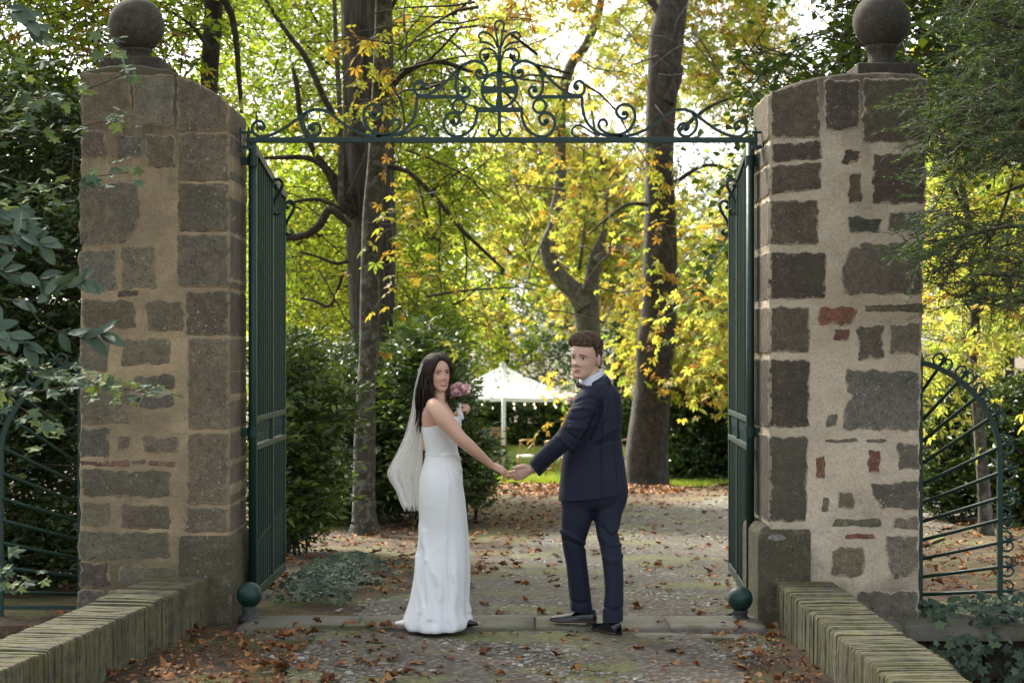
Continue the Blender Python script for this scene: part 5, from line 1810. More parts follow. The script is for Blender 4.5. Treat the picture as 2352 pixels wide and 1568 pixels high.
def crossback_chair(label, x, Y, rz, wood=None, pad=None):
    t = thing('crossback_chair', label, 'chair'); t['group'] = 'cross-back chairs on the lawn'
    wood = wood or M['chair_wood']
    p = D(x, HY, Y); bx = p.x; bz = gzf(bx, Y)
    Rz = Matrix.Rotation(rz, 3, 'Z')
    q = lambda a, b, c: Rz @ Vector((a, b, c)) + Vector((bx, Y, bz))
    def part(nm, pts, r, m=None, n=6, flat=1):
        mb = MB(); mb.tube([q(*k) for k in pts], r, n, flat); return mb.build(nm, m or wood, t, True)
    for s in (-1, 1):
        part('leg', [(s * .19, -.2, 0), (s * .19, -.19, .45), (s * .185, -.22, .7), (s * .17, -.26, .88)], .019)
        part('leg', [(s * .2, .2, 0), (s * .19, .19, .45)], .019)
        part('brace', [(s * .185, -.21, .85), (0, -.225, .64), (-s * .17, -.2, .47)], .010)
        part('stretcher', [(s * .195, -.19, .22), (s * .195, .19, .22)], .011)
    part('top_rail', [(-.20, -.25, .87), (-.1, -.275, .895), (.1, -.275, .895), (.20, -.25, .87)], .026, None, 8, .6)
    part('stretcher', [(-.19, 0, .22), (.19, 0, .22)], .011)
    mb = MB()
    pr = [(.0, .43), (.20, .43), (.225, .45), (.225, .475), (.2, .50), (.0, .505)]
    v = []; n = 20
    for (rr, z) in pr:
        for k in range(n):
            a = 2 * math.pi * k / n
            ca, sa = math.cos(a), math.sin(a)
            e = rr / max(abs(ca) ** 4 + abs(sa) ** 4, 1e-6) ** .25
            v.append(q(e * ca, e * sa, z))
    f = [(i * n + k, i * n + (k + 1) % n, (i + 1) * n + (k + 1) % n, (i + 1) * n + k) for i in range(len(pr) - 1) for k in range(n)]
    obj('seat_pad', mesh('seat_pad', v, f, pad or M['seat_pad']), t)
    return t
crossback_chair('honey wood cross-back chair with white cushion above the joined hands', 1208, 46, .12)
crossback_chair('honey wood cross-back chair half hidden behind the sleeve of the groom', 1272, 43.5, -.1)
crossback_chair('honey wood cross-back chair seen under the sleeve of the groom', 1284, 47, .2)
crossback_chair('grey-backed chair peeping out between the groom and the chestnut trunk', 1430, 42, 2.6, M['chair_wood'], M['grey_rattan'])
# drinks bar of upright planks and a white-clothed table seen through the shrub
barT = thing('wooden_bar', 'orange plank drinks bar seen through the shrub beside the tent pole', 'bar')
p = D(1138, HY, 49.5); zb = gzf(p.x, 49.5)
for k in range(6):
    mb = MB(); mb.box((p.x - .3 + .11 * k, 49.5, zb + .5), (.104, .03, 1.0)); mb.build('plank', M['plank'], barT, bevel=.004)
mb = MB(); mb.box((p.x - .02, 49.7, zb + 1.03), (.8, .5, .05)); mb.build('counter', M['plank'], barT, bevel=.006)
tb = thing('clothed_table', 'table under a white cloth glimpsed through the shrub by the bride', 'table')
p = D(1094, HY, 49.2); zb = gzf(p.x, 49.2)
mb = MB(); mb.lathe([(.62, .04), (.58, .3), (.56, .6), (.55, .74), (.50, .76), (.01, .76)], (p.x, 49.2, zb), 28); mb.build('tablecloth', M['seat_pad'], tb, True)
for s in (-.25, .25):
    mb = MB(); mb.tube([(p.x + s, 49.2, zb), (p.x + s, 49.2, zb + .7)], .02, 6); mb.build('leg', M['white_metal'], tb)

# ------------------------------------------------------------------ people
PYC = 10.65
def SP(px, py, dy=0.0):
    return S(px, py, PYC + dy)
PXM = PYC / (FD * 1.0884)          # metres per photo pixel (2560 wide) at the couple

def voxel_union(name, shapes, voxel, mat, parent, smooth=4, fac=.5, kind=None):
    """several closed shapes grown together into one continuous surface"""
    mb = MB()
    for v, f in shapes:
        mb.add(v, f)
    me = mesh('tmp', mb.v, mb.f, mat, False)
    o = bpy.data.objects.new('tmp', me)
    COL.objects.link(o)
    md = o.modifiers.new('r', 'REMESH'); md.mode = 'VOXEL'; md.voxel_size = voxel; md.adaptivity = 0
    if smooth:
        ms = o.modifiers.new('s', 'SMOOTH'); ms.factor = fac; ms.iterations = smooth
    dg = bpy.context.evaluated_depsgraph_get()
    ev = o.evaluated_get(dg)
    nm = bpy.data.meshes.new_from_object(ev)
    nm.name = name
    bpy.data.objects.remove(o)
    nm.materials.clear(); nm.materials.append(mat)
    nm.polygons.foreach_set('use_smooth', np.ones(len(nm.polygons), bool))
    return obj(name, nm, parent, kind)

def cut_mesh(o, point, normal, local=False):
    """trim everything beyond a plane and close the cut: a crisp cuff or hem"""
    bm = bmesh.new(); bm.from_mesh(o.data)
    n = Vector(normal).normalized(); p = Vector(point)
    geom = bm.faces[:] + bm.edges[:] + bm.verts[:]
    if local:
        fs = [f for f in bm.faces if (f.calc_center_median() - p).length < .16]
        geom = list({v for f in fs for v in f.verts}) + list({e for f in fs for e in f.edges}) + fs
    bmesh.ops.bisect_plane(bm, geom=geom, plane_co=p, plane_no=n, clear_outer=True)
    ed = [e for e in bm.edges if e.is_boundary]
    if ed:
        bmesh.ops.holes_fill(bm, edges=ed)
    for f in bm.faces:
        f.smooth = True
    for e in bm.edges:
        if len(e.link_faces) == 2 and e.calc_face_angle(0) > 1.0:
            e.smooth = False
    bm.to_mesh(o.data); bm.free(); o.data.update()

from mathutils.bvhtree import BVHTree
def on_surface(bvh, px_, py_, lift=.0015):
    """point of the cloth that shows at this photo position"""
    o_ = Vector((0, 0, CAMZ)); d_ = (SP(px_, py_) - o_).normalized()
    hit, nrm, _, _ = bvh.ray_cast(o_, d_)
    return None if hit is None else hit - d_ * lift
def bvh_of(o):
    return BVHTree.FromPolygons([v.co.copy() for v in o.data.vertices], [tuple(p.vertices) for p in o.data.polygons])
def seam(bvh, pts, r_, mat, parent, name='seam'):
    q = spline(np.array(pts, float), 10)
    P = [on_surface(bvh, a, b) for a, b in q]
    P = [p for p in P if p is not None]
    if len(P) > 2:
        mb_ = MB(); mb_.tube(P, r_, 5); return mb_.build(name, mat, parent, True)

def limb(joints, n=14, k=5, up=None):
    """joints: (point, radius) or (point, (ra, rb)) -> smooth tapered tube with rounded ends"""
    rows = []
    for p, r in joints:
        ra, rb = (r if hasattr(r, '__len__') else (r, r))
        rows.append((p[0], p[1], p[2], ra, rb))
    q = spline(rows, k)
    P = [Vector(a[:3]) for a in q]; Rr = [(max(a[3], .001), max(a[4], .001)) for a in q]
    d0 = (P[0] - P[1]).normalized(); d1 = (P[-1] - P[-2]).normalized()
    r0 = min(Rr[0]); r1 = min(Rr[-1])
    P = [P[0] + d0 * r0 * .75, P[0] + d0 * r0 * .45] + P + [P[-1] + d1 * r1 * .45, P[-1] + d1 * r1 * .75]
    sc = lambda t, s: (t[0] * s, t[1] * s)
    Rr = [sc(Rr[0], .45), sc(Rr[0], .85)] + Rr + [sc(Rr[-1], .85), sc(Rr[-1], .45)]
    return tube(P, Rr, n, 1.0, up)

def ellipsoid(c, r, rot=None, nu=16, nv=10):
    v = []; f = []
    for j in range(nv + 1):
        th = math.pi * j / nv
        for i in range(nu):
            ph = 2 * math.pi * i / nu
            p = Vector((r[0] * math.sin(th) * math.cos(ph), r[1] * math.sin(th) * math.sin(ph), r[2] * math.cos(th)))
            if rot is not None:
                p = rot @ p
            v.append(p + Vector(c))
    for j in range(nv):
        for i in range(nu):
            f.append((j * nu + i, (j + 1) * nu + i, (j + 1) * nu + (i + 1) % nu, j * nu + (i + 1) % nu))
    return v, f

def loft(rows, n=48, power=2.0, cap=True):
    """rows of (cx, cy, cz, hw, hd) -> stacked rings"""
    v = []; f = []
    for (cx, cy, cz, hw, hd) in rows:
        for k in range(n):
            a = 2 * math.pi * k / n
            c, s = math.cos(a), math.sin(a)
            e = 1 / (abs(c) ** power + abs(s) ** power) ** (1 / power)
            v.append(Vector((cx + hw * c * e, cy + hd * s * e, cz)))
    m = len(rows)
    for i in range(m - 1):
        for k in range(n):
            f.append((i * n + k, (i + 1) * n + k, (i + 1) * n + (k + 1) % n, i * n + (k + 1) % n))
    if cap:
        f.append(tuple(range(n))); f.append(tuple((m - 1) * n + k for k in range(n - 1, -1, -1)))
    return v, f

def sil_rows(sil, k=4):
    """silhouette rows (py, left px, right px, half depth m, dy) -> loft rows"""
    q = spline(np.array(sil, float), k)
    out = []
    for (py, l, r, hd, dy) in q:
        c = SP((l + r) / 2, py, dy)
        out.append((c.x, c.y, c.z, (r - l) / 2 * PXM, hd))
    return out

HEAD_T = np.array([  # t, half width, front y, back y
    (0.0, .016, -.074, -.040), (.03, .030, -.084, -.022), (.08, .042, -.087, -.006), (.14, .050, -.087, .010), (.21, .056, -.086, .034), (.3, .062, -.087, .060), (.4, .067, -.087, .080),
    (.5, .071, -.086, .092), (.6, .0745, -.089, .098), (.7, .0755, -.088, .099), (.8, .071, -.079, .092), (.88, .060, -.064, .077), (.95, .041, -.042, .053), (.985, .022, -.022, .028), (1.0, .006, -.006, .008)])
def head_surface(fem=False, offset=None, nr=64, ns=72):
    """head in its own frame: face towards -y, x to the viewer's right; offset(p, t) grows hair"""
    pts = []; tt = []
    for i in range(nr + 1):
        t = .5 - .5 * math.cos(math.pi * i / nr)
        w = np.interp(t, HEAD_T[:, 0], HEAD_T[:, 1]); yf = np.interp(t, HEAD_T[:, 0], HEAD_T[:, 2]); yb = np.interp(t, HEAD_T[:, 0], HEAD_T[:, 3])
        if fem:
            w *= 1 - .17 * max(0, (.42 - t) / .42)
        cy = (yf * .45 + yb * .55)
        for k in range(ns):
            a = 2 * math.pi * k / ns
            c, s = math.cos(a), math.sin(a)
            pw = 2.25
            e = 1 / (abs(c) ** pw + abs(s) ** pw) ** (1 / pw)
            x = w * c * e
            y = cy + (s * e) * ((yb - cy) if s > 0 else (cy - yf))
            pts.append((x, y, (t - .5) * .225)); tt.append(t)
    P = np.array(pts); T_ = np.array(tt)
    x, y = P[:, 0], P[:, 1]
    fr = np.clip(-y / .05, 0, 1)
    g = lambda x0, t0, sx, st: np.exp(-((x - x0) / sx) ** 2 - ((T_ - t0) / st) ** 2)
    dy = 0
    nose = np.exp(-(x / (.0085 + .0085 * np.clip((.46 - T_) / .12, 0, 1))) ** 2) * np.interp(T_, [.305, .338, .375, .435, .52, .575, .61], ([0, .011, .0185, .0125, .006, .002, 0] if fem else [0, .014, .0225, .0165, .008, .003, 0]))
    dy = dy - nose
    for s in (-1, 1):
        dy = dy + g(s * .031, .515, .015, .055) * .0085 - g(s * .032, .59, .022, .03) * (.0012 if fem else .004) - g(s * .040, .36, .018, .075) * (.008 if fem else .006) - g(s * .011, .35, .006, .02) * .005
    dy = dy - g(0, .225, .022, .022) * .0045 - g(0, .185, .02, .02) * .005 - g(0, .07, .018, .05) * .005 + g(0, .13, .022, .02) * .003
    P[:, 1] = y + dy * fr
    if offset is not None:
        cen = np.stack([0 * x, 0 * x + .004, (np.clip(T_, .25, .75) - .5) * .225], -1)
        nrm = unit(P - cen)
        P = P + nrm * offset(P, T_)[:, None]
    f = []
    for i in range(nr):
        for k in range(ns):
            f.append((i * ns + k, i * ns + (k + 1) % ns, (i + 1) * ns + (k + 1) % ns, (i + 1) * ns + k))
    f.append(tuple(range(ns - 1, -1, -1))); f.append(tuple(nr * ns + k for k in range(ns)))
    return P, f

def xf(mat, v):
    return [mat @ Vector(p) for p in v]

def head_matrix(c, yaw, pitch, roll, s):
    m = Matrix.Translation(c) @ Matrix.Rotation(R(yaw), 4, 'Z') @ Matrix.Rotation(R(roll), 4, 'Y') @ Matrix.Rotation(R(pitch), 4, 'X') @ Matrix.Scale(s, 4)
    return m

M['eye_white'] = m_plain('eye_white', (.72, .69, .66), .25, 5, .02, 0)
M['iris'] = m_plain('iris', (.03, .022, .016), .15, 5, .05, 0)
M['teeth'] = m_plain('teeth', (.8, .77, .7), .25, 5, .02, 0)
def tz(t): return (t - .5) * .225

def face_parts(H, parent, brow_mat, lip_mat, smile, brow_r=.0028, open_mouth=True):
    X = lambda p: H @ Vector(p)
    sc = H.to_scale()[0]
    for s in (-1, 1):
        c = (s * .031, -.0715, tz(.512))
        v, f = ellipsoid((0, 0, 0), (.0135, .0095, .0078), None, 14, 10)
        e = obj('eye', mesh('eye', [X(Vector(c) + p) for p in v], f, M['eye_white']), parent)
        v, f = ellipsoid((0, 0, 0), (.0060, .0035, .0060), None, 12, 8)
        obj('iris', mesh('iris', [X(Vector(c) + Vector((0, -.0085, .0006)) + p) for p in v], f, M['iris']), e)
        lash = [(s * .031 + q * .0150, -.0800 + .006 * q * q, tz(.512) + .0072 - .0058 * q * q) for q in np.linspace(-1, 1, 9)]
        mb = MB(); mb.tube([X(p) for p in lash], [.0010 * sc + .0010 * sc * (1 - abs(q)) for q in np.linspace(-1, 1, 9)], 6); mb.build('eyelash', brow_mat, parent, True)
        br = [(s * (.013 + .036 * q), -.0905 + .016 * q * q, tz(.588) + .0035 * math.sin(math.pi * q * .8) + .0015 * (1 - q) - .003 * q * q) for q in np.linspace(0, 1, 9)]
        mb = MB(); mb.tube([X(p) for p in br], [brow_r * sc * (1.15 - .8 * q) for q in np.linspace(0, 1, 9)], 6, .7); mb.build('eyebrow', brow_mat, parent, True)
    wq = .0285 if open_mouth else .026
    def mouth(z0, bend, yoff, r0, mat, nm):
        pts = [(wq * q, -.0950 - yoff + .016 * q * q, z0 + smile * q * q + bend * (1 - q * q)) for q in np.linspace(-1, 1, 13)]
        mb = MB(); mb.tube([X(p) for p in pts], [max(.0006, r0 * sc * (1 - .75 * abs(q) ** 1.5)) for q in np.linspace(-1, 1, 13)], 8, .8); mb.build(nm, mat, parent, True)
    mouth(tz(.224), .0018 if open_mouth else .0010, 0, .0030, lip_mat, 'upper_lip')
    mouth(tz(.204), -.0050 if open_mouth else -.0022, .0005, .0036, lip_mat, 'lower_lip')
    if open_mouth:
        pts = [(wq * .82 * q, -.0945 + .015 * q * q, tz(.214) + smile * .85 * q * q) for q in np.linspace(-1, 1, 11)]
        mb = MB(); mb.tube([X(p) for p in pts], [.0042 * sc * (1 - .7 * abs(q) ** 2) for q in np.linspace(-1, 1, 11)], 8, .8); mb.build('teeth', M['teeth'], parent, True)

def hand(wrist, d, back, thumb_hint, size=1.0, curls=(.35, .4, .45, .5), spread=.05, thumb_dir=None, wr=.024):
    """palm, four fingers and a thumb as closed shapes; d towards the fingertips, back = normal of the back of the hand"""
    d = Vector(d).normalized(); back = Vector(back); back = (back - d * back.dot(d)).normalized()
    side = d.cross(back)
    if side.dot(Vector(thumb_hint)) < 0:
        side = -side
    w = Vector(wrist); z = size
    out = [limb([(w - d * .02, (wr, wr * .8)), (w + d * .012, (.027 * z, .018 * z)), (w + d * .045 * z, (.036 * z, .016 * z)), (w + d * .085 * z, (.040 * z, .0135 * z))], 16, 4, back)]
    L = [.070, .079, .073, .058]
    for i in range(4):
        off = (1.5 - i) * .0195 * z
        p = w + d * (.082 * z - .004 * abs(i - 1)) + side * off
        dirv = (d + side * (1.5 - i) * spread).normalized()
        cu = curls[i]
        js = [(p - dirv * .015, .0095 * z), (p, .0095 * z)]
        ang = 0
        for seg, (ln, ca) in enumerate(((.46, .7), (.30, 1.1), (.24, .8))):
            ang += cu * ca
            q = (dirv * math.cos(ang) - back * math.sin(ang))
            p = p + q * L[i] * z * ln
            js.append((p, (.0090 - .0010 * seg) * z))
        out.append(limb(js, 10, 4))
    td = Vector(thumb_dir).normalized() if thumb_dir is not None else (d * .75 + side * .6 - back * .3).normalized()
    p0 = w + d * .018 * z + side * .020 * z - back * .004
    p1 = p0 + (td * .6 + side * .35).normalized() * .034 * z
    p2 = p1 + td * .030 * z
    p3 = p2 + (td - back * .15 + d * .1).normalized() * .026 * z
    out.append(limb([(p0, .016 * z), (p1, .0135 * z), (p2, .0105 * z), (p3, .0088 * z)], 10, 4))
    return out

def lock(pts, r0, r1, n=6, k=5, flat=.6):
    q = spline(pts, k)
    P = [Vector(a) for a in q]
    m = len(P)
    rad = [r0 * (.55 + .45 * min(1, i / (m * .15))) * (1 - (i / (m - 1)) ** 2.2) + r1 for i in range(m)]
    return tube(P, rad, n, flat)

# ---------------- bride
M['skin_b'] = m_skin('tanned_skin', (.62, .385, .275))
M['skin_g'] = m_skin('fair_skin', (.60, .385, .295))
M['hair_b'] = m_hair('dark_brown_hair', (.008, .005, .004), (.035, .02, .014))
M['hair_g'] = m_hair('brown_hair', (.025, .015, .009), (.16, .10, .062), (150, 150, 40))
M['lips_b'] = m_plain('rose_lips', (.40, .085, .08), .4, 60, .1, .05)
M['lips_g'] = m_plain('natural_lips', (.42, .17, .13), .5, 60, .1, .05)
M['crepe'] = m_cloth('white_crepe', (.74, .755, .76), .62, 700, .15, .08, .02)
M['veil'] = m_veil()
M['navy'] = m_cloth('navy_wool', (.0027, .0066, .0235), .8, 500, .04, .25, .3)
M['seam'] = m_plain('seam_thread', (.003, .005, .014), .8)
M['navy_trim'] = m_cloth('navy_satin_edge', (.006, .010, .03), .5, 300, .03, .1)
M['shirt'] = m_cloth('white_shirt', (.62, .66, .74), .7, 500, .1, .1, .03)
M['black_satin'] = m_plain('black_satin', (.006, .006, .008), .3)
M['black_leather'] = m_plain('polished_leather', (.007, .007, .008), .22, 20, .3, .05)
M['brown_sole'] = m_plain('brown_heel', (.05, .025, .018), .4, 20, .3, .1)
M['pearl'] = m_plain('pearl_button', (.75, .74, .72), .3)
M['gold'] = m_plain('gold_ring', (.75, .62, .4), .2, 5, .02, 0, .001, Metallic=1.0)

bride = thing('person', 'bride in a white strapless gown and veil looking back and holding hands', 'person')
bride['group'] = 'wedding couple'
HB = head_matrix(SP(1094, 932, .02), 26, 3, -4, .955)
v, f = head_surface(True)
shapes = [(xf(HB, v), f)]
shapes.append(limb([(SP(1094, 1012, .02), (.060, .075)), (SP(1099, 998, .02), (.048, .050)), (SP(1102, 982, .02), (.043, .043)), (SP(1102, 962, .015), (.044, .044)), (SP(1096, 945, .02), (.045, .05))], 18, 4))
torso = sil_rows([(1130, 1066, 1143, .105, .02), (1100, 1062, 1140, .115, .02), (1072, 1057, 1146, .128, .02), (1050, 1054, 1142, .142, .02), (1032, 1055, 1133, .155, .02), (1018, 1060, 1124, .155, .02), (1007, 1068, 1116, .125, .02), (999, 1078, 1112, .08, .02), (993, 1086, 1110, .05, .02)], 3)
shapes.append(loft(torso, 40, 2.2))
shapes.append(limb([(SP(1084, 1014, -.11), .048), (SP(1092, 1024, -.155), .054), (SP(1108, 1043, -.19), .053), (SP(1130, 1070, -.20), .047), (SP(1150, 1094, -.20), .040), (SP(1166, 1109, -.18), .040), (SP(1192, 1131, -.14), .033), (SP(1214, 1150, -.09), .025), (SP(1228, 1162, -.06), .0225)], 16, 4))
shapes.append(limb([(SP(1088, 1014, .13), .048), (SP(1080, 1040, .17), .048), (SP(1070, 1075, .20), .042), (SP(1063, 1106, .22), .036), (SP(1072, 1112, .21), .036), (SP(1100, 1082, .18), .034), (SP(1126, 1052, .14), .028), (SP(1140, 1038, .12), .024)], 16, 4))
shapes += hand(SP(1231, 1164, -.055), (.118, .085, -.062), (.25, -.55, .8), (0, 1, .2), .95, (.08, .10, .16, .62), .03, (.8, .55, -.35), .0215)
shapes += hand(SP(1139, 1040, .12), (.45, -.25, .55), (-.1, -.5, .85), (-.3, -.4, .8), .86, (1.0, 1.05, 1.1, 1.1), .02, (.5, -.7, .4), .021)
voxel_union('body', shapes, .0039, M['skin_b'], bride, 3)
face_parts(HB, bride, M['hair_b'], M['lips_b'], .0105, .0026, True)

def hair_off_b(P, t):
    x, y, z = P.T
    # hair everywhere but the oval of the face, parted in the middle
    edge = np.sqrt((x / .052) ** 2 + ((t - .40) / .44) ** 2)
    m = np.clip((edge - 1) / .10, 0, 1)
    m = np.where(y > -.022, np.maximum(m, np.clip((y + .022) / .012, 0, 1)), m)
    part = np.exp(-(x / .005) ** 2) * (t > .8) * (y < .03)
    st = .0012 * np.sin(np.arctan2(x, y) * 60 + t * 5)
    return -.012 + m * (.029 + st - .006 * part + .004 * (np.abs(x) > .05))
v, f = head_surface(True, hair_off_b)
P_ = np.array(v)
cap_shape = (xf(HB, P_), f)
hair = obj('hair', mesh('hair', cap_shape[0], cap_shape[1], M['hair_b']), bride)
rr = random.Random(4)
mb = MB()
def wavy(a, b, c, e, amp, ph):
    q = spline([a, b, c, e], 5)
    out = []
    for i, p in enumerate(q):
        t = i / (len(q) - 1)
        out.append(Vector(p) + Vector((math.sin(t * 9 + ph), math.cos(t * 8 + ph) * .6, 0)) * amp * t)
    return out
for i in range(95):
    s = rr.random()
    # start on the crown side towards the back of the head
    ang = R(rr.uniform(20, 200))
    tt = rr.uniform(.45, .95)
    w = np.interp(tt, HEAD_T[:, 0], HEAD_T[:, 1]); yb = np.interp(tt, HEAD_T[:, 0], HEAD_T[:, 3])
    loc = Vector((-math.cos(ang) * 0 + w * 1.1 * math.cos(ang), .02 + max(.02, yb) * math.sin(ang) * 1.02, tz(tt)))
    p0 = HB @ loc
    ex = rr.gauss(1049, 9); ey = rr.uniform(1040, 1085)
    if i < 60:
        a_ = (rr.uniform(1040, 1068), rr.uniform(972, 995), rr.uniform(-.05, .16)); b_ = (ex, ey, rr.uniform(-.02, .14))
    elif i < 80:
        a_ = (rr.uniform(1058, 1082), rr.uniform(975, 992), rr.uniform(-.07, .0)); b_ = (rr.uniform(1050, 1062), rr.uniform(1010, 1050), rr.uniform(-.06, .03))
    else:
        a_ = (rr.uniform(1112, 1122), rr.uniform(960, 985), rr.uniform(-.02, .07)); b_ = (rr.uniform(1112, 1124), rr.uniform(1000, 1022), rr.uniform(-.02, .06))
        tt = rr.uniform(.5, .8); w = np.interp(tt, HEAD_T[:, 0], HEAD_T[:, 1])
        p0 = HB @ Vector((w * 1.12, rr.uniform(-.02, .05), tz(tt)))
    a3 = SP(*a_); b3 = SP(*b_)
    m3 = p0.lerp(a3, .55) + Vector((0, 0, .004))
    mb.tube(wavy(p0, m3, a3, b3, .006, rr.random() * 6), [.011 * (.6 + .4 * min(1, k / 3)) * (1 - (k / 15) ** 2.5) + .001 for k in range(16)], 6, .6)
# locks along the hairline framing the face
for i in range(26):
    s = -1 if i % 2 else 1
    q = rr.uniform(-.008, .012)
    pts = [HB @ Vector((s * .004, -.052 + q, tz(.965))), HB @ Vector((s * .040, -.066 + q, tz(.86))), HB @ Vector((s * .064, -.048 + q, tz(.64))), HB @ Vector((s * .069, -.036 + q, tz(.38)))]
    if s < 0:
        pts += [HB @ Vector((s * .064, -.030 + q, tz(.12))), SP(rr.uniform(1078, 1092), rr.uniform(985, 998), -.07 + q), SP(rr.uniform(1092, 1112), rr.uniform(1000, 1012), -.10)] if i < 7 else [HB @ Vector((s * .072, -.015 + q, tz(.1))), SP(rr.uniform(1060, 1080), rr.uniform(978, 992), -.03)]
    else:
        pts += [HB @ Vector((s * .066, -.030 + q, tz(.1))), SP(rr.uniform(1116, 1124), rr.uniform(985, 1018), .0)]
    mb.add(*lock(pts, .0085, .001, 6, 4))
obj('locks', mesh('locks', mb.v, mb.f, M['hair_b']), hair)

# gown
DR = [(1050, 1056, 1154, .132, .02), (1062, 1055, 1155, .136, .02), (1080, 1057, 1151, .132, .02), (1100, 1060, 1146, .122, .02), (1120, 1063, 1144, .115, .02), (1136, 1063, 1147, .114, .02), (1150, 1060, 1151, .125, .02), (1168, 1055, 1155, .145, .02), (1187, 1050, 1157, .165, .02), (1213, 1047, 1158, .18, .02), (1250, 1046, 1163, .185, .02), (1290, 1047, 1167, .18, .02), (1330, 1047, 1170, .178, .02),
      (1370, 1043, 1172, .18, .01), (1409, 1038, 1173, .19, .0), (1445, 1033, 1173, .20, .0), (1480, 1028, 1171, .215, .0), (1508, 1023, 1169, .23, .0), (1530, 1016, 1172, .245, .0), (1548, 1010, 1177, .255, .0), (1560, 1012, 1174, .26, 0), (1566, 1018, 1166, .255, 0)]
rows = sil_rows(DR, 9)
nn = 144
v, f = loft(rows, nn, 2.15, False)
V = np.array([tuple(p) for p in v]); m_ = len(rows)
ang = np.tile(2 * np.pi * np.arange(nn) / nn, m_); rowi = np.repeat(np.arange(m_), nn)
cxr = np.array([r_[0] for r_ in rows])[rowi]; cyr = np.array([r_[1] for r_ in rows])[rowi]
zz = V[:, 2]
# top edge higher in front (right) than at the back (left)
topw = np.clip((zz - 1.05) / .22, 0, 1)
V[:, 2] += topw * (.035 * np.cos(ang) + .004 * np.sin(5 * ang))
outd = unit(np.stack([V[:, 0] - cxr, V[:, 1] - cyr, 0 * zz], -1))
low = np.clip((.75 - zz) / .75, 0, 1)
disp = low ** 1.3 * (.011 * np.sin(7 * ang + 1.0 + zz * 1.2) + .009 * np.sin(13 * ang + 2 + 2 * zz)) + .0025 * vnoise(V, 7)
px = (V[:, 0] * FD * 1.0884 / V[:, 1]) + CX * 1.0884; py = HY * 1.0884 - (V[:, 2] - CAMZ) * FD * 1.0884 / V[:, 1]
facing = V[:, 1] < cyr + .04
def ridge(pts, amp, sig):
    q = spline(np.array(pts, float), 40)
    d = np.min(np.hypot(px[:, None] - q[None, :, 0], py[:, None] - q[None, :, 1]), axis=1)
    return amp * np.exp(-(d / sig) ** 2) * facing
cc = lambda x, y: (960 + x / 3.734, 1200 + y / 3.734)
for pts, amp, sig in (([(345, 430), (378, 600), (405, 740)], .008, 7), ([(405, 740), (450, 850), (520, 950), (530, 1100)], .008, 7), ([(380, 480), (388, 800), (430, 1100), (430, 1290)], .012, 6), ([(310, 700), (330, 1000), (355, 1160), (330, 1230)], .010, 6),
                      ([(597, 60), (592, 480), (580, 700), (602, 1100), (590, 1300)], .006, 5), ([(440, 690), (520, 620), (580, 560)], .003, 8), ([(650, 880), (720, 1080), (782, 1210)], .009, 7), ([(360, 640), (350, 900), (380, 1150)], -.010, 6), ([(480, 1000), (490, 1200), (470, 1330)], -.010, 8)):
    disp = disp + ridge([cc(*p) for p in pts], amp, sig)
cb = lambda x, y: (940 + x / 4.127, 860 + y / 4.127)
for pts, amp in (([(690, 1140), (790, 1190), (880, 1300)], .007), ([(700, 1150), (800, 1260), (880, 1420)], .006), ([(720, 1135), (820, 1150), (880, 1190)], .007), ([(710, 1170), (780, 1320), (840, 1520)], .005), ([(690, 1150), (740, 1350), (770, 1568)], .004)):
    disp = disp + ridge([cb(*p) for p in pts], amp, 3.2)
for pts, amp in (([(780, 755), (840, 790), (888, 850)], .007), ([(775, 770), (830, 820), (880, 900)], .006)):
    disp = disp + ridge([cb(*p) for p in pts], amp, 3.0)
V = V + outd * disp[:, None]
# hem touches the doorstep
zlast = V[:, 2] < .09
gow = obj('gown', mesh('gown', V, f, M['crepe']), bride)
# waist seam
wr_ = sil_rows([(1133, 1062, 1148, .117, .02), (1134.5, 1061.5, 1148.5, .119, .02), (1136.5, 1062, 1148, .117, .02)], 2)
obj('waist_seam', mesh('waist_seam', *loft(wr_, 60, 2.15, False), M['crepe']), gow)
gb = bvh_of(gow)
seam(gb, [cc(*p) for p in ((597, 20), (598, 200), (592, 480), (580, 700), (600, 950), (602, 1100))], .0012, M['crepe'], gow)
seam(gb, [cc(*p) for p in ((330, 255), (400, 250), (470, 245))], .001, M['crepe'], gow)
# covered buttons down the back
for k in range(14):
    t = k / 13
    c = on_surface(gb, 1059 + 7.5 * t, 1074 + 58 * t, .001)
    if c is None: continue
    v, f = ellipsoid(c, (.0032, .0032, .0032), None, 8, 6)
    obj('button', mesh('button', v, f, M['pearl']), gow)
# small train at the heel
v, f = limb([(SP(1032, 1552, -.05), (.05, .03)), (SP(1008, 1556, -.04), (.035, .018)), (SP(990, 1556, -.03), (.016, .008))], 14, 4, (0, 0, 1))
obj('train', mesh('train', v, f, M['crepe']), gow)
# sandal and toes
tv = []
ft = thing
mb = MB(); mb.add(*limb([(SP(1150, 1560, -.02), (.036, .03)), (SP(1172, 1556, -.03), (.034, .024)), (SP(1192, 1557, -.035), (.028, .014))], 12, 4, (0, 0, 1)))
mb.build('sandal', M['black_leather'], bride, True)
mb = MB()
for k in range(4):
    c = SP(1196 + 1.5 * (k == 0) - k * 1.0, 1556, -.06 + .014 * k); mb.add(*ellipsoid(c, (.013, .0065, .0065), None, 8, 6))
mb.build('toes', M['skin_b'], bride, True)
ringp = [SP(1262, 1176, -.035) + Vector((.009 * math.cos(a) * .4, .0092 * math.sin(a), .009 * math.cos(a))) for a in np.linspace(0, 2 * math.pi, 17)]
mb = MB(); mb.tube(ringp, .0013, 6); mb.build('ring', M['gold'], bride, True)

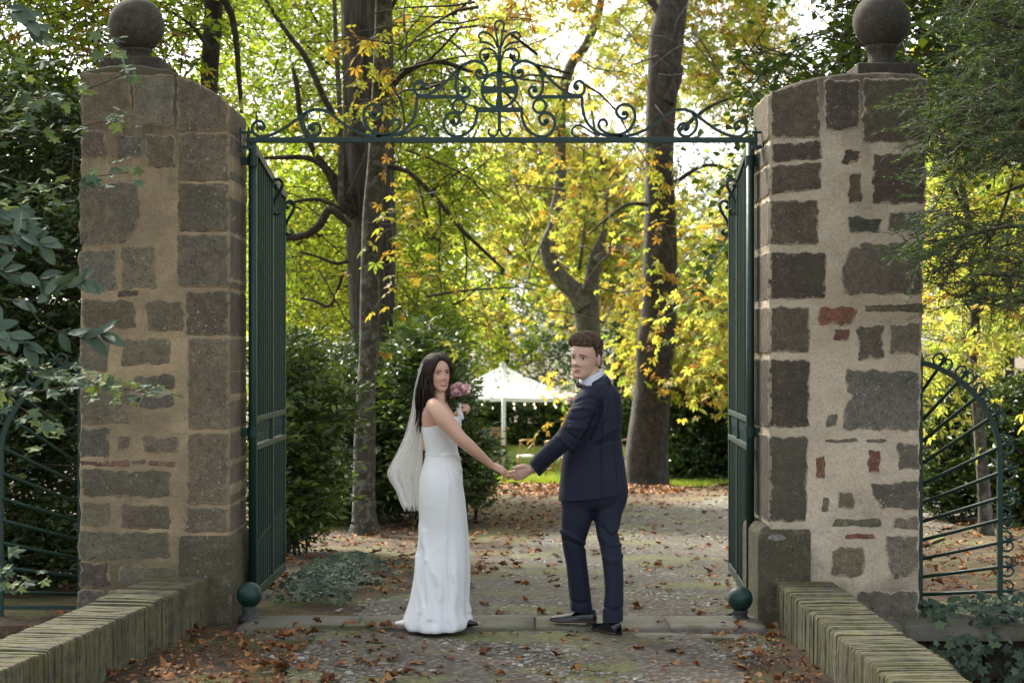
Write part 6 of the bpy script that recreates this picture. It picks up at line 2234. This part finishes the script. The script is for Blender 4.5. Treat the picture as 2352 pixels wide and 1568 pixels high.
# veil: two fine layers that swing out behind
def veil_layer(rowsV, n, depth, ph, folds, dy0):
    q = spline(np.array(rowsV, float), 6)
    v = []; m = len(q)
    for i, (py_, l, r_) in enumerate(q):
        t = i / (m - 1)
        for k in range(n):
            s = k / (n - 1)
            am = .012 + .045 * t
            dyy = dy0 + depth * (s - .5) + am * math.sin(folds * 2 * math.pi * s + ph + t * 1.2) * (1 - .2 * s)
            x_ = l + (r_ - l) * s + 3 * t * math.sin(folds * 4 * math.pi * s + ph)
            y_ = py_ + (10 * math.sin(folds * 2 * math.pi * s + ph) * t * t)
            v.append(SP(x_, y_, dyy))
    f = [(i * n + k, i * n + k + 1, (i + 1) * n + k + 1, (i + 1) * n + k) for i in range(m - 1) for k in range(n - 1)]
    return v, f
VR = [(893, 1066, 1086), (905, 1056, 1078), (921, 1048, 1070), (948, 1041, 1060), (976, 1035, 1053), (1034, 1026, 1050), (1088, 1011, 1054), (1130, 992, 1056), (1165, 974, 1055), (1185, 968, 1053), (1205, 976, 1052), (1225, 989, 1050), (1250, 998, 1048), (1268, 1010, 1047)]
veil = None
for k, (dep, ph, fo, dy0) in enumerate(((.10, 0, 3.2, .02), (.06, 2.1, 4.1, .08))):
    v, f = veil_layer([(a, b + 5 * k, c - 2 * k) for a, b, c in VR], 46, dep, ph, fo, dy0)
    o_ = obj('veil', mesh('veil', v, f, M['veil']), bride)
    if k == 0:
        veil = o_; vv = v
mb = MB()
for k in range(130):
    p = vv[rr.randrange(400, len(vv))]
    mb.add(*ellipsoid(p + Vector((0, -.003, 0)), (.0022, .0022, .0022), None, 5, 4))
o_ = mb.build('veil_beads', M['pearl'], veil, True, 'stuff')

# bouquet
bq = thing('bouquet', 'small bouquet of pink roses and greenery held at the chest of the bride', 'bouquet')
M['rose'] = m_plain('pink_rose_petal', (.72, .47, .49), .6, 40, .2, .05)
M['rose_pale'] = m_plain('pale_rose_petal', (.78, .62, .55), .6, 40, .15, .05)
def rose(c, r0, axis_, mat, parent, name='rose'):
    mb = MB(); ax = Vector(axis_).normalized(); s = ax.orthogonal().normalized(); u = ax.cross(s)
    c = Vector(c)
    rn = random.Random(int(c.x * 1e4))
    for ly, (rad, h, n) in enumerate(((.30, .62, 3), (.55, .60, 4), (.82, .46, 5), (1.0, .25, 6))):
        for k in range(n):
            a0 = 2 * math.pi * k / n + ly * .7 + rn.uniform(-.1, .1)
            v = []
            for i in range(4):
                t = i / 3
                for j in range(5):
                    q = (j / 4 - .5) * 2
                    a = a0 + q * (math.pi / n) * 1.25 * (1 - .25 * t)
                    rr_ = rad * (.35 + .65 * t ** .7) + (.1 * (t ** 3))
                    hh = -.45 + (h + .45) * t - .18 * q * q * t - (.18 * t ** 3 if ly > 1 else 0)
                    v.append(c + (s * math.cos(a) + u * math.sin(a)) * rr_ * r0 + ax * hh * r0)
            f = [(i * 5 + j, i * 5 + j + 1, (i + 1) * 5 + j + 1, (i + 1) * 5 + j) for i in range(3) for j in range(4)]
            mb.add(v, f)
    mb.add(*ellipsoid(c - ax * r0 * .1, (r0 * .35, r0 * .35, r0 * .5), None, 8, 6))
    return mb.build(name, mat, parent, True)
for (x, y, dy, r0, mt) in ((1129, 972, .10, .033, "rose"), (1147, 965, .09, .032, 'rose'), (1160, 977, .08, .034, 'rose'), (1128, 988, .09, .030, 'rose_pale'), (1141, 982, .06, .030, 'rose'), (1150, 972, .15, .032, 'rose_pale'), (1120, 978, .14, .03, 'rose'), (1165, 968, .14, .03, 'rose')):
    rose(SP(x, y, dy), r0, (.15, -.55, .8), M[mt], bq)
C = np.array([tuple(SP(rr.gauss(1140, 11), rr.uniform(984, 1022), .10 + rr.gauss(0, .03))) for _ in range(240)])
C[:, 0] += (C[:, 2] - C[:, 2].mean()) * .15
A = unit(np.stack([RNG.normal(.2, 1, 240), RNG.normal(-.4, .8, 240), RNG.normal(.5, .6, 240)], -1))
leaves('greenery', C, A, rnd_dirs(240), RNG.uniform(.02, .04, 240), T_kite(.35, .05), RNG.random(240), M['leaf_dark'], bq, 'stuff')
mb = MB(); mb.add(*limb([(SP(1146, 1012, .09), .020), (SP(1149, 1030, .085), .018), (SP(1152, 1044, .085), .019)], 12, 3)); mb.build('ribbon_wrap', M['seat_pad'], bq, True)
mb = MB()
for k in range(9):
    mb.tube([SP(1152 + rr.gauss(0, 2), 1042, .085 + rr.gauss(0, .006)), SP(1158 + rr.gauss(0, 3), 1066 + rr.uniform(-6, 6), .085 + rr.gauss(0, .012))], .0022, 5)
mb.build('stems', M['leaf_stem'] if 'leaf_stem' in M else M['leaf_dark'], bq, True)

# ---------------- groom
groom = thing('person', 'groom in a navy suit and bow tie looking back over his shoulder', 'person')
groom['group'] = 'wedding couple'
HG = head_matrix(SP(1464, 895, .0), -33, 2, 5, 1.075)
v, f = head_surface(False)
shapes = [(xf(HG, v), f)]
shapes.append(limb([(SP(1484, 966, .02), (.066, .07)), (SP(1480, 950, .02), (.062, .062)), (SP(1473, 932, .015), (.060, .060)), (SP(1468, 912, .01), (.058, .062))], 18, 4))
for s in (1, -1):
    c = HG @ Vector((s * .0785, .012, tz(.47)))
    rot = HG.to_3x3().normalized() @ Matrix.Rotation(s * .35, 3, 'Z')
    shapes.append(ellipsoid(c, (.010, .023, .036), rot, 14, 10))
shapes.append(limb([(SP(1484, 962, .02), .055), (SP(1478, 1000, -.06), .05), (SP(1448, 1046, -.17), .038), (SP(1420, 1090, -.18), .034), (SP(1382, 1128, -.14), .032), (SP(1346, 1162, -.088), .029), (SP(1326, 1173, -.08), .027)], 14, 4))
shapes += hand(SP(1330, 1172, -.082), (-.112, .0, -.047), (-.10, -.85, -.42), (0, 0, 1), 1.0, (.26, .30, .34, .38), .015, (-.92, -.22, -.20), .027)
body_g = voxel_union('body', shapes, .0039, M['skin_g'], groom, 3)
face_parts(HG, groom, M['hair_g'], M['lips_g'], .0055, .0034, False)
def hair_off_g(P, t):
    x, y, z = P.T
    # short sides, longer quiff on top
    line = np.where(y < -.03, .765 + .25 * (np.abs(x) > .052) * 0, np.interp(y, [-.03, -.012, .004, .03, .05, .09], [.72, .50, .50, .44, .30, .24]))
    m = np.clip((t - line) / .07, 0, 1)
    nz = vnoise(P, 55) * .004 + .0025 * np.sin(x * 220 + y * 90 + vnoise(P, 20) * 2)
    top = np.clip((t - .72) / .15, 0, 1)
    quiff = top * np.clip((-y + .02) / .08, 0, 1)
    return -.012 + m * (.0165 + .012 * top + .004 * quiff + nz * (.6 + 1.4 * top))
v, f = head_surface(False, hair_off_g, 90, 110)
hair = obj('hair', mesh('hair', xf(HG, v), f, M['hair_g']), groom)
mb = MB()
for i in range(620):
    tt = rr.uniform(.72, .99); a = R(rr.uniform(0, 360))
    w = np.interp(tt, HEAD_T[:, 0], HEAD_T[:, 1]); yb = np.interp(tt, HEAD_T[:, 0], HEAD_T[:, 3]); yf = np.interp(tt, HEAD_T[:, 0], HEAD_T[:, 2])
    x_ = w * math.cos(a); y_ = (yb if math.sin(a) > 0 else -yf) * math.sin(a)
    if y_ < -.03 and tt < .80: continue
    p0 = Vector((x_, y_, tz(tt)))
    nrm = Vector((x_, y_ + .0, tz(tt) + .02)).normalized()
    sw = Vector((-.5 - .3 * rr.random(), -.12 if y_ < 0 else .2, .6)).normalized()
    sw = (sw - nrm * sw.dot(nrm) * .7)
    hl = rr.uniform(.75, 1.35)
    p1 = p0 + nrm * .020 + sw * .006; p2 = p1 + nrm * .011 * hl + sw * .018; p3 = p2 + sw * .018 * hl - nrm * .002
    mb.add(*lock([HG @ p for p in (p0 + nrm * .006, p1, p2, p3)], .0042, .0005, 5, 3, .7))
obj('tufts', mesh('tufts', mb.v, mb.f, M['hair_g']), hair)

# jacket: body and sleeves grown together
JK = [(952, 1466, 1520, .060, .03), (958, 1461, 1529, .085, .03), (968, 1455, 1541, .115, .03), (982, 1444, 1549, .14, .03), (1002, 1434, 1554, .155, .03), (1030, 1427, 1556, .165, .03), (1060, 1422, 1555, .165, .03), (1086, 1417, 1553, .158, .03), (1120, 1410, 1556, .152, .03), (1151, 1404, 1561, .155, .03), (1185, 1400, 1566, .165, .03), (1221, 1397, 1571, .172, .03), (1250, 1396, 1573, .176, .03), (1275, 1396, 1574, .177, .03)]
rows = sil_rows(JK, 4)
v, f = loft(rows, 64, 2.25)
V = np.array([tuple(p) for p in v])
low = np.clip((1.05 - V[:, 2]) / .3, 0, 1)
V[:, 2] += low * .030 * np.clip((V[:, 0] - rows[-1][0]) / .2, -1, 1)        # the hem rides up towards the back
sleeve = limb([(SP(1478, 992, -.09), (.070, .075)), (SP(1462, 1012, -.14), (.072, .072)), (SP(1444, 1046, -.185), .068), (SP(1428, 1078, -.20), .065), (SP(1414, 1098, -.195), .063), (SP(1392, 1118, -.17), .060), (SP(1366, 1140, -.125), .056), (SP(1346, 1162, -.085), .0525), (SP(1322, 1186, -.07), .052)], 20, 5)
sleeve_r = limb([(SP(1505, 992, .13), .06), (SP(1505, 1040, .20), .055), (SP(1500, 1090, .23), .05), (SP(1485, 1140, .26), .045), (SP(1475, 1165, .27), .042)], 16, 5)
jk = voxel_union('jacket', [([tuple(p) for p in V], f), sleeve, sleeve_r], .006, M['navy'], groom, 5)
cut_mesh(jk, SP(1336, 1173.5, -.08), (-.80, 0, -.60), True)
_hc = SP(1485, 1240, .03); cut_mesh(jk, _hc, (.115, 0, -1))
# soft creases pressed into the cloth
me = jk.data
co = np.empty(len(me.vertices) * 3, np.float32); me.vertices.foreach_get('co', co); co = co.reshape(-1, 3).astype(float)
no = np.empty(len(me.vertices) * 3, np.float32); me.vertices.foreach_get('normal', no); no = no.reshape(-1, 3).astype(float)
px = (co[:, 0] * FD * 1.0884 / co[:, 1]) + CX * 1.0884; py = HY * 1.0884 - (co[:, 2] - CAMZ) * FD * 1.0884 / co[:, 1]
facing = no[:, 1] < .3
cg = lambda x, y: (1340 + x / 3.563, 800 + y / 3.563)
dsp = .0025 * vnoise(co, 9)
for pts, amp, sig in (([(350, 730), (420, 700), (500, 690)], -.006, 3), ([(330, 800), (430, 780), (540, 800)], .006, 4), ([(290, 880), (400, 890), (520, 860)], -.006, 4), ([(300, 950), (420, 960), (540, 930)], .006, 5), ([(260, 980), (330, 1040), (400, 1070)], -.007, 4), ([(210, 1040), (280, 1110), (330, 1150)], .006, 5),
                      ([(560, 640), (575, 760), (545, 900), (470, 1060)], -.012, 4), ([(590, 640), (610, 780), (590, 900)], .005, 6), ([(650, 600), (660, 760), (640, 900)], -.004, 7), ([(560, 1060), (640, 1000), (730, 960)], .006, 6), ([(540, 1130), (640, 1080), (740, 1060)], -.005, 5),
                      ([(600, 520), (590, 700), (585, 900), (580, 1200), (600, 1500)], -.004, 2.2), ([(500, 660), (540, 700), (556, 760)], .006, 4)):
    q = spline(np.array([cg(*p) for p in pts]), 40)
    d = np.min(np.hypot(px[:, None] - q[None, :, 0], py[:, None] - q[None, :, 1]), axis=1)
    dsp = dsp + amp * np.exp(-(d / sig) ** 2) * facing
co = co + no * dsp[:, None] * 1.5
me.vertices.foreach_set('co', co.astype(np.float32).ravel()); me.update()
# jacket collar, shirt collar, bow tie, pocket, vent, cuff buttons
def collar(rows_, nm, mat, par, gap=None, tilt=0.0):
    v, f = loft(rows_, 48, 2.0, False)
    V = np.array([tuple(p) for p in v])
    a = np.tile(2 * np.pi * np.arange(48) / 48, len(rows_))
    V[:, 2] += tilt * np.cos(a - R(15)) 
    o = obj(nm, mesh(nm, V, f, mat), par)
    md = o.modifiers.new('t', 'SOLIDIFY'); md.thickness = .006; md.offset = 0
    return o
def crow(px_, py_, dy, hw, hd):
    c = SP(px_, py_, dy); return (c.x, c.y, c.z, hw, hd)
collar([crow(1482, 966, .02, .084, .084), crow(1480, 954, .02, .073, .073), crow(1478, 943, .02, .068, .068), crow(1477, 935, .02, .0665, .0665)], 'shirt_collar', M['shirt'], groom, None, .032)
collar([crow(1487, 972, .02, .094, .094), crow(1484, 959, .02, .080, .080), crow(1482, 950, .02, .0745, .075), crow(1485, 957, .02, .080, .080), crow(1489, 970, .02, .095, .096)], 'jacket_collar', M['navy_trim'], jk, None, .040)
mb = MB()
cb_ = SP(1453, 965, -.055)
dv = Vector((.021, -.024, -.010)); 
for s in (-1, 1):
    e = cb_ + dv * s * 1.0
    mb.add(*limb([(cb_, (.008, .010)), (cb_.lerp(e, .5), (.010, .014)), (e, (.010, .018))], 10, 3, (0, 0, 1)))
mb.add(*ellipsoid(cb_ + Vector((-.006, -.004, 0)), (.010, .010, .012)))
mb.build('bow_tie', M['black_satin'], groom, True)
jb = bvh_of(jk)
for pts in (((605, 505), (598, 700), (590, 900), (580, 1100), (575, 1250), (588, 1500), (598, 1566)), ((470, 645), (510, 655), (545, 700), (558, 770), (550, 860)), ((290, 1228), (330, 1224), (375, 1226)), ((640, 560), (690, 640), (720, 760), (725, 900), (700, 1100), (720, 1400), (735, 1540))):
    seam(jb, [cg(*p) for p in pts], .0014, M['seam'], jk)
p_, q_ = SP(1416, 1144, -.135), SP(1446, 1144, -.16)
for k in range(4):
    c = SP(1357 + 4.6 * k, 1176 - 3.2 * k, -.150 - .006 * k)
    v, f = ellipsoid(c, (.006, .0035, .006), None, 8, 6)
    obj('cuff_button', mesh('cuff_button', v, f, M['black_satin']), jk)

# trousers
LGL = [(1200, 1408, 1500, .10, .0), (1247, 1404, 1494, .10, .0), (1270, 1405, 1488, .095, .0), (1299, 1403, 1481, .09, .0), (1331, 1402, 1471, .085, .01), (1352, 1404, 1465, .080, .02), (1380, 1409, 1466, .078, .03), (1411, 1416, 1469, .075, .04), (1470, 1421, 1476, .072, .06), (1508, 1425, 1481, .072, .07), (1545, 1427, 1484, .072, .08)]
LGR = [(1200, 1478, 1566, .11, .03), (1240, 1480, 1568, .11, .02), (1262, 1481, 1562, .105, .01), (1288, 1484, 1554, .095, -.01), (1339, 1491, 1548, .085, -.04), (1366, 1498, 1553, .082, -.06), (1405, 1504, 1558, .08, -.08), (1441, 1509, 1560, .078, -.09), (1475, 1513, 1559, .075, -.10), (1510, 1511, 1558, .075, -.11), (1535, 1509, 1556, .075, -.115), (1570, 1511, 1554, .073, -.125)]
PEL = [(1170, 1412, 1558, .14, .03), (1220, 1404, 1566, .155, .03), (1252, 1405, 1564, .15, .03), (1272, 1415, 1552, .12, .03)]
tr = voxel_union('trousers', [loft(sil_rows(LGL, 5), 32, 2.2), loft(sil_rows(LGR, 5), 32, 2.2), loft(sil_rows(PEL, 4), 48, 2.2)], .006, M['navy'], groom, 4)
cut_mesh(tr, SP(1455, 1527, .075), (-.1, 0, -1), True)
cut_mesh(tr, SP(1532, 1551, -.12), (.1, 0, -1), True)
me = tr.data
co = np.empty(len(me.vertices) * 3, np.float32); me.vertices.foreach_get('co', co); co = co.reshape(-1, 3).astype(float)
no = np.empty(len(me.vertices) * 3, np.float32); me.vertices.foreach_get('normal', no); no = no.reshape(-1, 3).astype(float)
px = (co[:, 0] * FD * 1.0884 / co[:, 1]) + CX * 1.0884; py = HY * 1.0884 - (co[:, 2] - CAMZ) * FD * 1.0884 / co[:, 1]
dsp = .003 * vnoise(co * np.array([1, 1, .5]), 10)
cl = lambda x, y: (1340 + x / 3.733, 1200 + y / 3.733)
for pts, amp, sig in (([(240, 470), (330, 520), (440, 590)], .008, 5), ([(260, 560), (350, 590), (460, 620)], -.007, 4), ([(620, 440), (700, 520), (780, 480)], -.008, 5), ([(600, 520), (700, 600), (790, 600)], .006, 5), ([(640, 720), (720, 760), (810, 700)], .005, 6), ([(640, 1180), (720, 1220), (800, 1190)], -.006, 5), ([(330, 1120), (400, 1150), (500, 1130)], -.005, 5), ([(330, 700), (340, 1000), (345, 1200)], .004, 2.5), ([(760, 640), (770, 900), (760, 1200)], .004, 2.5)):
    q = spline(np.array([cl(*p) for p in pts]), 40)
    d = np.min(np.hypot(px[:, None] - q[None, :, 0], py[:, None] - q[None, :, 1]), axis=1)
    dsp = dsp + amp * np.exp(-(d / sig) ** 2) * (no[:, 1] < .3)
co = co + no * dsp[:, None] * 1.6
me.vertices.foreach_set('co', co.astype(np.float32).ravel()); me.update()

tb_ = bvh_of(tr)
for pts in (((330, 640), (325, 800), (335, 1000), (345, 1210)), ((745, 640), (760, 900), (755, 1100), (745, 1280)), ((590, 190), (560, 260), (535, 340))):
    seam(tb_, [cl(*p) for p in pts], .0014, M['seam'], tr)

def shoe(heel, direction, zg, parent, L=.285):
    d = Vector((direction[0], direction[1], 0)).normalized(); s = Vector((-d.y, d.x, 0))
    prof = [(0, .014, .050), (.02, .028, .080), (.08, .035, .092), (.18, .036, .096), (.30, .036, .092), (.42, .038, .078), (.55, .043, .064), (.70, .047, .056), (.82, .042, .050), (.92, .031, .042), (.98, .018, .030), (1.0, .006, .018)]
    q = spline(np.array(prof), 3)
    base = Vector((heel[0], heel[1], zg))
    v = []; n = 18
    for (u, w, h) in q:
        lift = .010 * max(0, (u - .75) / .25) ** 2
        for k in range(n):
            a = math.pi * k / (n - 1)
            v.append(base + d * (u * L) + s * (w * math.cos(a) * (1 if abs(math.cos(a)) < .98 else 1)) + Vector((0, 0, .022 + lift + (h - .022) * math.sin(a) ** .7)))
    m = len(q)
    f = [(i * n + k, (i + 1) * n + k, (i + 1) * n + k + 1, i * n + k + 1) for i in range(m - 1) for k in range(n - 1)]
    so = obj('shoe', mesh('shoe', v, f, M['black_leather']), parent)
    v = []; f = []
    for (u, w, h) in q:
        lift = .010 * max(0, (u - .75) / .25) ** 2
        for sg, zz in ((-1, .024), (-1, .012), (1, .012), (1, .024)):
            v.append(base + d * (u * L * 1.01 - .001) + s * sg * (w + .004) + Vector((0, 0, zz + lift)))
    for i in range(m - 1):
        for k in range(4):
            f.append((i * 4 + k, i * 4 + (k + 1) % 4, (i + 1) * 4 + (k + 1) % 4, (i + 1) * 4 + k))
    obj('sole', mesh('sole', v, f, M['brown_sole']), so)
    mb = MB()
    pts = [(0.0, .012), (.02, .028), (.08, .034), (.22, .034)]
    vv_ = []
    for (u, w) in pts:
        vv_ += [base + d * (u * L) - s * w, base + d * (u * L) + s * w]
    top_ = [p + Vector((0, 0, .014)) for p in vv_]
    k = len(vv_)
    mb.add(vv_ + top_, [(i, i + 1, i + 3, i + 2) for i in range(0, k - 2, 2)] + [(i + k, i + 2 + k, i + 3 + k, i + 1 + k) for i in range(0, k - 2, 2)] + [(i, i + 2, i + 2 + k, i + k) for i in range(0, k - 2, 2)] + [(i + 1, i + 1 + k, i + 3 + k, i + 3) for i in range(0, k - 2, 2)] + [(0, k, k + 1, 1), (k - 2, k - 1, 2 * k - 1, 2 * k - 2)])
    mb.build('heel', M['brown_sole'], so)
    return so
h1 = S(1492, 1556, 10.74); shoe((h1.x, h1.y), (-1, .12), .032, groom)
h2 = S(1546, 1582, 10.47); shoe((h2.x, h2.y), (-.42, .75), .0, groom)

# boutonniere
bt = thing('boutonniere', 'pale rose boutonniere with small leaves on the lapel of the groom', 'flower')
rose(SP(1427, 1000, -.08), .023, (-.6, -.7, .4), M['rose_pale'], bt)
C = np.array([tuple(SP(rr.gauss(1427, 4), rr.gauss(1011, 5), -.08 + rr.gauss(0, .008))) for _ in range(26)])
leaves('leaves', C, unit(np.stack([RNG.normal(-.4, .6, 26), RNG.normal(-.5, .5, 26), RNG.normal(-.2, .8, 26)], -1)), rnd_dirs(26), RNG.uniform(.018, .032, 26), T_kite(.4, .05), RNG.random(26), M['leaf_dark'], bt, 'stuff')
